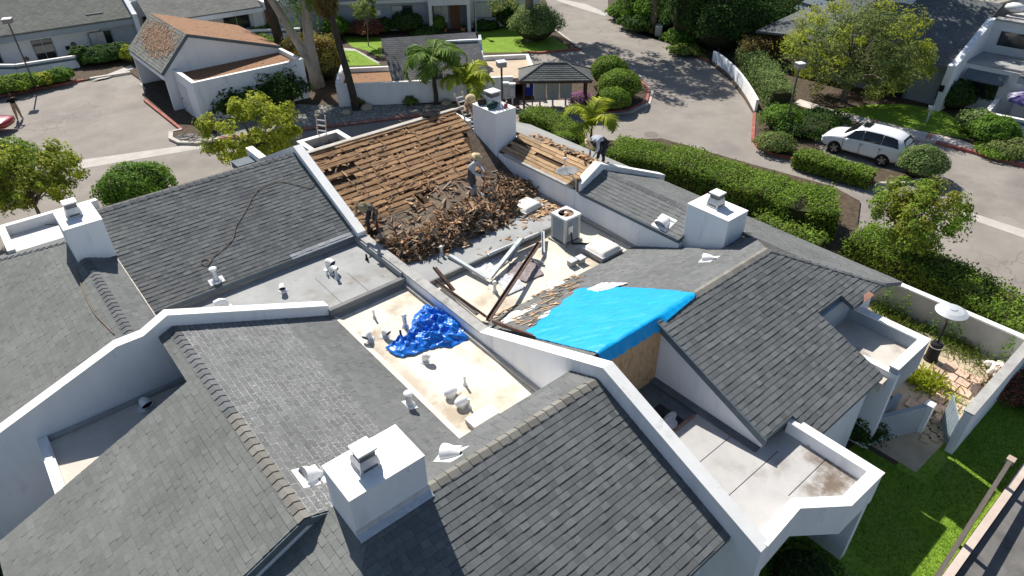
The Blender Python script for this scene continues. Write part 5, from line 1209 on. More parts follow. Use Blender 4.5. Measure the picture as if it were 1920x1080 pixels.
for i in range(2600):                        # drift of dry leaves lying on the steep slope
    t, q = rr.gauss(.42, .17), rr.gauss(.48, .2)
    if not 0 < t < .95 or not .02 < q < .97: continue
    u = ru - t * (ru - lu); v2 = g0 + q * (g1 - g0); z = rz_ - (ru - u) * k_; a = rr.uniform(0, 6.28); X = Vector((math.cos(a), math.sin(a), -math.cos(a) * -k_)).normalized(); Nn = Vector((-k_, 0, 1)).normalized(); Y2 = Nn.cross(X)
    L_ = rr.uniform(.05, .14); c = Vector((u, v2, z)) + Nn * rr.uniform(.01, .07); w2 = L_ * .35
    s.add([c - X * L_, c + Y2 * w2 + Nn * .01, c + X * L_, c - Y2 * w2], [(0, 1, 2, 3)])
kind(s.obj('leaf_litter', mat('dry_leaf', (.38, .235, .15), (.46, .31, .215), 6, .9, island=.3), rf, fix=False), 'stuff')
s = MB(); s.wallprof('y', g0 + .1, g0 + .3, [(10.55, lz - .1), (ru, rz_ - .2), (18.4, bz - .12)]); s.wallprof('y', g1 - .3, g1 - .1, [(10.55, lz - .1), (ru, rz_ - .2), (18.4, bz - .12)]); s.box((18.2, g0 + .3, 0), (18.4, g1 - .3, 2.6)); s.box((12.6, g0 + .3, 0), (12.8, g1 - .3, 2.4)); s.obj('wall', M_WHITE, GA)
s = MB(); s.bar((lu, g0 - .02, lz - .08), (ru, g0 - .02, rz_ - .08), .05, .2); s.bar((ru, g0 - .02, rz_ - .08), (bu, g0 - .02, bz - .08), .05, .2); s.obj('rake_board', M_FASC, GA)
s = MB(); s.box((lu + .02, g0, lz - .45), (lu + .12, g1, lz - .1)); s.obj('fascia_board', M_WHITE, GA)
for i in range(2):
    s = MB(); a = g0 + .4 + i * 3.6; s.box((12.55, a, .02), (12.62, a + 3.5, 2.1)); s.obj('garage_door', M_SID, GA)
s = MB(); s.box((11.15, 44.2, 0), (11.35, 47.85, 2.7)); s.box((11.35, 44.2, 0), (18.5, 44.4, 2.7)); s.box((18.3, 44.4, 0), (18.5, 47.85, 2.7)); s.obj('annex_wall', M_WHITE, GA)
s = MB(); s.box((11.35, 44.4, 2.2), (18.3, 47.9, 2.42)); s.obj('annex_roof', M_LEAF, GA)
s = MB(); s.box((11.12, 44.16, 2.7), (11.38, 47.9, 2.75)); s.box((11.38, 44.16, 2.7), (18.52, 44.42, 2.75)); s.box((18.28, 44.42, 2.7), (18.52, 47.9, 2.75)); s.obj('coping', M_CAPW, GA)
s = MB(); s.box((11.12, 46.0, .02), (11.15, 47.5, 2.0)); s.obj('side_door', M_SIDW, GA); s = MB(); s.lathe([(.03, 0), (.03, .06)], (11.1, 47.3, 1.0), 8, ax=(-1, 0, 0)); s.obj('handle', M_BLACK, GA)
s = MB(); s.tube([(17.6, 44.16, 0), (17.6, 44.16, 2.7)], .035, 8); s.obj('downpipe', M_WHITE, GA)
s = MB(); s.prism([(10.4, 47.6), (12.55, 47.6), (12.55, 55.7), (10.4, 55.7)], .0, .06); s.obj('slab', M_CONC, GA)
# ---- second garage behind the long white wall
pA, pB = ow(-11.35, 43.9), ow(.3, 45.0)
ang2 = math.atan2(pB.y - pA.y, pB.x - pA.x)
GB = thing('garage', 'low garage with plain grey shingle slope behind the long white wall and queen palm', 'garage', pA, ang2)
LB = (pB - pA).length
s = MB(); s.box((0, 0, 0), (LB, .2, 1.55)); s.box((0, .2, 0), (.2, 4.6, 1.7)); s.obj('wall', M_WHITE, GB, local=True)
s = MB(); s.box((-.02, -.02, 1.55), (LB, .22, 1.6)); s.box((-.02, .22, 1.7), (.22, 4.6, 1.75)); s.obj('coping', M_CAPW, GB, local=True)
s = MB(); s.box((.2, .2, .8), (3.9, 4.6, 1.0)); s.obj('flat_roof', M_LEAF, GB, local=True)
s = MB(); s.box((.2, 4.45, .8), (3.9, 4.65, 1.3)); s.obj('rear_parapet', M_CAPW, GB, local=True)
x0, _ = roof_local(GB, 735, 164, 1.6); x1, _ = roof_local(GB, 918, 149, 1.6)
zt_ = 3.5; xa, ya = roof_local(GB, 714, 72, zt_); xb, yb = roof_local(GB, 891, 60, zt_)
s = MB(); s.slab([(x0, .21, 1.5), (x1, .21, 1.5), (xb, yb, zt_), (xa, ya, zt_)], .12); s.obj('roof', far_shingle('grey_far_shingle', (.17, .17, .175), (.225, .225, .23), ang=ang2), GB, local=True)
s = MB(); s.wallprof('x', x0 + .1, x0 + .3, [(.25, 1.3), (ya, zt_ - .2)]); s.wallprof('x', x1 - .4, x1 - .2, [(.25, 1.3), (yb, zt_ - .2)]); s.box((x0 + .1, ya - .2, 0), (x1 - .2, ya, zt_ - .3)); s.obj('side_wall', M_WHITE, GB, local=True)
q = [roof_local(GB, *p, 1.9) for p in ((905, 101), (971, 98), (1000, 131), (920, 149))]
xr = q[2][0]; yr = max(p[1] for p in q)
s = MB(); s.box((x1 - .1, .22, 1.0), (xr, yr, 1.42)); s.obj('flat_roof', mat('tan_roof_coating', (.46, .36, .26), (.53, .43, .32), 1.5, .85, .2, 30), GB, local=True)
s = MB(); s.box((xr, .2, 0), (xr + .22, yr + .2, 1.7)); s.box((x1 - .1, yr, 0), (xr, yr + .22, 1.7)); s.obj('parapet', M_CAPW, GB, local=True)

# ---- far left house
pL, pR = ow(-38.9, 53.67), ow(-31.21, 59.09); angA = math.atan2(pR.y - pL.y, pR.x - pL.x)
HA = thing('house', 'far left white house with blue-grey fascia, sliding glass door and patio wall', 'house', Vector((pR.x, pR.y, 0)), angA)
sA = far_shingle('olive_far_shingle', (.175, .18, .16), (.25, .255, .23), ang=angA)
s = MB(); s.slab([(-16, 0, 2.62), (0, 0, 2.62), (0, 7, 5.4), (-16, 7, 5.4)], .14); rf = s.obj('roof', sA, HA, local=True)
s = MB(); s.box((-16, .02, 2.05), (0, .14, 2.5)); s.obj('fascia_board', M_SID, HA, local=True)
s = MB(); s.box((-16, .6, 0), (0, .8, 2.4)); s.obj('wall', M_SIDW, HA, local=True)
s = MB(); s.box((-2.6, .45, 0), (-.02, .6, 2.4)); s.obj('bay_wall', M_SID, HA, local=True)
for (xa_, ya_, xb_, yb_, n, bl) in ((56, 77, 112, 113, 2, 0), (163, 61, 218, 88, 3, .7), (-15, 86, 8, 118, 1, 0)):
    a, z1 = wall_local(HA, xa_, ya_, .6); b, z0 = wall_local(HA, xb_, yb_, .6); window(HA, a, b, max(.05, z0), min(2.05, z1), .6 if xa_ < 100 else .45, n, blind=bl)
s = MB(); s.wallprof('x', .0, .35, [(-.5, 2.9), (0, 3.0), (7, 5.8)]); s.obj('fin_wall', M_WHITE, HA, local=True)
s = MB(); s.box((.35, 1.6, 0), (5.0, 1.8, 3.4)); s.box((.35, 1.8, 0), (5.0, 5.2, 2.8)); s.box((.35, 5.0, 0), (5, 5.2, 3.4)); s.box((4.8, 1.8, 0), (5, 5, 3.4)); s.obj('wall', M_WHITE, HA, local=True)
s = MB(); s.box((.35, 1.58, 3.4), (5.02, 1.84, 3.45)); s.box((4.78, 1.84, 3.4), (5.02, 5.2, 3.45)); s.obj('coping', M_CAPW, HA, local=True)
window(HA, .9, 2.0, 1.2, 2.2, 1.6, 1)
s = MB(); s.box((-3.9, 2.2, 3.3), (-2.6, 3.2, 3.5)); s.box((-3.2, 1.0, 2.95), (-1.9, 1.4, 3.08)); s.obj('roof_vent', M_FASC, HA, local=True)
s = MB(); s.box((-13.2, 6.2, 3), (-10.6, 7.4, 6.4)); s.obj('chimney', M_WHITE, HA, local=True)
# patio wall with blue band
a, _ = wall_local(HA, 142, 105, 0); p1 = roof_local(HA, 140, 105, .98); p0 = roof_local(HA, 28, 122, .98); pm1 = roof_local(HA, -80, 122, .98); p2 = roof_local(HA, 156, 138, .1)
def pwall(T_, pts, z1, band=True):
    for i in range(len(pts) - 1):
        A, B = Vector((*pts[i], 0)), Vector((*pts[i + 1], 0))
        s = MB(); s.bar(A + Vector((0, 0, z1 / 2)), B + Vector((0, 0, z1 / 2)), .2, z1 - .06); w_ = s.obj('patio_wall', M_WHITE, T_, local=True)
        s = MB(); s.bar(A + Vector((0, 0, z1)), B + Vector((0, 0, z1)), .26, .06); s.obj('coping', M_CAPW, T_, local=True)
        if band: s = MB(); s.bar(A + Vector((0, 0, z1 - .22)), B + Vector((0, 0, z1 - .22)), .212, .18); s.obj('band', M_TRIMB, T_, local=True)
pwall(HA, [pm1, p0, p1], 1.0)
pwall(HA, [p1, (p1[0] + .15, p1[1] + 2.2)], 1.0, False)
for (x, y, r_) in ((50, 110, .17), (137, 83, .2)):
    xx, zz = wall_local(HA, x, y, .6); s = MB(); s.lathe([(r_ * .6, 0), (r_, .01), (r_, .04), (r_ * .6, .05)], (xx, .58, zz), 14, ax=(0, -1, 0)); s.obj('wall_wreath', mat('dark_wreath', (.16, .12, .1)), HA, local=True)
xx, zz = wall_local(HA, 127, 90, .6); s = MB(); s.box((xx - .15, .5, zz - .15), (xx + .15, .6, zz + .15)); s.obj('wall_box', M_BLACK, HA, local=True)

# ---- rear left house with flat porch
pL = gp(330, 68, .1); HB = thing('house', 'white house with orange door and flat porch roof behind the leaf-littered garage', 'house', (17.5, 62.5, .0), R(-4))
sB = far_shingle('rear_far_shingle', (.19, .19, .175), (.255, .255, .235), ang=R(-4))
s = MB(); s.box((-3.5, 0, 0), (10.5, .2, 2.5)); s.obj('wall', M_SIDW, HB, local=True)
s = MB(); s.slab([(-3.6, -.5, 2.6), (5.6, -.5, 2.6), (5.6, 6, 5.0), (-3.6, 6, 5.0)], .14); s.obj('roof', sB, HB, local=True)
s = MB(); s.box((-3.6, -.52, 2.15), (5.6, -.42, 2.5)); s.obj('fascia_board', M_WHITE, HB, local=True)
s = MB(); s.box((5.6, -.9, 2.35), (11.0, 4, 2.95)); s.obj('porch_roof', M_SIDW, HB, local=True); s = MB(); s.box((5.55, -.95, 2.95), (11.05, 4, 3.0)); s.obj('coping', M_CAPW, HB, local=True)
s = MB(); s.box((4.6, -.35, 0), (5.5, 0, 2.3)); s.obj('pier', M_SIDW, HB, local=True)
window(HB, 1.0, 4.4, .9, 2.1, 0, 3, blind=.35)
s = MB(); s.box((5.8, -.05, .05), (6.8, 0, 2.15)); s.obj('door', mat('orange_door', (.22, .09, .04), (.28, .12, .055), 4, .6), HB, local=True)
s = MB(); s.box((7.3, -.1, 1.5), (7.45, 0, 1.9)); s.obj('wall_lamp', M_BLACK, HB, local=True)

# ---- house behind the second garage
angC = R(-39.39 + 4); HC = thing('house', 'blue-grey sided house with white framed porch and potted plants at the door', 'house', ow(-6.95, 63.0), angC)
s = MB(); s.box((-11, .4, 0), (0, .6, 3.4)); s.obj('wall', M_SID, HC, local=True)
for i in range(16): pass
s = MB()
for i in range(15): s.box((-11, .385, .25 + i * .2), (0, .4, .265 + i * .2))
s.obj('siding_lap', M_TRIMB, HC, local=True)
s = MB(); s.box((-11, .2, 2.5), (0, .38, 2.75)); s.obj('fascia_board', M_SIDW, HC, local=True)
s = MB(); s.slab([(-11, .0, 3.4), (9, .0, 3.4), (9, 7, 6), (-11, 7, 6)], .15); s.obj('roof', far_shingle('porch_house_shingle', (.18, .18, .18), (.24, .24, .24), ang=angC), HC, local=True)
a, z1 = wall_local(HC, 733, 10, .4); b, z0 = wall_local(HC, 776, 37, .4); window(HC, a, b, max(z0, .8), z1, .4, 2, blind=.5)
s = MB(); s.box((0, -.9, 0), (.3, .6, 2.75)); s.box((3.35, -.9, 0), (3.65, .6, 2.75)); s.box((0, -.92, 2.4), (3.65, .6, 3.1)); s.obj('porch_frame', M_SIDW, HC, local=True, bevel=.02)
s = MB(); s.box((.3, .5, 0), (3.35, .62, 2.5)); s.obj('porch_wall', M_TRIMB, HC, local=True)
window(HC, .45, 1.65, .7, 2.2, .5, 2, blind=1.0, fr=M_SIDW)
s = MB(); s.box((1.85, .45, .03), (2.75, .5, 2.15)); s.obj('door', mat('brown_door', (.13, .06, .035), (.17, .085, .05), 4, .6), HC, local=True)
s = MB(); s.box((3.65, .6, 0), (10, .8, 3.0)); s.obj('wall', M_SIDW, HC, local=True)
window(HC, 4.0, 6.4, .9, 2.3, .6, 3, blind=.7)
s = MB(); s.box((-4.6, .3, 1.5), (-4.3, .4, 1.9)); s.obj('house_lamp', M_CAPW, HC, local=True)
pwall(HC, [(-20, -1.2), (-11.2, -1.2)], 1.0)
for i, (x, lb) in enumerate(((1.3, 'terracotta pot left of the brown front door'), (2.95, 'terracotta pot right of the brown front door'))):
    T_ = thing('potted_plant', lb, 'plant pot', wmat(HC) @ Vector((x, -.35, 0)))
    s = MB(); s.lathe([(.16, 0), (.22, .3), (.24, .3), (.24, .36), (.2, .36)], n=14); s.obj('pot', mat('terracotta', (.42, .17, .09), (.5, .22, .12), 5, .8), T_, local=True)
    s = MB(); r2 = random.Random(i)
    for _ in range(90):
        a = r2.uniform(0, 6.28); e = r2.uniform(.2, 1.4); L_ = r2.uniform(.2, .5); d = Vector((math.cos(a) * math.cos(e), math.sin(a) * math.cos(e), math.sin(e))); sd_ = d.cross(Vector((0, 0, 1))).normalized() * .03; b0 = Vector((0, 0, .36))
        s.add([b0, b0 + d * L_ * .6 + sd_, b0 + d * L_, b0 + d * L_ * .6 - sd_], [(0, 1, 2, 3)])
    s.obj('leaves', mat('pot_leaf', (.04, .10, .02), island=.3), T_, local=True, fix=False)

# ---- right house
HD = thing('house', 'right hand blue-grey house with white fin wall and tree-shadowed dark roof', 'house', ow(27.6, 41.95), R(-87.5))
sD = far_shingle('right_house_shingle', (.105, .115, .12), (.165, .175, .18), ang=R(-87.5))
s = MB(); s.box((-9.5, .3, 0), (0, .5, 2.75)); s.obj('wall', M_SID, HD, local=True)
s = MB()
for i in range(13): s.box((-9.5, .288, .2 + i * .2), (0, .3, .212 + i * .2))
s.obj('siding_lap', M_TRIMB, HD, local=True)
s = MB(); s.slab([(-9.6, -.25, 2.72), (0, -.25, 2.72), (0, 6.4, 5.4), (-7.4, 6.4, 5.4), (-9.6, 4.4, 4.6)], .15); s.obj('roof', sD, HD, local=True)
s = MB(); s.slab([(-9.6, -.1, 2.8), (-7.4, 6.4, 5.4), (-13.5, 6.4, 2.9), (-13.5, -.1, 2.5)], .15); s.obj('roof', sD, HD, local=True)
s = MB(); s.wallprof('x', 0, .4, [(-.75, .9), (-.7, 2.95), (-.1, 3.05), (3.7, 4.75), (4.3, 4.95)]); s.obj('fin_wall', M_WHITE, HD, local=True)
s = MB(); s.box((.4, 1.3, 0), (4.6, 1.5, 2.75)); s.obj('wall', M_SIDW, HD, local=True)
s = MB(); s.box((.4, 1.4, 2.75), (4.6, 4.2, 2.9)); s.obj('flat_roof', M_FLATG, HD, local=True)
s = MB(); s.box((.4, 4.2, 2.5), (9, 4.4, 4.85)); s.obj('upper_wall', M_SIDW, HD, local=True)
window(HD, .9, 3.5, 3.35, 4.35, 4.2, 1, fr=M_SIDW)
window(HD, .75, 2.7, .85, 1.95, 1.3, 1, fr=M_SIDW)
s = MB(); s.slab([(.6, .75, 2.05), (2.9, .75, 2.05), (2.9, 1.3, 2.5), (.6, 1.3, 2.5)], .1); s.obj('awning', M_FASC, HD, local=True)
s = MB(); s.box((.4, 4.1, 4.85), (9, 4.8, 4.95)); s.obj('roof_edge', M_FLATG, HD, local=True)
s = MB(); s.slab([(3.6, .3, 2.9), (9, .3, 2.9), (9, 4.1, 4.5), (3.6, 4.1, 4.5)], .15); s.obj('roof', sD, HD, local=True)
s = MB(); s.box((3.6, .28, 2.45), (9, .4, 2.8)); s.obj('fascia_board', M_SID, HD, local=True)
s = MB(); s.box((3.8, .9, 0), (9, 1.1, 2.5)); s.obj('wall', M_SIDW, HD, local=True)
window(HD, 4.6, 7.5, .1, 2.1, .9, 2)
s = MB(); s.box((-3.6, .24, .02), (-2.3, .3, 2.3)); s.obj('door', M_DARKGLASS, HD, local=True); s = MB(); s.box((-3.75, .22, 0), (-3.6, .3, 2.45)); s.box((-2.3, .22, 0), (-2.15, .3, 2.45)); s.box((-3.6, .22, 2.3), (-2.3, .3, 2.45)); s.obj('door_frame', M_TRIMB, HD, local=True)
s = MB(); s.box((-6.6, 5.0, 3), (-5.0, 6.2, 6.3)); s.obj('chimney', M_WHITE, HD, local=True)
s = MB(); s.wallprof('x', -3.6, -3.35, [(6.2, 5.5), (10, 6.8)], zb=3); s.obj('party_wall', M_WHITE, HD, local=True)
s = MB(); s.slab([(-3.3, 6.4, 5.35), (-.4, 6.4, 5.35), (1.5, 12, 5.8), (-3.3, 12, 7.2)], .1); s.obj('metal_roof', mat('ribbed_tan_roof', (.30, .285, .24), (.36, .34, .29), 3, .6), HD, local=True)
s = MB(); s.box((-1.5, 8.6, 2), (14, 8.9, 7.4)); s.obj('rear_wall', M_SIDW, HD, local=True)
s = MB(); s.box((.4, 6.2, 3), (14, 8.6, 4.75)); s.obj('flat_roof', mat('pale_gravel_roof', (.5, .48, .45)), HD, local=True)
s = MB(); s.ico((.6, 6.9, 5.2), (.6, .45, .3), 2); s.obj('skylight_dome', M_WMETAL, HD, local=True, smooth=True)
for x in (2.2, 4.4, 6.5): s = MB(); s.box((x, 5.0, 4.9), (x + .2, 6.4, 5.15)); s.obj('roof_box', M_CAPW, HD, local=True)
s = MB(); s.box((-.05, -.79, 1.35), (.25, -.76, 1.75)); s.obj('wall_lamp', M_BLACK, HD, local=True)
p0, p1, p2 = roof_local(HD, 1876, 181, 1.15), roof_local(HD, 1849, 211, 1.15), roof_local(HD, 1925, 226, 1.15)
d2 = Vector((p2[0] - p1[0], p2[1] - p1[1])).normalized()
pwall(HD, [(p0[0], p0[1]), (p1[0], p1[1])], 1.15, False); pwall(HD, [(p1[0], p1[1]), (p1[0] + d2.x * 7, p1[1] + d2.y * 7)], 1.15)
T_ = thing('patio_umbrella', 'purple and white striped umbrella over the right hand patio', 'umbrella', gp(1915, 235, .1))
s = MB(); s.tube([(0, 0, 0), (0, 0, 2.0)], .025, 8); s.obj('pole', M_WMETAL, T_, local=True)
for i in range(8):
    a0, a1 = i * math.pi / 4, (i + 1) * math.pi / 4; s = MB(); s.add([(0, 0, 2.15), (math.cos(a0) * 1.35, math.sin(a0) * 1.35, 1.65), (math.cos(a1) * 1.35, math.sin(a1) * 1.35, 1.65), (math.cos(a0) * 1.35, math.sin(a0) * 1.35, 1.48), (math.cos(a1) * 1.35, math.sin(a1) * 1.35, 1.48)], [(0, 1, 2), (1, 3, 4, 2)])
    s.obj('canopy_panel', mat('purple_canvas', (.06, .05, .16), (.09, .07, .22), 5, .7) if i % 2 else mat('lilac_canvas', (.42, .40, .52), (.5, .48, .58), 5, .7), T_, local=True, fix=False)
# low blue-grey shed and fence further back
T_ = thing('shed', 'low blue-grey outbuilding half hidden by the yellow-green tree', 'shed', gp(1475, 72, 0), R(-80))
s = MB(); s.box((0, 0, 0), (4.5, 5, 2.2)); s.obj('wall', M_SID, T_, local=True); s = MB(); s.slab([(-.2, -.2, 2.25), (4.7, -.2, 2.25), (4.7, 5.2, 2.7), (-.2, 5.2, 2.7)], .12); s.obj('roof', M_FASC, T_, local=True); s = MB(); s.box((1.0, -.03, .02), (1.9, 0, 1.95)); s.obj('door', M_SIDW, T_, local=True)
FN = thing('fence', 'brown board fence at the back near the tall trunks', 'fence', gp(1420, 32, 0))
fa, fb = gp(1405, 33, .0), gp(1548, 32, .0); nf = 46
for i in range(nf):
    a = fa.lerp(fb, i / nf); b = fa.lerp(fb, (i + .94) / nf); s = MB(); s.bar(a + Vector((0, 0, .9)), b + Vector((0, 0, .9)), .03, 1.7 + .06 * rr.random()); s.obj('board', mat('brown_fence_board', (.085, .05, .032), (.13, .08, .05), 5, .9, objrand=.3), FN)
s = MB(); d_ = (fb - fa).normalized(); nn = Vector((-d_.y, d_.x, 0)) * .05
for z in (.4, 1.4): s.bar(fa + nn + Vector((0, 0, z)), fb + nn + Vector((0, 0, z)), .04, .09)
s.obj('rail', mat('brown_fence_board', (.085, .05, .032)), FN)
T_ = thing('house', 'tan roofed house beyond the brown board fence', 'house', gp(1500, 8, 0), R(-60))
s = MB(); s.box((-9, 0, 0), (9, 5, 2.5)); s.obj('wall', M_SIDW, T_, local=True); s = MB(); s.slab([(-9.5, -.6, 2.5), (9.5, -.6, 2.5), (9.5, 5, 4.4), (-9.5, 5, 4.4)], .15); s.obj('roof', far_shingle('tan_far_shingle', (.26, .24, .21), (.33, .31, .275), ang=R(-60)), T_, local=True)
# curved white wall made of panels
cw = [(1336, 117), (1345, 122), (1355, 130), (1365, 139), (1375, 149), (1384, 160), (1392, 171), (1400, 183), (1408, 197), (1416, 212)]
WL = thing('garden_wall', 'curved low white wall of panels along the street bend', 'wall', gp(1380, 155, 0))
for i in range(len(cw) - 1):
    a, b = gp(*cw[i], .0), gp(*cw[i + 1], .0); n_ = (b - a).normalized(); s = MB(); s.bar(a + n_ * .012 + Vector((0, 0, .44)), b - n_ * .012 + Vector((0, 0, .44)), .16, .88); s.obj('panel', M_CAPW if i > 5 else M_WHITE, WL)
# ---- mail shelter
ms0 = ow(3.0, 43.3); MS = thing('mail_shelter', 'small hip-roofed mailbox shelter on dark posts beside the street', 'shelter', ms0, R(-39.39 - 1.5))
mm_ = wmat(MS).inverted()
for x in (-2.0, 2.0):
    for y in (-.55, .75):
        s = MB(); s.box((x - .07, y - .07, 0), (x + .07, y + .07, 2.25)); s.obj('post', mat('dark_post', (.07, .04, .028), (.11, .065, .045), 6, .8), MS, local=True)
M_TILE = far_shingle('shelter_shingle', (.12, .125, .12), (.19, .195, .185), ang=R(-40.9))
e = [(-2.35, -1.15, 2.2), (2.35, -1.15, 2.2), (2.35, 1.35, 2.2), (-2.35, 1.35, 2.2)]; r0, r1 = (-.75, .1, 2.95), (.75, .1, 2.95)
for q in ([e[0], e[1], r1, r0], [e[1], e[2], r1], [e[2], e[3], r0, r1], [e[3], e[0], r0]):
    s = MB(); s.slab(q, .07); s.obj('roof_plane', M_TILE, MS, local=True)
n_c = 9
for i in range(n_c):                         # front courses as real steps
    f0, f1 = i / n_c, (i + 1) / n_c; A = Vector(e[0]).lerp(Vector(r0), f0); B = Vector(e[1]).lerp(Vector(r1), f0); C_ = Vector(e[1]).lerp(Vector(r1), f1); D = Vector(e[0]).lerp(Vector(r0), f1)
    s = MB(); up_ = Vector((0, 0, .03)); lo_ = Vector((0, 0, .008)); s.add([A + up_, B + up_, C_ + lo_, D + lo_, A - lo_, B - lo_], [(0, 1, 2, 3), (0, 4, 5, 1)]); s.obj('shingle_course', M_TILE, MS, local=True, fix=False)
s = MB()
for q in (e[0], e[1], e[2], e[3]): s.bar(q, r0 if q[0] < 0 else r1, .14, .07)
s.bar(r0, r1, .16, .08); s.obj('ridge', M_TILE, MS, local=True)
s = MB(); s.bar((-2.3, -1.12, 2.1), (2.3, -1.12, 2.1), .06, .14); s.bar((-2.3, 1.3, 2.1), (2.3, 1.3, 2.1), .06, .14); s.obj('beam', mat('dark_post', (.07, .04, .028)), MS, local=True)
s = MB(); s.box((-2.3, -1.1, 0.1), (2.3, 1.2, .118)); s.obj('slab', M_CONC, MS, local=True)
M_MAIL = mat('mailbox_aluminium', (.40, .405, .40), (.46, .465, .46), 4, .5, metal=.2)
for i, (px_, lb) in enumerate(((1013, 'grey cluster mailbox at the notice board end of the shelter'), (1036, 'grey cluster mailbox in the middle of the shelter'), (1061, 'grey cluster mailbox nearest the purple flowers'))):
    T_ = thing('cluster_mailbox', lb, 'mailbox', wmat(MS) @ Vector((-.95 + i * .85, .2, .1)), R(-40.9), group='cluster mailboxes in the shelter')
    s = MB(); s.box((-.06, -.06, 0), (.06, .06, .55)); s.obj('pedestal', M_MAIL, T_, local=True)
    s = MB(); s.box((-.37, -.2, .55 - (.1 if i < 2 else 0)), (.37, .22, 1.65)); bd = s.obj('cabinet', M_MAIL, T_, local=True, bevel=.015)
    for a in range(2):
        for c in range(5):
            s = MB(); s.box((-.33 + a * .34, -.212, .62 + c * .2), (-.02 + a * .34, -.2, .79 + c * .2)); s.obj('door', mat('mail_door', (.46, .465, .455), (.5, .5, .49), 5, .45, metal=.2), T_, local=True)
T_ = thing('notice_board', 'blue notice board with white sheet at the left end of the mail shelter', 'notice board', wmat(MS) @ Vector((-1.75, .1, .1)), R(-40.9))
s = MB(); s.box((-.3, -.03, .75), (.35, .03, 1.6)); s.obj('board', mat('blue_board', (.01, .03, .22), (.015, .04, .28), 4, .5), T_, local=True)
s = MB(); s.box((-.08, -.036, 1.3), (.12, -.031, 1.55)); s.obj('paper', M_CAPW, T_, local=True)
for x in (-.26, .3): s = MB(); s.box((x - .04, -.02, 0), (x + .04, .05, .75)); s.obj('post', mat('red_brown_post', (.16, .06, .035)), T_, local=True)
for i, (x, y, lb) in enumerate(((949, 196, 'white topped utility cabinet on a post, left of the pair'), (961, 198, 'white topped utility cabinet on a post, next to the mail shelter'))):
    T_ = thing('utility_cabinet', lb, 'cabinet', gp(x, y, .1), R(-39))
    s = MB(); s.box((-.05, -.04, 0), (.05, .04, .6)); s.obj('post', M_GALV, T_, local=True); s = MB(); s.box((-.19, -.14, .55), (.19, .14, 1.4)); s.obj('cabinet', mat('cabinet_grey', (.42, .44, .46), (.48, .5, .52), 4, .5), T_, local=True, bevel=.01); s = MB(); s.box((-.21, -.16, 1.4), (.21, .16, 1.5)); s.obj('top', M_WMETAL, T_, local=True); s = MB(); s.box((-.13, -.146, .7), (.13, -.14, 1.2)); s.obj('door', M_GALV, T_, local=True)
# ================================================================ vegetation
NR = np.random.default_rng(12)
def leafmat(name, c1, c2, c3=None, tr=.42, isl=.35):
    c1, c2 = tuple(x * 1.5 for x in c1), tuple(x * 1.5 for x in c2)
    return mat(name, c1, c2, 1.1, .7, spec=.12, island=isl, transl=tr, c3=c3, s3=.9, t3=(.5, .72))
LM = dict(
    green=leafmat('leaf_green', (.06, .125, .016), (.11, .19, .025)),
    hedge=leafmat('leaf_hedge', (.095, .165, .02), (.155, .235, .032), (.19, .22, .05)),
    dark=leafmat('leaf_dark', (.028, .062, .014), (.052, .10, .02)),
    lime=leafmat('leaf_lime', (.21, .25, .024), (.30, .32, .036), (.17, .20, .03)),
    autumn=leafmat('leaf_autumn', (.115, .165, .02), (.19, .225, .032), (.24, .18, .035)),
    olive=leafmat('leaf_olive', (.10, .14, .04), (.16, .20, .06), (.21, .19, .07)),
    grey=leafmat('leaf_greygreen', (.10, .155, .045), (.165, .215, .08)),
    gold=leafmat('leaf_gold', (.17, .155, .035), (.24, .20, .05), (.27, .15, .05)),
    brown=leafmat('leaf_brown', (.12, .085, .03), (.19, .14, .055), (.09, .11, .03)),
    red=leafmat('leaf_red', (.16, .05, .035), (.22, .09, .06), (.08, .1, .03)),
    purple=leafmat('petal_purple', (.24, .08, .22), (.32, .14, .30)),
    weed=leafmat('leaf_weed', (.10, .15, .025), (.16, .21, .04), (.2, .2, .06)),
    palm=leafmat('frond_green', (.08, .15, .025), (.14, .21, .04)),
    palmy=leafmat('frond_yellow', (.22, .27, .025), (.32, .34, .035)))
M_INNER = mat('twig_shade', (.036, .036, .018), (.055, .06, .026), 6, .95)  # dark fill for the solid cores, painted as the shade inside foliage
M_BARK = mat('grey_brown_bark', (.13, .105, .085), (.22, .185, .15), 5, .95, .7, 18, stretch=(1, 1, .25))
M_BARKP = mat('pale_bark', (.30, .265, .225), (.42, .38, .33), 3, .9, .5, 14, c3=(.17, .14, .115), s3=2.5, t3=(.55, .7), stretch=(1, 1, .3))
M_BARKD = mat('dark_bark', (.05, .04, .033), (.09, .075, .06), 5, .95, .7, 18, stretch=(1, 1, .25))
def leaf_obj(name, C, Nrm, size, m_, parent, asp=.55, fold=.0):
    """one quad per leaf: centres C, facing Nrm (both n x 3)"""
    n = len(C); t = NR.normal(size=(n, 3)); Nn = Nrm / (np.linalg.norm(Nrm, axis=1, keepdims=True) + 1e-9)
    X = np.cross(Nn, t); X /= np.linalg.norm(X, axis=1, keepdims=True) + 1e-9; Y = np.cross(Nn, X)
    L = size * NR.uniform(.6, 1.25, (n, 1)); W_ = L * asp
    V = np.stack([C - X * L, C + Y * W_ + Nn * L * .15, C + X * L, C - Y * W_ + Nn * L * .15], 1).reshape(-1, 3)
    inv = np.array(wmat(parent).inverted()); V = V @ inv[:3, :3].T + inv[:3, 3]
    me = bpy.data.meshes.new(name); me.vertices.add(4 * n); me.vertices.foreach_set('co', V.ravel())
    me.loops.add(4 * n); me.loops.foreach_set('vertex_index', np.arange(4 * n, dtype=np.int32))
    me.polygons.add(n); me.polygons.foreach_set('loop_start', np.arange(0, 4 * n, 4, dtype=np.int32)); me.polygons.foreach_set('loop_total', np.full(n, 4, dtype=np.int32))
    me.materials.append(m_); me.update(calc_edges=True); me.validate()
    return link(name, me, parent)
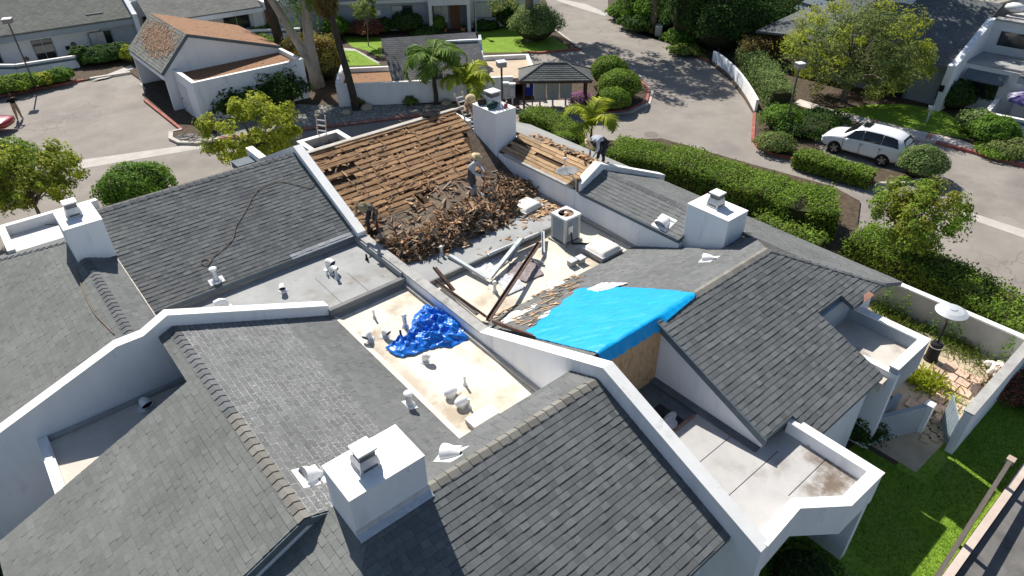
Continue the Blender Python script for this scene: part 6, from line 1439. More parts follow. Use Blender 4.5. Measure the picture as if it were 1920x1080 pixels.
def sph(n):
    v = NR.normal(size=(n, 3)); return v / np.linalg.norm(v, axis=1, keepdims=True)
def clumps(c, r, k, rad, n, shell=.6, flat=1.0):
    """leaf positions: k clumps spread through the ellipsoid c, r"""
    d = sph(k); f = NR.uniform(shell, 1, (k, 1)) ** .7; cc = np.array(c) + d * f * np.array(r)
    idx = NR.integers(0, k, n); rr_ = rad * NR.uniform(.55, 1.25, k)
    o = sph(n) * (NR.uniform(.15, 1, (n, 1)) ** .5) * rr_[idx][:, None] * np.array([1, 1, flat])
    P = cc[idx] + o; Nn = o / (rr_[idx][:, None] + 1e-6) + .5 * d[idx] + NR.normal(size=(n, 3)) * .45 + np.array([0, 0, .35])
    return P, Nn, cc
def bush(px, py, rx, rz, label, m_='green', n=2600, size=.07, ry=None, name='shrub', cat='shrub', z0=.1, group=None, rough=.13, base=None, inner=.82):
    b = base if base is not None else gp(px, py, z0); ry = ry or rx
    T_ = thing(name, label, cat, b, group=group)
    d = sph(n); d[:, 2] = np.abs(d[:, 2]) * 1.15 - .15; k = 1 + rough * np.sin(d[:, 0] * 7 + b.x * 3) * np.cos(d[:, 1] * 6 + b.y) + NR.normal(size=n) * rough * .45
    C_ = np.array([b.x, b.y, b.z + rz * .46]) + d * k[:, None] * np.array([rx, ry, rz * .56])
    C_[:, 2] = np.maximum(C_[:, 2], b.z + .04)
    leaf_obj('foliage', C_, d + NR.normal(size=(n, 3)) * .45 + np.array([0, 0, .25]), size, LM[m_], T_)
    s = MB(); s.ico((b.x, b.y, b.z + rz * .44), (rx * inner, ry * inner, rz * .54 * inner), 3, jit=.04, rnd=random.Random(int(px))); s.obj('inner_shade_core', M_INNER, T_, smooth=True)  # solid dark core added to block light behind the leaves
    return T_
def hedge(pix, wd, ht, label, m_='hedge', dens=900, size=.06, z0=.1, jag=.06, zpix=None):
    pts = [gp(x, y, ht if zpix is None else zpix) for x, y in pix]; pts = [Vector((p.x, p.y, z0)) for p in pts]
    T_ = thing('hedge', label, 'hedge', pts[len(pts) // 2])
    Ls = [(pts[i + 1] - pts[i]).length for i in range(len(pts) - 1)]; tot = sum(Ls); per = wd + 2 * ht; n = int(tot * per * dens / 4)
    seg = NR.choice(len(Ls), n, p=np.array(Ls) / tot); f = NR.random(n); A = np.array([tuple(p) for p in pts[:-1]])[seg]; B = np.array([tuple(p) for p in pts[1:]])[seg]
    dirs = (B - A); dirs /= np.linalg.norm(dirs, axis=1, keepdims=True); side = np.stack([-dirs[:, 1], dirs[:, 0], np.zeros(n)], 1)
    t = NR.random(n) * per; off_ = np.where(t < ht, -wd / 2, np.where(t < ht + wd, t - ht - wd / 2, wd / 2)); z = np.where(t < ht, t, np.where(t < ht + wd, ht, per - t))
    cr = np.clip((np.abs(off_) / (wd / 2)), 0, 1) ** 6; z = np.where((t >= ht) & (t < ht + wd), z - .12 * ht * cr, z)
    P_ = A + (B - A) * f[:, None]; ph = P_[:, 0] * 1.7 + P_[:, 1] * 1.3
    z = z * (1 + .05 * np.sin(ph) + .04 * np.sin(ph * 2.7)); nrm = np.where((t < ht)[:, None], -side, np.where((t < ht + wd)[:, None], np.array([[0, 0, 1.0]]), side))
    C_ = P_ + side * (off_ * (1 + .06 * np.sin(ph * 1.9)))[:, None] + np.array([0, 0, 1]) * z[:, None] + NR.normal(size=(n, 3)) * jag
    C_[:, 2] = np.maximum(C_[:, 2], z0 + .03)
    leaf_obj('foliage', C_, nrm + NR.normal(size=(n, 3)) * .5, size, LM[m_], T_)
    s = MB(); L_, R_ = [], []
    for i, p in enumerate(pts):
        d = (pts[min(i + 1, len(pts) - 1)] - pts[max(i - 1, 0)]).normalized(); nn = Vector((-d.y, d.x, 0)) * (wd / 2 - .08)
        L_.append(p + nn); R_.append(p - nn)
    s.loft([[(L_[i].x, L_[i].y, z0), (L_[i].x, L_[i].y, z0 + ht * .84), (R_[i].x, R_[i].y, z0 + ht * .84), (R_[i].x, R_[i].y, z0)] for i in range(len(pts))]); s.obj('inner_shade_core', M_INNER, T_)  # dark solid added inside the hedge as its inner shade
    return T_
def tree(base, top, r, label, m_, n=5200, k=46, rad=.55, size=.085, trunk=.1, bark=None, lean=(0, 0), shell=.35, asp=.5, flat=.8, name='tree', stems=1, twig=True, mats2=None, group=None):
    base = Vector(base); T_ = thing(name, label, 'tree', base, group=group)
    c = Vector((base.x + lean[0], base.y + lean[1], base.z + top - r[2]))
    P_, Nn, cc = clumps(tuple(c), r, k, rad, n, shell, flat); P_[:, 2] = np.maximum(P_[:, 2], base.z + .25)
    leaf_obj('crown', P_, Nn, size, LM[m_], T_, asp)
    if mats2:
        P2, N2, _ = clumps(tuple(c), r, k // 2, rad * .9, n // 3, .75, flat); leaf_obj('crown', P2, N2, size, LM[mats2], T_, asp)
    s = MB(); r2 = random.Random(int(base.x * 10))
    for j in range(stems):
        f = base + Vector((r2.uniform(-.12, .12), r2.uniform(-.12, .12), 0)) * (j > 0); fork = base.lerp(c, .5) + Vector((r2.uniform(-.2, .2), r2.uniform(-.2, .2), -.1 * r[2]))
        s.tube([f - Vector((0, 0, .1)), f.lerp(fork, .5) + Vector((r2.uniform(-.08, .08), r2.uniform(-.08, .08), 0)), fork, c], [trunk, trunk * .8, trunk * .62, trunk * .3], 8)
        for q in cc[j::max(1, stems * (2 if k > 30 else 1))]:
            q = Vector(q); m1 = fork.lerp(q, .5) + Vector((0, 0, .12 * (q - fork).length)); s.tube([fork.lerp(c, r2.uniform(0, .5)), m1, q], [trunk * .4, trunk * .24, trunk * .07], 5, cap=False)
    s.obj('trunk', bark or M_BARK, T_, smooth=True)
    return T_
def palm(base, h, label, nf=12, L=1.9, m_='palm', trunk=.12, seed=1, lean=(0, 0), up=.9, nl=34, lw=.34, droop=1.0, bark=None, skirt=0):
    base = Vector(base); T_ = thing('palm_tree', label, 'palm', base); r2 = random.Random(seed)
    top = base + Vector((lean[0], lean[1], h))
    s = MB(); n_ = 7; s.tube([base.lerp(top, i / n_) + Vector((.03 * math.sin(i), .03 * math.cos(i * 2), 0)) for i in range(n_ + 1)], [trunk * (1.25 - .45 * i / n_ + .03 * (i % 2)) for i in range(n_ + 1)], 10); s.obj('trunk', bark or M_BARK, T_, smooth=True)
    s = MB(); s.tube([top - Vector((0, 0, .1)), top + Vector((0, 0, .35))], [trunk * .9, trunk * .45], 10); s.obj('crownshaft', mat('palm_shaft', (.14, .19, .05), (.2, .25, .08), 4, .6), T_, smooth=True)
    for i in range(nf + skirt):
        dead = i >= nf
        a = 2 * math.pi * (i * .382) + r2.uniform(-.2, .2); e0 = (1.25 - 1.05 * (i / nf)) * up if not dead else -.9; LL_ = L * r2.uniform(.82, 1.1); pts = []; p = top + Vector((0, 0, .25 if not dead else -.15)); el = e0
        for q in range(15):
            pts.append(p.copy()); p = p + Vector((math.cos(a) * math.cos(el), math.sin(a) * math.cos(el), math.sin(el))) * LL_ / 14; el -= droop * (.055 + .012 * q) * 1.25
        V = []; F = []
        for q in range(1, 15):
            d = (pts[q] - pts[q - 1]).normalized(); sd_ = d.cross(Vector((0, 0, 1))); sd_ = sd_.normalized() if sd_.length > 1e-4 else Vector((-math.sin(a), math.cos(a), 0)); up_ = sd_.cross(d)
            w_ = lw * math.sin(min(1, (q + 1.5) / 15) * math.pi * .93 + .1) * L / 1.9 + .05
            for sg in (-1, 1):
                for h_ in (0, .33, .67):
                    o = pts[q - 1].lerp(pts[q], h_); tip = o + sd_ * sg * w_ * r2.uniform(.8, 1.05) + d * w_ * .62 - Vector((0, 0, w_ * r2.uniform(.12, .6))); b_ = len(V); wv = d * .03 * L / 1.5
                    V += [o - wv, o + wv, o.lerp(tip, .55) + wv * .9 + up_ * .02, tip, o.lerp(tip, .55) - wv * .9 + up_ * .02]; F.append((b_, b_ + 1, b_ + 2, b_ + 3, b_ + 4))
        s = MB(); s.add(V, F, 0); s.tube(pts, [.022 * L / 1.9] * 8 + [.012 * L / 1.9] * 7, 5, 1); s.obj('frond', [LM['brown'] if dead else LM[m_], mat('palm_rachis', (.18, .22, .06), (.24, .26, .09), 4, .6)], T_, fix=False)
    return T_
# ---- near the townhouses
tree(gp(486, 328, .1), 4.2, (2.5, 2.1, 1.8), 'yellow-green loose tree beside the gravel island behind the dark roof', 'lime', 9500, 80, .5, .105, .09, lean=(.1, .1), shell=.45)
tree(gp(92, 425, .1), 4.0, (2.5, 2.1, 1.45), 'yellowing tree at the left edge behind the far left chimney', 'autumn', 9000, 80, .5, .09, .11, shell=.3, mats2='lime')
bush(267, 384, 1.75, 2.0, 'dense rounded green shrub behind the ridge of the dark roof', 'green', 5200, .085)
bush(22, 322, 1.55, 1.7, 'clipped dark round shrub on the left traffic island', 'hedge', 4200, .07, name='topiary')
bush(455, 207, 2.3, 1.7, 'dark bougainvillea mass against the garage annex, nearer the doors', 'dark', 2600, .12, rough=.3)
bush(527, 194, 1.7, 2.1, 'dark tall shrub against the garage annex wall', 'dark', 2400, .12, rough=.3)
hedge([(1150, 272), (1240, 286), (1340, 312), (1440, 345), (1510, 372), (1570, 378)], 2.3, 1.5, 'tall clipped hedge running along the street behind the right townhouse', 'hedge', 1500, .06)
hedge([(985, 207), (1030, 218), (1062, 236), (1070, 262)], 1.5, .9, 'low bright hedge behind the rear chimney of the stripped roof', 'hedge', 1500, .06)
hedge([(1610, 432), (1690, 466), (1760, 496), (1850, 548), (1935, 600), (2060, 690)], 1.9, 1.05, 'shaggy low hedge between the street and the patio wall', 'hedge', 1500, .06, jag=.1)
hedge([(1420, 405), (1470, 428), (1540, 455)], 1.1, .8, 'narrow leafy strip beside the rear right chimney', 'hedge', 1100, .07, jag=.14)
bush(1090, 302, .6, .8, 'small leafy shrub by the stooping worker', 'hedge', 900, .07, rough=.3)
tree(gp(1644, 506, .1), 3.95, (1.85, 1.75, 1.3), 'round crowned tree with brown tinted leaves in the hedge on the right', 'autumn', 8500, 62, .46, .075, .085, shell=.25, lean=(.65, -.6), mats2='hedge')
bush(1680, 486, .3, .5, 'tiny pale shrub at the foot of the leaning tree', 'olive', 400, .05)
# ---- rear left
bush(32, 172, 1.9, 1.1, 'clipped hedge shrub in front of the far left patio wall', 'hedge', 3000, .1, ry=1.2)
bush(88, 162, .7, .95, 'bright yellow-green shrub beside the left lamp post', 'lime', 900, .1)
bush(116, 154, .95, .95, 'squat green shrub in front of the patio wall end', 'green', 1300, .1)
bush(160, 120, .9, 1.3, 'dark shrub beside the patio wall opening', 'dark', 1300, .12)
bush(192, 116, 1.6, 1.1, 'wide dark shrub below the three-pane window', 'dark', 2000, .12)
bush(225, 112, 1.2, 1.2, 'dark shrub beside the left garage wall', 'dark', 1500, .12)
bush(247, 118, .6, 1.3, 'yellow-green shrub tucked behind the left garage eave', 'lime', 700, .11)
hedge([(462, 50), (505, 52)], 1.4, .8, 'clipped bright hedge by the orange door', 'hedge', 800, .1)
hedge([(470, 62), (510, 80)], 1.0, .6, 'low bright hedge along the lawn behind the garage', 'hedge', 800, .1)
bush(575, 140, 1.6, 2.7, 'tall gold tinted shrub left of the pale trunk', 'gold', 3800, .1, rough=.22)
bush(612, 148, 1.5, 2.9, 'tall gold tinted shrub right of the pale trunk', 'gold', 3800, .1, rough=.22, )
bush(632, 70, 1.2, 1.7, 'dark rounded shrub behind the tall palm', 'green', 1500, .12)
# pale multi-stemmed eucalyptus
T_ = thing('eucalyptus_tree', 'tall pale-barked tree with two stems behind the garage', 'tree', gp(597, 163, .1)); b = gp(597, 163, .1)
rtv = Vector((RT.x, RT.y, 0)).normalized()
s = MB()
s.tube([b, b + rtv * -.15 + Vector((0, 0, 1.6)), b - rtv * .9 + Vector((0, 0, 3.2)), b - rtv * 2.1 + Vector((0, 0, 6)), b - rtv * 2.6 + Vector((0, 0, 10))], [.55, .42, .30, .27, .2], 12)
s.tube([b + Vector((0, 0, .8)), b - rtv * .1 + Vector((0, 0, 3)), b + rtv * .2 + Vector((0, 0, 6)), b + rtv * .6 + Vector((0, 0, 10))], [.42, .36, .3, .22], 12)
s.obj('trunk', M_BARKP, T_, smooth=True)
P_, Nn, cc = clumps((b.x - rtv.x * .6, b.y - rtv.y * .6, 9.6), (5.0, 4.0, 2.0), 190, .9, 16000, .1, 1.0); leaf_obj('crown', P_, Nn, .2, LM['green'], T_, .4)
P_, Nn, cc = clumps((b.x + rtv.x * .6, b.y + rtv.y * .6, 6.2), (2.2, 1.6, 1.5), 26, .5, 2600, .2, 2.2); leaf_obj('crown', P_, Nn * np.array([1, 1, .15]), .2, LM['green'], T_, .14)
T_ = thing('pine_tree', 'dark trunked tree rising behind the garage roof', 'tree', gp(527, 88, .1)); b = gp(527, 88, .1); s = MB(); s.tube([b, b + Vector((0, 0, 4)) - rtv * .3, b + Vector((0, 0, 9)) - rtv * .6], [.42, .34, .28], 10); s.obj('trunk', M_BARKD, T_, smooth=True)
P_, Nn, cc = clumps((b.x, b.y, 9.8), (3.2, 3.2, 2.5), 40, .8, 3000, .3); leaf_obj('crown', P_, Nn, .16, LM['dark'], T_, .3)
palm(gp(669, 207, .1), 8.2, 'tall leaning palm with ragged skirt in front of the white wall', 16, 2.6, 'palm', .2, 3, tuple((-rtv * .9)[:2]), bark=M_BARKD, lw=.5, skirt=10)
palm(gp(818, 196, .1), 2.75, 'queen palm with arching fronds in front of the grey garage roof', 15, 3.0, 'palm', .13, 4, bark=M_BARKD, lw=.5, droop=1.25)
palm(gp(880, 207, .1), 1.5, 'yellow-green young palm beside the far ladder', 9, 2.7, 'palmy', .1, 9, up=1.2, lw=.5, droop=1.2)
palm(gp(1108, 268, .1), .9, 'young palm arching over the low hedge by the stooping worker', 5, 3.0, 'palmy', .07, 26, up=1.35, lw=.5, droop=1.45)
tree(gp(691, 86, .1), 4.0, (1.35, 1.35, 1.05), 'slim staked sapling with pale crown on the rear lawn', 'olive', 2200, 30, .4, .1, .055, shell=.3)
for i, (x, y, rx, rz, mt_, lb) in enumerate(((690, 66, 1.6, 1.3, 'red', 'reddish shrub behind the sapling'), (765, 60, 1.35, 1.7, 'dark', 'dark shrub below the two-pane window'), (722, 62, .8, 1.2, 'dark', 'dark shrub left of the two-pane window'), (800, 64, 1.4, .6, 'dark', 'low dark shrub beside the porch column'), (823, 60, .6, 1.3, 'green', 'upright green shrub inside the porch frame'), (905, 56, .8, .8, 'dark', 'dark shrub right of the porch'), (920, 55, .7, .7, 'dark', 'dark shrub under the long window'), (955, 50, 1.1, 1.7, 'dark', 'dark shrub at the edge of the rear lawn'))):
    bush(x, y, rx, rz, lb, mt_, 1300, .12)
bush(1004, 74, 2.15, 2.7, 'large rounded grey-green shrub behind the thick trunk on the lawn', 'grey', 6500, .085)
# tall street tree: only its trunk shows, its crown throws the dappled shade on the street
T_ = thing('street_tree', 'thick straight trunk of a tall tree on the rear lawn', 'tree', gp(992, 76, .1)); b = gp(992, 76, .1); s = MB(); s.tube([b, b + Vector((0, 0, .5)), b + Vector((0, 0, 5)), b + Vector((0, 0, 10))], [.5, .38, .34, .28], 12)
cA = ow(7.3, 60.5, 12.3); s.tube([b + Vector((0, 0, 8.5)), b.lerp(cA, .6) + Vector((0, 0, 4)), cA], [.26, .18, .1], 8); s.obj('trunk', M_BARK, T_, smooth=True)
P_, Nn, cc = clumps(tuple(cA), (6.0, 5.6, 2.0), 130, .8, 9500, .1); leaf_obj('crown', P_, Nn, .2, LM['green'], T_, .45)
cB = ow(1.5, 66, 11.5); P_, Nn, cc = clumps(tuple(cB), (4.2, 3.2, 1.8), 60, .8, 3800, .1); leaf_obj('crown', P_, Nn, .2, LM['green'], T_, .45)
P_, Nn, cc = clumps(tuple(gp(945, 4, 3.6)), (1.6, 1.2, .5), 16, .4, 700, .2); leaf_obj('crown', P_, Nn, .12, LM['olive'], T_, .45)
# round hedge shrubs by the mail shelter
for i, (x, y, rx, rz, lb) in enumerate(((1140, 160, 1.35, 2.0, 'rearmost of three clipped round shrubs by the mail shelter'), (1160, 186, 1.45, 1.9, 'middle of three clipped round shrubs by the mail shelter'), (1148, 205, 1.15, 1.35, 'front and smallest of three clipped round shrubs by the mail shelter'))):
    bush(x, y, rx, rz, lb, 'hedge', 4200, .07, name='topiary', group='clipped shrubs by the mail shelter', rough=.05)
bush(1086, 193, .8, .6, 'purple flowering shrub under the mail shelter roof', 'purple', 900, .06, rough=.3, name='flowering_shrub')
for x, y, lb in ((770, 197, 'grass tuft left of the queen palm'), (672, 200, 'grass tuft at the foot of the tall palm')): bush(x, y, .4, .5, lb, 'weed', 350, .1, rough=.3, name='grass_tuft', cat='grass')
# ---- right side
for i, (x, y, rx, rz, mt_, n, lb) in enumerate(((1163, 34, 1.3, 1.2, 'green', 1300, 'low clipped shrub at the start of the red kerb'), (1190, 42, 1.8, 2.6, 'green', 2600, 'leafy shrub behind the red kerb near the thin pole'), (1180, 52, 1.0, 1.0, 'dark', 1000, 'dark clipped shrub in the far kerb row'), (1197, 60, 1.1, 1.2, 'dark', 1100, 'dark round shrub nearest the utility boxes'), (1245, 55, 2.0, 4.2, 'green', 4000, 'tall leafy tree behind the utility boxes'), (1300, 80, 2.4, 4.6, 'dark', 4500, 'dark spreading tree beside the far lamp'), (1275, 85, 1.3, 1.2, 'green', 1300, 'fern-like shrub near the red kerb bend'), (1352, 92, 2.8, 4.4, 'dark', 4800, 'dark tree mass behind the curved white wall'), (1285, 100, 1.2, .6, 'weed', 1200, 'bright ground shrub by the red kerb'), (1420, 75, 3.0, 3.6, 'dark', 4600, 'dark broad tree left of the blue-grey outbuilding'), (1385, 62, 2.2, 5.0, 'dark', 3600, 'dark tall tree in front of the board fence'))):
    bush(x, y, rx, rz, lb, mt_, n, .13, rough=.24, name='tree' if rz > 3 else 'shrub', cat='tree' if rz > 3 else 'shrub')
for x, y0, lb, r_ in ((1224, 62, 'brown trunk among the shrubs near the utility boxes', .3), (1282, 60, 'grey trunk behind the far lamp post', .35), (1462, 52, 'pale grey trunk on the small rear lawn', .42), (1440, 30, 'dark trunk in front of the board fence', .4)):
    b = gp(x, y0, .1); T_ = thing('tree', lb, 'tree', b); s = MB(); s.tube([b, b + Vector((0, 0, 4)), b + Vector((.3, 0, 9))], [r_ * 1.25, r_, r_ * .8], 10); s.obj('trunk', M_BARK, T_, smooth=True)
    big = 'rear lawn' in lb; o2 = ow(24.2, 53.2) if big else b; P_, Nn, cc = clumps((o2.x, o2.y, 12.5 if big else 11.0), (5.2, 4.8, 1.8) if big else (2.6, 2.6, 1.4), 110 if big else 24, .9, 8500 if big else 900, .1)
    if big: s = MB(); s.tube([b + Vector((.3, 0, 8.8)), Vector((o2.x, o2.y, 12.5))], [.3, .12], 8); s.obj('limb', M_BARK, T_, smooth=True)
    leaf_obj('crown', P_, Nn, .2, LM['green'], T_, .45)
hedge([(1402, 92), (1428, 120), (1452, 150), (1468, 172)], 1.3, 1.35, 'leafy hedge behind the curved white wall', 'grey', 1000, .085, jag=.16)
hedge([(1392, 84), (1418, 86), (1442, 70)], 1.6, 1.7, 'brown tinted hedge behind the top of the curved wall', 'brown', 900, .09, jag=.18)
tree(gp(1580, 192, .1), 6.3, (4.7, 4.6, 2.75), 'large wispy yellow-green tree in front of the right hand house', 'olive', 17000, 150, .72, .12, .16, shell=.25, stems=3, mats2='lime', asp=.32, flat=.75)
bush(1462, 243, 1.2, 1.35, 'dark glossy shrub between the right lamp and the curved wall', 'green', 2400, .08, rough=.2)
bush(1500, 246, 1.9, .9, 'low dark shrub in the shade of the yellow-green tree', 'dark', 1800, .09, rough=.22)
bush(1540, 235, 1.5, .8, 'low dark ground shrub near the front of the white car', 'dark', 1400, .09)
bush(1452, 280, 1.1, .85, 'olive clipped shrub at the bend of the red kerb', 'olive', 2000, .07)
hedge([(1495, 286), (1545, 300), (1595, 315), (1640, 325)], 1.15, .75, 'clipped hedge between the white car and the red kerb', 'hedge', 1500, .065)
bush(1722, 330, 1.15, 1.55, 'round loose shrub behind the white car', 'grey', 3800, .065, rough=.08)
for (x, y, rx, rz, mt_, n, lb) in ((1830, 248, 1.25, 1.2, 'grey', 1900, 'pale spotted shrub at the end of the right lawn'), (1856, 268, 1.25, 1.45, 'green', 2300, 'dense round shrub against the patio wall'), (1905, 288, 1.5, .8, 'olive', 1900, 'golden low shrub by the pavement at the right edge'), (1785, 203, 1.1, 1.7, 'dark', 1600, 'dark shrub beside the white fin wall'), (1852, 200, 1.2, 2.0, 'dark', 1600, 'dark tall shrub below the black window'), (1870, 288, 1.2, .4, 'hedge', 1100, 'low ground cover below the round shrub')):
    bush(x, y, rx, rz, lb, mt_, n, .09)
# ---- patio weeds, vines and lawn shrubs near the camera
# ================================================================ street furniture
def lamp(x, y, h, label, m_=None, head=.42, r=.055):
    p = gp(x, y, .1) if not isinstance(x, Vector) else x; T_ = thing('lamp_post', label, 'street lamp', p, R(-20))
    mm2 = m_ or mat('bronze_pole', (.10, .088, .08), (.14, .125, .115), 4, .6)
    s = MB(); s.lathe([(r * 2, 0), (r * 2, .06), (r, .12), (r * .92, h - .3)], n=10); s.obj('pole', mm2, T_, local=True, smooth=False)
    s = MB(); s.box((-head / 2, -head / 2, h - .32), (head / 2, head / 2, h - .06)); s.obj('lamp_head', mat('lamp_housing', (.26, .235, .22), (.3, .275, .26), 4, .6), T_, local=True, bevel=.02)
    s = MB(); s.box((-head / 2 - .01, -head / 2 - .01, h - .06), (head / 2 + .01, head / 2 + .01, h)); s.obj('lamp_top', M_WMETAL, T_, local=True, bevel=.01)
    s = MB(); s.box((-head * .38, -head * .38, h - .33), (head * .38, head * .38, h - .318)); s.obj('lens', mat('lamp_lens', (.5, .5, .48), rough=.2), T_, local=True)
lamp(69, 168, 4.95, 'tall square-headed lamp post at the left car park edge', head=.55)
pm = gp(940, 116, 4.4); lamp(Vector((pm.x, pm.y, .1)), 0, 4.35, 'square-headed lamp post rising behind the rear chimney', head=.5, r=.07)
lamp(1470, 252, 4.25, 'square-headed lamp post on the right planting island', head=.42)
lamp(893, 62, 3.3, 'slim pale lamp post at the rear lawn', mat('pale_pole', (.42, .42, .40)), head=.34, r=.05)
lamp(1346, 102, 5.4, 'dark lamp post among trees behind the curved wall', head=.42)
lamp(1214, 57, 6.5, 'thin tan lamp post by the red kerb', mat('tan_pole', (.40, .33, .24)), head=.4, r=.05)
T_ = thing('bollard_light', 'short grey bollard light on the right lawn', 'bollard', gp(1737, 229, .11), R(-60))
s = MB(); s.box((-.05, -.05, 0), (.05, .05, .8)); s.obj('post', M_GALV, T_, local=True); s = MB(); s.box((-.14, -.14, .8), (.14, .14, .95)); s.obj('head', M_GALV, T_, local=True); s = MB(); s.box((-.16, -.16, .95), (.16, .16, 1.0)); s.obj('cap', M_WMETAL, T_, local=True)
for i, (x, y, lb) in enumerate(((1230, 62, 'rear grey-green utility box by the far red kerb'), (1234, 67, 'front pale utility box by the far red kerb'))):
    T_ = thing('utility_box', lb, 'utility box', gp(x, y, .1), R(-50)); s = MB(); s.box((-.28, -.22, 0), (.28, .22, .78)); s.obj('cabinet', mat('utility_green', (.40, .43, .40), (.46, .49, .46), 4, .6), T_, local=True, bevel=.02); s = MB(); s.box((-.3, -.24, .78), (.3, .24, .84)); s.obj('lid', M_WMETAL, T_, local=True)
# ---------------------------------------------------------------- ladders
def ladder(a, b, wd, label, rungs=.3):
    """a foot, b top, both at mid width"""
    a, b = Vector(a), Vector(b); T_ = thing('ladder', label, 'ladder', a); d = (b - a).normalized(); sd_ = d.cross(Vector((FW.x, FW.y, 0))).normalized() * wd / 2
    m_ = mat('ladder_fibreglass', (.40, .30, .22), (.48, .38, .3), 6, .6); m2 = mat('ladder_aluminium', (.7, .7, .68), (.76, .76, .74), 6, .5)
    for sg in (-1, 1): s = MB(); s.bar(a + sd_ * sg, b + sd_ * sg, .035, .08); s.obj('rail', m_, T_)
    L = (b - a).length; n = int(L / rungs)
    for i in range(1, n): s = MB(); p = a + d * (L * i / n); s.tube([p - sd_, p + sd_], .03, 8); s.obj('rung', m2, T_)
q = gp(604, 251, 3.42); top = Vector((q.x - .02, q.y - .25, 4.45)); ladder((q.x + .1, q.y + 1.0, .1), top, .42, 'ladder with pale rungs leaning on the rear parapet left of the stripped slope')
q = gp(876, 214, 3.6); top = gp(859, 174, 4.95); ladder(q - (top - q) * 1.0, top, .4, 'ladder leaning behind the rear chimney beside the crouching man')
# ---------------------------------------------------------------- people
M_SKIN = mat('skin', (.30, .165, .105), (.36, .205, .135), 12, .6)
M_STRAW = mat('straw', (.55, .42, .24), (.64, .51, .31), 30, .85)
def smooth_chain(*a): return a
def person(label, loc, dirv, J, shirt, pants, hat=None, hair=(.03, .02, .015), shoe=(.10, .07, .05), scale=1.0, hatcol=None, gloves=None, sleeve='long'):
    """J: joint positions in the figure's own frame (x right, y forward, z up, feet near z = 0)"""
    dv = Vector((dirv[0], dirv[1])).normalized(); rz = math.atan2(-dv.x, dv.y)
    T_ = thing('person', label, 'person', loc, rz)
    names = {}; V = []; E = []; Rd = []; reg = []
    def v(n, p, r): names[n] = len(V); V.append(Vector(p) * scale); Rd.append(r * scale); return names[n]
    def e(a, b, rg): E.append((names[a], names[b])); reg.append((names[a], names[b], rg))
    P_ = {k: Vector(x) for k, x in J.items()}
    P_.setdefault('spine', P_['pelvis'].lerp(P_['chest'], .5))
    v('pelvis', P_['pelvis'], .175); v('spine', P_['spine'], .165); v('chest', P_['chest'], .19); v('neckb', P_['chest'].lerp(P_['head'], .42), .075); v('neck', P_['chest'].lerp(P_['head'], .58), .055); v('head', P_['head'], .108)
    up_ = (P_['head'] - P_['chest']).normalized(); v('skull', P_['head'] + up_ * .09, .118); v('crown', P_['head'] + up_ * .15, .062)
    f_ = (P_.get('gaze', Vector((0, 1, -.3)))).normalized(); v('jaw', P_['head'] + f_ * .04 - up_ * .025, .05); v('nose', P_['head'] + f_ * .105 + up_ * .045, .016)
    for a, b, g in (('pelvis', 'spine', 'pants'), ('spine', 'chest', 'shirt'), ('chest', 'neckb', 'shirt'), ('neckb', 'neck', 'skin'), ('neck', 'head', 'skin'), ('head', 'skull', 'hair'), ('skull', 'crown', 'hair'), ('head', 'jaw', 'skin'), ('head', 'nose', 'skin')): e(a, b, g)
    for sd_, sg in (('l', -1), ('r', 1)):
        sh = P_['chest'] + Vector((sg * .19, 0, 0)) + (P_['head'] - P_['chest']).normalized() * .06
        if 'sh' + sd_ in P_: sh = P_['sh' + sd_]
        v('sh' + sd_, sh, .095); v('el' + sd_, P_['el' + sd_], .066); v('wr' + sd_, P_['wr' + sd_], .044)
        hd = (P_['wr' + sd_] - P_['el' + sd_]).normalized(); pm_ = P_['wr' + sd_] + hd * .07; v('pm' + sd_, pm_, .036)
        e('chest', 'sh' + sd_, 'shirt'); e('sh' + sd_, 'el' + sd_, 'shirt'); e('el' + sd_, 'wr' + sd_, 'shirt' if sleeve == 'long' else 'skin'); e('wr' + sd_, 'pm' + sd_, 'hand')
        ax1 = hd.cross(Vector((0, 0, 1))); ax1 = ax1.normalized() if ax1.length > .1 else Vector((1, 0, 0)); ax2 = ax1.cross(hd)
        for k in range(4):
            ln = (.075, .085, .08, .062)[k]; o = ax1 * (k - 1.5) * .021; v(f'f{k}a' + sd_, pm_ + hd * .045 + o, .0095); v(f'f{k}b' + sd_, pm_ + hd * (.045 + ln * .45) + o - ax2 * .022, .0088); v(f'f{k}c' + sd_, pm_ + hd * (.045 + ln * .55) + o - ax2 * .05, .008)
            e('pm' + sd_, f'f{k}a' + sd_, 'hand'); e(f'f{k}a' + sd_, f'f{k}b' + sd_, 'hand'); e(f'f{k}b' + sd_, f'f{k}c' + sd_, 'hand')
        v('ta' + sd_, pm_ - ax1 * sg * .045 - hd * .01, .011); v('tb' + sd_, pm_ - ax1 * sg * .055 + hd * .03 - ax2 * .025, .0095); e('pm' + sd_, 'ta' + sd_, 'hand'); e('ta' + sd_, 'tb' + sd_, 'hand')
        hp_ = P_['pelvis'] + Vector((sg * .095, 0, -.05)); v('hp' + sd_, hp_, .125); v('kn' + sd_, P_['kn' + sd_], .09); v('an' + sd_, P_['an' + sd_], .065)
        tv = P_.get('toe' + sd_, Vector((sg * .03, .16, -.045))); v('heel' + sd_, P_['an' + sd_] + Vector((0, -.035, -.04)), .036); v('toe' + sd_, P_['an' + sd_] + tv, .035)
        e('pelvis', 'hp' + sd_, 'pants'); e('hp' + sd_, 'kn' + sd_, 'pants'); e('kn' + sd_, 'an' + sd_, 'pants'); e('an' + sd_, 'heel' + sd_, 'shoe'); e('an' + sd_, 'toe' + sd_, 'shoe')
    me = bpy.data.meshes.new('body_skel'); me.from_pydata([tuple(p) for p in V], E, []); o = bpy.data.objects.new('body_skel', me); col.objects.link(o)
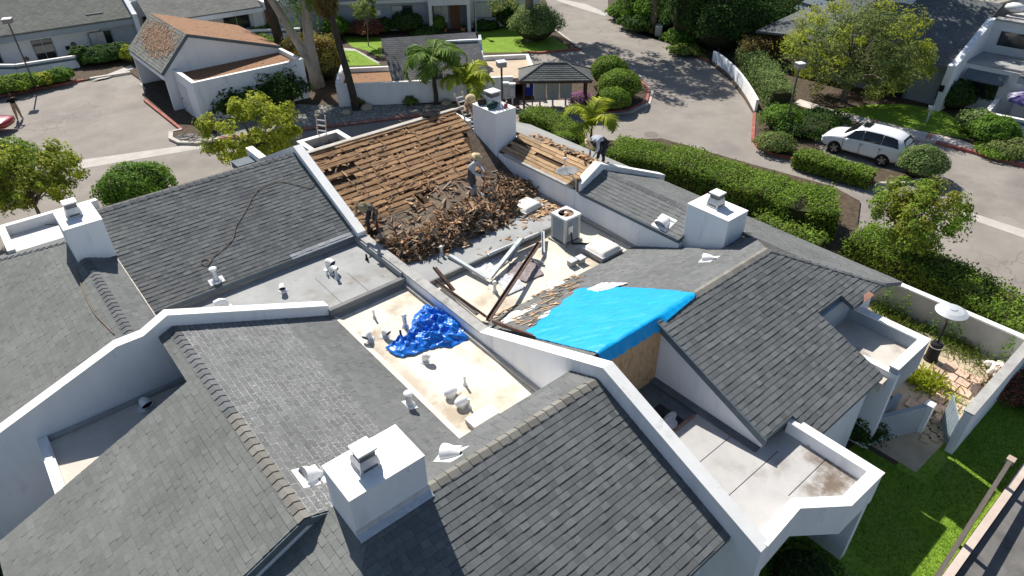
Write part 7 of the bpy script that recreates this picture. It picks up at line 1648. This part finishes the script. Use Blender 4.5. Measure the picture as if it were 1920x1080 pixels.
    md = o.modifiers.new('skin', 'SKIN'); md.use_smooth_shade = True; md.branch_smoothing = .6
    for i, d in enumerate(me.skin_vertices[0].data): d.radius = (Rd[i], Rd[i]); d.use_root = (i == 0)
    sb = o.modifiers.new('sub', 'SUBSURF'); sb.levels = 2; sb.render_levels = 2
    dg = bpy.context.evaluated_depsgraph_get(); ev = o.evaluated_get(dg); m2 = bpy.data.meshes.new_from_object(ev); bpy.data.objects.remove(o)
    order = ['shirt', 'pants', 'skin', 'hair', 'shoe', 'hand']
    cols = dict(shirt=mat('cloth_%.2f_%.2f_%.2f' % shirt, shirt, tuple(c * 1.25 for c in shirt), 7, .9, .3, 40), pants=mat('cloth_%.2f_%.2f_%.2f' % pants, pants, tuple(c * 1.3 for c in pants), 7, .9, .3, 40), skin=M_SKIN, hair=mat('hair_dark', hair), shoe=mat('boot_%.2f' % shoe[0], shoe), hand=gloves or M_SKIN)
    m2.materials.clear()
    for k in order: m2.materials.append(cols[k])
    A = np.array([tuple(V[a]) for a, b, g in reg]); B = np.array([tuple(V[b]) for a, b, g in reg]); G = [order.index(g) for a, b, g in reg]; rad_ = np.array([(Rd[a] + Rd[b]) / 2 for a, b, g in reg]); D = B - A; D2 = (D ** 2).sum(1)
    for p in m2.polygons:
        c = np.array(p.center); t = np.clip(((c - A) * D).sum(1) / D2, 0, 1); dd = np.linalg.norm(A + D * t[:, None] - c, axis=1) - rad_; p.material_index = G[int(dd.argmin())]; p.use_smooth = True
    link('body', m2, T_)
    if hat:
        hp2 = (P_['head'] + up_ * .1) * scale; ax = (up_ + Vector((0, -.05, 0))).normalized(); R_ = .235 * scale if hat == 'wide' else .18 * scale
        s = MB(); s.lathe([(R_, -.012), (R_ * 1.02, .0), (R_ * .62, .022), (R_ * .56, .03), (R_ * .53, .09), (R_ * .40, .125), (R_ * .1, .13)], hp2, 24, ax=ax); s.obj('hat', hatcol or M_STRAW, T_, local=True, smooth=True)
        s = MB(); s.lathe([(R_ * .575, .03), (R_ * .565, .05)], hp2, 24, ax=ax); s.obj('hat_band', mat('hat_band', (.16, .11, .06)), T_, local=True)
    return T_
rt2 = Vector((RT.x, RT.y, 0)).normalized(); fw2 = Vector((FW.x, FW.y, 0)).normalized()
# man bending with a pry bar at the left edge of the stripped slope
p = on_plane(701, 434, (0, TR, TZ), NL)
person('worker in dark grey shirt bending with a bar at the left of the stripped slope', p, -fw2 * .9 - rt2 * .25, dict(pelvis=(0, -.12, .92), chest=(.02, .26, 1.22), head=(-.02, .5, 1.30), gaze=(0, .6, -.9), ell=(-.42, .34, 1.02), wrl=(-.40, .5, .80), elr=(.44, .22, 1.06), wrr=(.36, .46, .98), knl=(-.14, .06, .5), anl=(-.15, -.08, .09), knr=(.15, .1, .5), anr=(.17, .02, .09)), (.10, .095, .08), (.035, .036, .045), 'narrow', hatcol=mat('khaki_hat', (.24, .2, .12), (.3, .25, .16), 20, .9))
T_ = thing('pry_bar', 'rusty red bar held by the man at the left of the stripped slope', 'tool', p + rt2 * .28); s = MB(); s.tube([p + rt2 * .28 - fw2 * .5 + Vector((0, 0, 1.1)), p + rt2 * .32 - fw2 * .42 + Vector((0, 0, .0))], .018, 8); s.obj('shaft', mat('rusty_red', (.30, .07, .04), (.36, .12, .07), 9, .7), T_); s = MB(); e_ = p + rt2 * .32 - fw2 * .42; s.obox(e_ + Vector((0, 0, .06)), rt2, fw2, (0, 0, 1), (.08, .015, .1)); s.obj('blade', M_GALV, T_)
# man standing in the heap
p = on_plane(886, 362, (0, TR, TZ), NL)
person('worker in pale grey shirt and straw hat standing in the heap of shakes', p, rt2 * .85 - fw2 * .35, dict(pelvis=(0, -.06, .94), chest=(0, .12, 1.34), head=(0, .24, 1.56), gaze=(0, .8, -.6), ell=(-.3, .22, 1.12), wrl=(-.14, .50, .98), elr=(.3, .2, 1.1), wrr=(.16, .55, .92), knl=(-.12, .06, .5), anl=(-.14, -.06, .09), knr=(.12, .04, .5), anr=(.14, -.02, .09)), (.40, .42, .46), (.085, .085, .09), 'wide', hatcol=None)
T_ = thing('shovel', 'wooden handled roofing shovel held by the man in the heap', 'tool', p + rt2 * .5); a = p + rt2 * .55 - fw2 * .22 + Vector((0, 0, 1.0)); b = p + rt2 * .42 - fw2 * .3 + Vector((0, 0, .12)); s = MB(); s.tube([a + (a - b).normalized() * .15, b], .017, 8); s.obj('handle', mat('rusty_red', (.30, .07, .04)), T_); s = MB(); s.obox(b - Vector((0, 0, .06)), rt2, (fw2 + Vector((0, 0, .6))).normalized(), (0, 0, 1), (.1, .12, .006)); s.obj('blade', M_GALV, T_)
q = p + Vector((0, 0, 0)); T_ = thing('bucket', 'dirty white bucket standing in front of the man in the heap', 'bucket', on_plane(889, 366, (0, TR, TZ), NL) - fw2 * .2 + Vector((0, 0, .12)))
s = MB(); s.lathe([(.12, 0), (.15, .34), (.16, .34), (.16, .37), (.14, .37), (.11, .03)], n=18); s.obj('pail', mat('dirty_white_plastic', (.52, .51, .49), (.4, .39, .37), 6, .5), T_, local=True); s = MB(); s.tube([(math.cos(t) * .155, math.sin(t) * .03 - .1 * math.sin(t), .34 + .0 * t + .06 * math.sin(t)) for t in [math.pi * i / 10 for i in range(11)]], .005, 5); s.obj('bail', M_GALV, T_, local=True)
# man stooping on the gable ridge
p = gp(1124, 303, zS3(18.5) + .02)
person('worker in grey shirt and straw hat stooping on the pale boarded ridge', p, -rt2 * .85 - fw2 * .5, dict(pelvis=(0, -.22, .92), chest=(0, .24, 1.03), spine=(0, .02, 1.06), head=(0, .50, .93), gaze=(0, .3, -1), ell=(-.26, .3, .72), wrl=(-.14, .38, .46), elr=(.26, .3, .72), wrr=(.14, .40, .46), knl=(-.13, -.02, .5), anl=(-.16, -.1, .09), knr=(.13, -.02, .5), anr=(.16, -.06, .09)), (.34, .36, .41), (.025, .026, .035), 'wide')
# man crouching behind the rear chimney
p = Vector((16.55, 23.75, zT(23.75)))
hq = gp(884, 187, 5.55); p = Vector((hq.x, hq.y, 4.86))
person('crouching man in tan shirt and floppy hat behind the rear chimney', p, -rt2 * .2 - fw2, dict(pelvis=(0, -.25, .32), chest=(0, .0, .58), head=(0, .12, .74), gaze=(0, .8, -.6), ell=(-.3, .2, .42), wrl=(-.26, .42, .3), elr=(.28, .2, .42), wrr=(.2, .42, .38), knl=(-.18, .22, .44), anl=(-.17, -.02, .09), knr=(.18, .22, .44), anr=(.17, -.02, .09)), (.36, .26, .17), (.16, .13, .1), 'wide', hatcol=mat('tan_hat', (.42, .34, .2), (.5, .41, .26), 20, .9))
# man in the car park
p = gp(38, 224, .0)
person('man in black shirt and khaki trousers with raised arms in the car park', p, rt2 * .6 - fw2 * .5, dict(pelvis=(0, 0, .95), chest=(0, -.02, 1.36), head=(0, .02, 1.62), gaze=(0, 1, -.1), ell=(-.32, .14, 1.28), wrl=(-.12, .3, 1.48), elr=(.32, .14, 1.28), wrr=(.12, .3, 1.48), knl=(-.11, .04, .5), anl=(-.13, 0, .09), knr=(.11, .02, .5), anr=(.14, -.02, .09)), (.012, .012, .014), (.32, .255, .17))
# ---------------------------------------------------------------- tools left on the rear chimney
T_ = thing('backpack', 'dark green tool bag slumped on the rear chimney top', 'bag', (17.1, 21.95, 5.77)); s = MB(); s.ico((0, 0, .14), (.26, .2, .16), 3, jit=.09, rnd=random.Random(3)); s.obj('sack', mat('bag_green', (.02, .055, .05), (.035, .09, .08), 7, .8), T_, local=True, smooth=True); s = MB(); s.tube([(-.15, -.15, .2), (-.05, -.25, .32), (.12, -.2, .3), (.2, -.1, .12)], .022, 6); s.obj('strap', M_BLACK, T_, local=True, smooth=True)
T_ = thing('tool_bag', 'black tool pouch at the rear left corner of the chimney top', 'bag', (17.05, 22.6, 5.77)); s = MB(); s.ico((0, 0, .13), (.22, .16, .16), 3, jit=.12, rnd=random.Random(8)); s.obj('pouch', mat('pouch_black', (.03, .028, .025), (.09, .07, .05), 9, .8), T_, local=True, smooth=True); s = MB(); s.tube([(-.1, 0, .2), (0, .05, .36), (.1, 0, .2)], .015, 6); s.obj('handle', M_BLACK, T_, local=True)
for i, (u, v2, lb, cc_) in enumerate(((17.32, 21.62, 'clear water bottle on the rear chimney top', (.6, .66, .7)), (17.48, 21.55, 'red drinks bottle on the rear chimney top', (.32, .02, .03)), (17.62, 21.6, 'second red drinks bottle at the corner of the rear chimney top', (.30, .02, .04)))):
    T_ = thing('bottle', lb, 'bottle', (u, v2, 5.77)); s = MB(); s.lathe([(.045, 0), (.045, .16), (.02, .21), (.02, .24)], n=12); s.obj('body', mat('bottle_%d' % i, cc_, rough=.15, spec=.6), T_, local=True, smooth=True); s = MB(); s.lathe([(.023, .24), (.023, .265)], n=10); s.obj('cap', M_WMETAL, T_, local=True)
T_ = thing('hose_bundle', 'dark coiled air hose on the ridge of the stripped roof', 'hose', (15.6, 24.5, 5.1)); 
for j in range(5): s = MB(); s.tube([(.42 * math.cos(t) * (1 + .15 * math.sin(j * 2 + t)), .2 * math.sin(t) + .04 * j - .08, .06 + .018 * j + .02 * math.sin(3 * t)) for t in [2 * math.pi * i / 18 for i in range(19)]], .022, 6); s.obj('coil', M_BLACK, T_, local=True, smooth=True)
# ---------------------------------------------------------------- white car
a, b = gp(1561.7, 286.7, 0), gp(1651.7, 311.7, 0); fwd = (a - b).normalized(); far_ = Vector((-fwd.y, fwd.x, 0)); far_ = far_ if far_.dot(fw2) > 0 else -far_
cen = (a + b) / 2 + far_ * .84; CAR = thing('car', 'white sport utility car with dark windows parked beside the clipped hedge', 'car', (cen.x, cen.y, 0), math.atan2(fwd.y, fwd.x)); CAR.scale = (.93, .95, .97)
M_PAINT = mat('white_car_paint', (.80, .81, .82), rough=.25, spec=.5, coat=.6); M_TYRE = mat('tyre_rubber', (.018, .018, .018), rough=.85); M_RIM = mat('alloy_rim', (.42, .43, .45), rough=.3, metal=.8); M_CARGL = mat('car_glass', (.008, .01, .012), rough=.04, spec=.7)
X = [-2.44, -2.4, -2.3, -2.02, -1.6, -.9, 0, .5, .9, 1.22, 1.6, 2.0, 2.28, 2.42]
SHZ = [.78, .98, 1.10, 1.16, 1.17, 1.14, 1.11, 1.09, 1.07, 1.05, 1.02, .96, .84, .68]; TPZ = [.80, 1.05, 1.36, 1.62, 1.74, 1.79, 1.77, 1.65, 1.40, 1.16, 1.11, 1.03, .88, .69]
TPW = [.62, .64, .66, .66, .67, .68, .68, .67, .70, .74, .74, .68, .58, .5]; SHW = [.84, .88, .93, .96, .97, .975, .975, .97, .965, .96, .945, .91, .84, .72]; BZ = [.42, .34, .3, .27, .25, .25, .25, .25, .25, .25, .26, .28, .32, .42]
rings = []
for i, x in enumerate(X):
    sw_, tw, sz, tz, bz_ = SHW[i], TPW[i], SHZ[i], TPZ[i], BZ[i]
    half = [(sw_ * .82, bz_), (sw_ * .985, bz_ + .12), (sw_ * 1.0, (bz_ + sz) / 2), (sw_ * .985, sz - .06), (sw_ * .955, sz), (tw * .4 + sw_ * .55, sz * .45 + tz * .55), (tw, tz - .035), (tw * .86, tz), (tw * .4, tz + .018)]
    rings.append([(x, y, z) for y, z in half] + [(x, -y, z) for y, z in half[::-1]])
s = MB(); s.loft(rings); s.obj('body', M_PAINT, CAR, local=True, smooth=True, subsurf=1)
def prof(x, f, side):
    i = max(0, min(len(X) - 2, next((k for k in range(len(X) - 1) if X[k] <= x <= X[k + 1]), 0))); t = (x - X[i]) / (X[i + 1] - X[i]); L_ = lambda q: q[i] + (q[i + 1] - q[i]) * t
    sw_, tw, sz, tz = L_(SHW), L_(TPW), L_(SHZ), L_(TPZ); y = sw_ * .955 + (tw - sw_ * .955) * f; z = sz + (tz - .035 - sz) * f; bul = .035 * math.sin(f * math.pi)
    return (x, side * (y + bul + .012), z)
for sd_ in (-1, 1):
    for x0, x1, xs0, xs1 in ((-2.06, -1.08, -1.8, -1.08), (-1.05, -.02, -1.05, -.02), (.01, 1.08, .01, .54)):
        n = 6; V_ = []; F_ = []
        for i in range(n + 1):
            for j, f in enumerate((.06, .35, .64, .92)):
                t = i / n; x = (x0 + (x1 - x0) * t) * (1 - f) + (xs0 + (xs1 - xs0) * t) * f; V_.append(prof(x, f, sd_))
        for i in range(n):
            for j in range(3): q = i * 4 + j; F_.append((q, q + 4, q + 5, q + 1))
        s = MB(); s.add(V_, F_); s.obj('side_window', M_CARGL, CAR, local=True, smooth=True)
    for wx in (1.42, -1.38):
        s = MB(); s.lathe([(.40, -.02), (.40, .0)], (wx, sd_ * .955, .37), 28, ax=(0, sd_, 0)); s.obj('wheel_arch', M_BLACK, CAR, local=True)
        s = MB(); s.lathe([(.24, 0), (.35, .0), (.37, .04), (.37, .2), (.35, .23), (.24, .23)], (wx, sd_ * .76, .37), 28, ax=(0, sd_, 0)); wh = s.obj('wheel', M_TYRE, CAR, local=True, smooth=False)
        s = MB(); s.lathe([(.05, .20), (.06, .235), (.235, .235), (.245, .2)], (wx, sd_ * .76, .37), 24, ax=(0, sd_, 0))
        rim = s.obj('rim', mat('rim_shade', (.06, .06, .065), rough=.5, metal=.5), CAR, local=True); rim.parent = wh; rim.location = rim.location - wh.location  # near-black disc paints the shade between the spokes
        for k in range(5):
            t = 2 * math.pi * k / 5; s = MB(); s.obox((wx + math.cos(t) * .13, sd_ * .998, .37 + math.sin(t) * .13), (math.cos(t), 0, math.sin(t)), (-math.sin(t), 0, math.cos(t)), (0, 1, 0), (.115, .032, .012)); sp = s.obj('spoke', M_RIM, CAR, local=True); sp.parent = wh; sp.location = sp.location - wh.location
    s = MB(); s.ico((.78, sd_ * 1.06, 1.06), (.09, .1, .07), 2); s.obj('mirror', M_PAINT, CAR, local=True, smooth=True)
    s = MB(); s.ico((-2.33, sd_ * .80, .95), (.1, .14, .09), 2); s.obj('tail_light', mat('tail_lens', (.30, .01, .012), rough=.15, spec=.6), CAR, local=True, smooth=True)
    s = MB(); s.ico((2.22, sd_ * .72, .78), (.16, .16, .07), 2); s.obj('headlight', mat('head_lens', (.5, .52, .55), rough=.1, spec=.7), CAR, local=True, smooth=True)
    for x in (-.05, -1.1): s = MB(); s.box((x - .1, sd_ * .968, .93), (x + .1, sd_ * .995, .96)); s.obj('door_handle', M_RIM, CAR, local=True)
    for x in (.02, -1.08, 1.0): s = MB(); s.box((x - .006, sd_ * .955, .34), (x + .006, sd_ * .984, 1.0)); s.obj('door_seam', M_BLACK, CAR, local=True)
s = MB(); s.add([(.55, -.6, 1.62), (.55, .6, 1.62), (1.14, .70, 1.22), (1.14, -.70, 1.22), (.56, 0, 1.65), (1.18, 0, 1.22)], [(0, 4, 5, 3), (4, 1, 2, 5)]); s.v = [(x + .03, y, z + .03) for x, y, z in s.v]; s.obj('windscreen', M_CARGL, CAR, local=True, smooth=True)
s = MB(); s.add([(-2.04, -.58, 1.59), (-2.04, .58, 1.59), (-2.32, .66, 1.22), (-2.32, -.66, 1.22)], [(0, 1, 2, 3)]); s.v = [(x - .03, y, z + .015) for x, y, z in s.v]; s.obj('rear_window', M_CARGL, CAR, local=True)
s = MB(); s.box((-.05, -.36, 1.775), (.36, .36, 1.80)); s.obj('sunroof', M_CARGL, CAR, local=True)
s = MB(); s.box((-2.47, -.3, .7), (-2.45, .3, .83)); s.obj('number_plate', mat('plate', (.5, .5, .48)), CAR, local=True)
s = MB(); s.box((2.36, -.4, .5), (2.43, .4, .66)); s.obj('grille', M_BLACK, CAR, local=True)
# red car whose tail shows at the left edge
p = gp(-64, 247, 0); RC = thing('car', 'red car cut off by the left edge of the picture', 'car', p, R(-40))
M_REDP = mat('red_car_paint', (.28, .012, .015), rough=.25, spec=.5, coat=.6)
s = MB(); s.loft([[(x, y * (.8 if abs(x) > .9 else .88), z) for y, z in ((1, .3), (1.0, .62), (.95, .78), (.7, t_), (-.7, t_), (-.95, .78), (-1.0, .62), (-1, .3))] for x, t_ in ((-.95, .8), (-.8, 1.0), (-.4, 1.3), (.2, 1.35), (1.0, 1.3), (1.8, .95), (2.8, .85), (3.1, .7))]); s.obj('body', M_REDP, RC, local=True, smooth=True, subsurf=1)
for sd_ in (-1, 1):
    s = MB(); s.lathe([(.3, 0), (.31, .18), (.2, .19)], (-.05, sd_ * .68, .31), 20, ax=(0, sd_, 0)); s.obj('wheel', M_TYRE, RC, local=True); s = MB(); s.ico((-.9, sd_ * .6, .72), (.06, .14, .07), 2); s.obj('tail_light', mat('tail_lens', (.3, .01, .012)), RC, local=True, smooth=True)
s = MB(); s.add([(-.78, -.5, 1.02), (-.78, .5, 1.02), (-.45, .48, 1.28), (-.45, -.48, 1.28)], [(0, 1, 2, 3)]); s.v = [(x - .03, y, z + .02) for x, y, z in s.v]; s.obj('rear_window', M_CARGL, RC, local=True)
# ================================================================ patio and garden on the right
uw = gp(1850, 668, .1).x; zt2 = onu(1850, 604, uw).z
s = MB(); s.box((uw, 1.8, 0), (uw + .18, 9.4, zt2 - .06)); GW = thing('garden_wall', 'grey stucco garden wall with creepers behind the patio heater', 'wall', (uw, 5, .1)); s.obj('wall', mat('grey_stucco', (.36, .355, .34), (.43, .42, .40), 2, .9, .3, 40), GW)
s = MB(); s.box((uw - .03, 1.8, zt2 - .06), (uw + .21, 9.4, zt2)); s.obj('coping', M_CAPW, GW)
q0 = gp(1783, 852, .1); zt3 = onv(1790, 815, q0.y).z
GW2 = thing('garden_wall', 'white garden wall with pale coping ending at the patio gate', 'wall', (q0.x, q0.y, .1)); s = MB(); s.box((q0.x, q0.y - .02, 0), (uw + .18, q0.y + .2, max(1.0, zt3) - .05)); s.obj('wall', M_WHITE, GW2); s = MB(); s.box((q0.x - .02, q0.y - .05, max(1.0, zt3) - .05), (uw + .2, q0.y + .23, max(1.0, zt3))); s.obj('coping', M_CAPG, GW2)
c1 = gp(1722, 808, .1); GW3 = thing('garden_wall', 'short white wall and pier between the house corner and patio gate', 'wall', c1); s = MB(); s.box((c1.x - .1, c1.y - .1, 0), (c1.x + .16, c1.y + .16, 1.25)); s.obj('pier', M_WHITE, GW3); s = MB(); s.box((17.13, 3.95, 0), (c1.x - .1, 4.1, 1.15)); s.bar((17.2, 4.0, .6), (c1.x, c1.y + .06, .6), .14, 1.2); s.obj('wall', mat('blue_grey_stucco', (.33, .37, .41)), GW3)
GT = thing('gate', 'blue-grey slatted gate standing open by the white wall', 'gate', gp(1770, 842, .1)); ga, gb = gp(1772, 838, .1), gp(1772, 838, .1) + Vector((.95, .55, 0))
for i in range(7): s = MB(); t0, t1 = i / 7, (i + .9) / 7; s.bar(ga.lerp(gb, t0) + Vector((0, 0, .62)), ga.lerp(gb, t1) + Vector((0, 0, .62)), .03, 1.1); s.obj('slat', mat('gate_blue', (.20, .25, .28), (.25, .3, .33), 4, .7), GT)
s = MB()
for z in (.3, 1.0): s.bar(ga + Vector((.02, -.03, z)), gb + Vector((.02, -.03, z)), .03, .08)
s.obj('rail', mat('gate_blue', (.2, .25, .28)), GT)
hb = gp(1744, 674, .1); HT_ = thing('patio_heater', 'black patio heater with white mushroom dome beside the corner porch roof', 'patio heater', hb)
s = MB(); s.lathe([(.23, 0), (.23, .08), (.2, .1), (.2, .72), (.17, .76)], n=22); s.obj('tank_housing', M_BLACK, HT_, local=True); s = MB(); s.lathe([(.205, .6), (.205, .64)], n=22); s.obj('band', M_GALV, HT_, local=True); s = MB(); s.lathe([(.035, .75), (.035, 1.7)], n=12); s.obj('pole', M_BLACK, HT_, local=True); s = MB(); s.lathe([(.09, 1.7), (.1, 1.95), (.06, 2.0), (.02, 2.12)], n=16); s.obj('burner', M_SCREEN, HT_, local=True); s = MB(); s.lathe([(.5, 2.1), (.505, 2.115), (.35, 2.19), (.14, 2.23), (.13, 2.25), (.01, 2.26)], n=30); s.obj('dome', mat('dome_aluminium', (.66, .67, .68), (.6, .61, .62), 5, .35, metal=.3), HT_, local=True, smooth=False)
PV = thing('paver_path', 'salmon brick pavers laid on the dirt patio', 'pavers', gp(1760, 710, .1)); r3 = random.Random(2)
o0 = gp(1700, 668, .1); M_PAV = mat('salmon_paver', (.46, .31, .235), (.55, .40, .31), 6, .9, .3, 30, objrand=.18, c3=(.5, .42, .34), s3=2, t3=(.55, .7))
for i in range(8):
    for j in range(4):
        u, v2 = 19.4 + i * .46, 2.75 + j * .42 + (.2 if i % 2 else 0)
        if v2 > 4.4 or r3.random() < .4 or u < 19.6: continue
        s = MB(); yw = r3.uniform(-.05, .05); s.obox((u, v2, .135 + r3.uniform(-.01, .02)), (math.cos(yw), math.sin(yw), 0), (-math.sin(yw), math.cos(yw), 0), (0, 0, 1), (.21, .19, .03)); s.obj('paver', M_PAV, PV)
PV2 = thing('paver_path', 'worn tan brick pavers at the open patio gate', 'pavers', gp(1750, 800, .1))
for i in range(4):
    for j in range(3): s = MB(); g = gp(1735 + i * 16, 790 + j * 17 - i * 3, .12); yw = .2; s.obox((g.x, g.y, .125), (math.cos(yw), math.sin(yw), 0), (-math.sin(yw), math.cos(yw), 0), (0, 0, 1), (.16, .13, .025)); s.obj('paver', mat('tan_paver', (.40, .32, .22), (.48, .39, .28), 6, .9, objrand=.15), PV2)
g = gp(1865, 700, .1); T_ = thing('rubble_pile', 'broken white rubble heap in the patio corner', 'rubble', g); r3 = random.Random(6)
for i in range(22): s = MB(); a = r3.uniform(0, 6.28); d = r3.uniform(.1, .5); s.ico((g.x + math.cos(a) * d, g.y + math.sin(a) * d * .7, g.z + r3.uniform(.05, .3) * (1.1 - d)), (r3.uniform(.1, .2), r3.uniform(.08, .17), r3.uniform(.07, .15)), 2, jit=.16, rnd=r3); s.obj('chunk', mat('white_rubble', (.58, .55, .48), (.66, .63, .56), 7, .9, .6, 20, objrand=.12), T_)
# weeds, creeper and shrubs
T_ = thing('creeper', 'green creeper hanging along the grey garden wall', 'creeper', (uw - .1, 6.5, .1)); n = 2600
P_ = np.stack([uw - .12 - np.abs(NR.normal(size=n)) * .12, NR.uniform(2.6, 8.8, n), .12 + NR.random(n) ** 1.3 * (zt2 - .1)], 1); keep = (np.sin(P_[:, 1] * 3.1) + np.sin(P_[:, 1] * 7.3 + 1) * .7 + NR.normal(size=n) * .5 - (P_[:, 2] - .5)) > .1; P_ = P_[keep]
leaf_obj('leaves', P_, NR.normal(size=P_.shape) + np.array([-1, 0, .3]), .05, LM['green'], T_)
def tufts(pts, n, h, label, m_='weed', spread=.35, name='weeds', wd=.012):
    s = MB(); r4 = random.Random(len(label))
    for _ in range(n):
        c = r4.choice(pts); b0 = c + Vector((r4.gauss(0, spread), r4.gauss(0, spread), 0)); a = r4.uniform(0, 6.28); e_ = r4.uniform(.6, 1.4); L_ = h * r4.uniform(.5, 1.2); d = Vector((math.cos(a) * math.cos(e_), math.sin(a) * math.cos(e_), math.sin(e_))); sd_ = Vector((-math.sin(a), math.cos(a), 0)) * wd
        s.add([b0 - sd_, b0 + sd_, b0 + d * L_ * .6 + sd_ * .8, b0 + d * L_ - Vector((0, 0, L_ * .2)), b0 + d * L_ * .6 - sd_ * .8], [(0, 1, 2, 3, 4)])
    o = s.obj(name, LM[m_], fix=False); tag(o, label, 'weeds'); kind(o, 'stuff')
tufts([gp(1660, 600, .1), gp(1690, 600, .1), gp(1720, 620, .1), gp(1650, 575, .1), gp(1790, 650, .1), gp(1820, 668, .1), gp(1800, 640, .1)], 900, .5, 'tall weeds growing along the grey garden wall', 'weed', .38)
tufts([gp(1735, 715, .1), gp(1715, 712, .1), gp(1750, 725, .1)], 420, .42, 'broad leaved weeds by the salmon pavers', 'lime', .26, wd=.03)
tufts([gp(1790, 760, .1), gp(1840, 715, .1), gp(1770, 790, .1), gp(1880, 730, .1)], 500, .25, 'sparse dry weeds on the patio dirt', 'weed', .4)
bush(1606, 815, .75, .9, 'dark shrub in the shade under the right eave', 'dark', 1600, .05, rough=.25)
T_ = thing('rubbish_bag', 'dark blue-green bag beside the white fin wall', 'bag', gp(1648, 815, .1)); s = MB(); s.ico((0, 0, .22), (.26, .24, .24), 3, jit=.08, rnd=random.Random(4)); s.obj('sack', mat('bag_teal', (.02, .04, .05), (.04, .07, .08), 6, .4), T_, local=True, smooth=True); s = MB(); s.lathe([(.03, .42), (.07, .5)], n=8); s.obj('knot', mat('bag_teal', (.02, .04, .05)), T_, local=True)
bush(1500, 1098, .9, .9, 'dark shrub at the bottom beside the porch wall', 'dark', 1600, .05)
bush(1910, 748, .9, .8, 'red tinted shrub outside the white garden wall at the right edge', 'red', 1500, .05, rough=.25)
bush(60, 990, 1.2, .7, 'shaded shrub in the narrow court at the lower left', 'dark', 1200, .07, base=Vector((-2.6, 15.8, .05)))
# lawn blades near the camera
n = 60000; P_ = np.stack([NR.uniform(13.3, 26, n), NR.uniform(.66, 4.1, n), np.full(n, .105)], 1); P_ = P_[~((P_[:, 0] > 17) & (P_[:, 1] > 2.1))]
a = NR.uniform(0, 6.28, len(P_)); hgt = NR.uniform(.025, .06, len(P_)); dx = np.stack([np.cos(a), np.sin(a), np.zeros(len(P_))], 1); V0 = P_ - dx * .006; V1 = P_ + dx * .006; V2 = P_ + np.stack([NR.normal(size=len(P_)) * .02, NR.normal(size=len(P_)) * .02, hgt], 1)
me = bpy.data.meshes.new('grass'); m_ = len(P_); me.vertices.add(3 * m_); me.vertices.foreach_set('co', np.stack([V0, V1, V2], 1).ravel()); me.loops.add(3 * m_); me.loops.foreach_set('vertex_index', np.arange(3 * m_, dtype=np.int32)); me.polygons.add(m_); me.polygons.foreach_set('loop_start', np.arange(0, 3 * m_, 3, dtype=np.int32)); me.polygons.foreach_set('loop_total', np.full(m_, 3, dtype=np.int32)); me.materials.append(leafmat('grass_blade', (.075, .15, .02), (.13, .22, .03))); me.update(calc_edges=True)
o = link('grass', me); tag(o, 'short mown grass of the shaded lawn beside the porch', 'grass'); kind(o, 'stuff')
# wooden rail along the bottom right kerb
r0, r1 = gp(1893, 866, 1.0), gp(1748, 1095, 1.0); RL = thing('handrail', 'brown wooden rail on posts along the pink kerb at the bottom right', 'railing', (r0.x, r0.y, .1))
s = MB(); s.bar(r0, r0 + (r1 - r0) * 1.25, .11, .14); s.obj('rail', mat('brown_rail', (.10, .085, .075), (.14, .12, .105), 5, .8, stretch=(.3, 4, 4)), RL)
for t in (.02, .55, 1.15): p = r0 + (r1 - r0) * t; s = MB(); s.bar(Vector((p.x, p.y, .05)), Vector((p.x, p.y, .93)), .12, .12); s.obj('post', mat('brown_rail', (.1, .085, .075)), RL)
s = MB(); s.box((r0.x - .05, r0.y - .1, .94), (r0.x + .18, r0.y + .1, 1.09)); s.obj('post_cap', mat('pale_end_grain', (.42, .33, .27)), RL)
# debris on the porch roof
for i, (x, y, lb) in enumerate(((1520, 835, 'crumpled foil scrap by the porch parapet'), (1603, 912, 'leaf and paper scrap in the porch roof corner'))):
    g = gp(x, y, 2.965); s = MB(); s.ico((g.x, g.y, g.z + .04), (.13, .05, .04), 2, jit=.35, rnd=random.Random(i)); tag(s.obj('litter_scrap', mat('scrap', (.42, .37, .31), (.52, .47, .4), 9, .7)), lb, 'litter')
for U in (U1, U2, U4): finish_shingles(U)
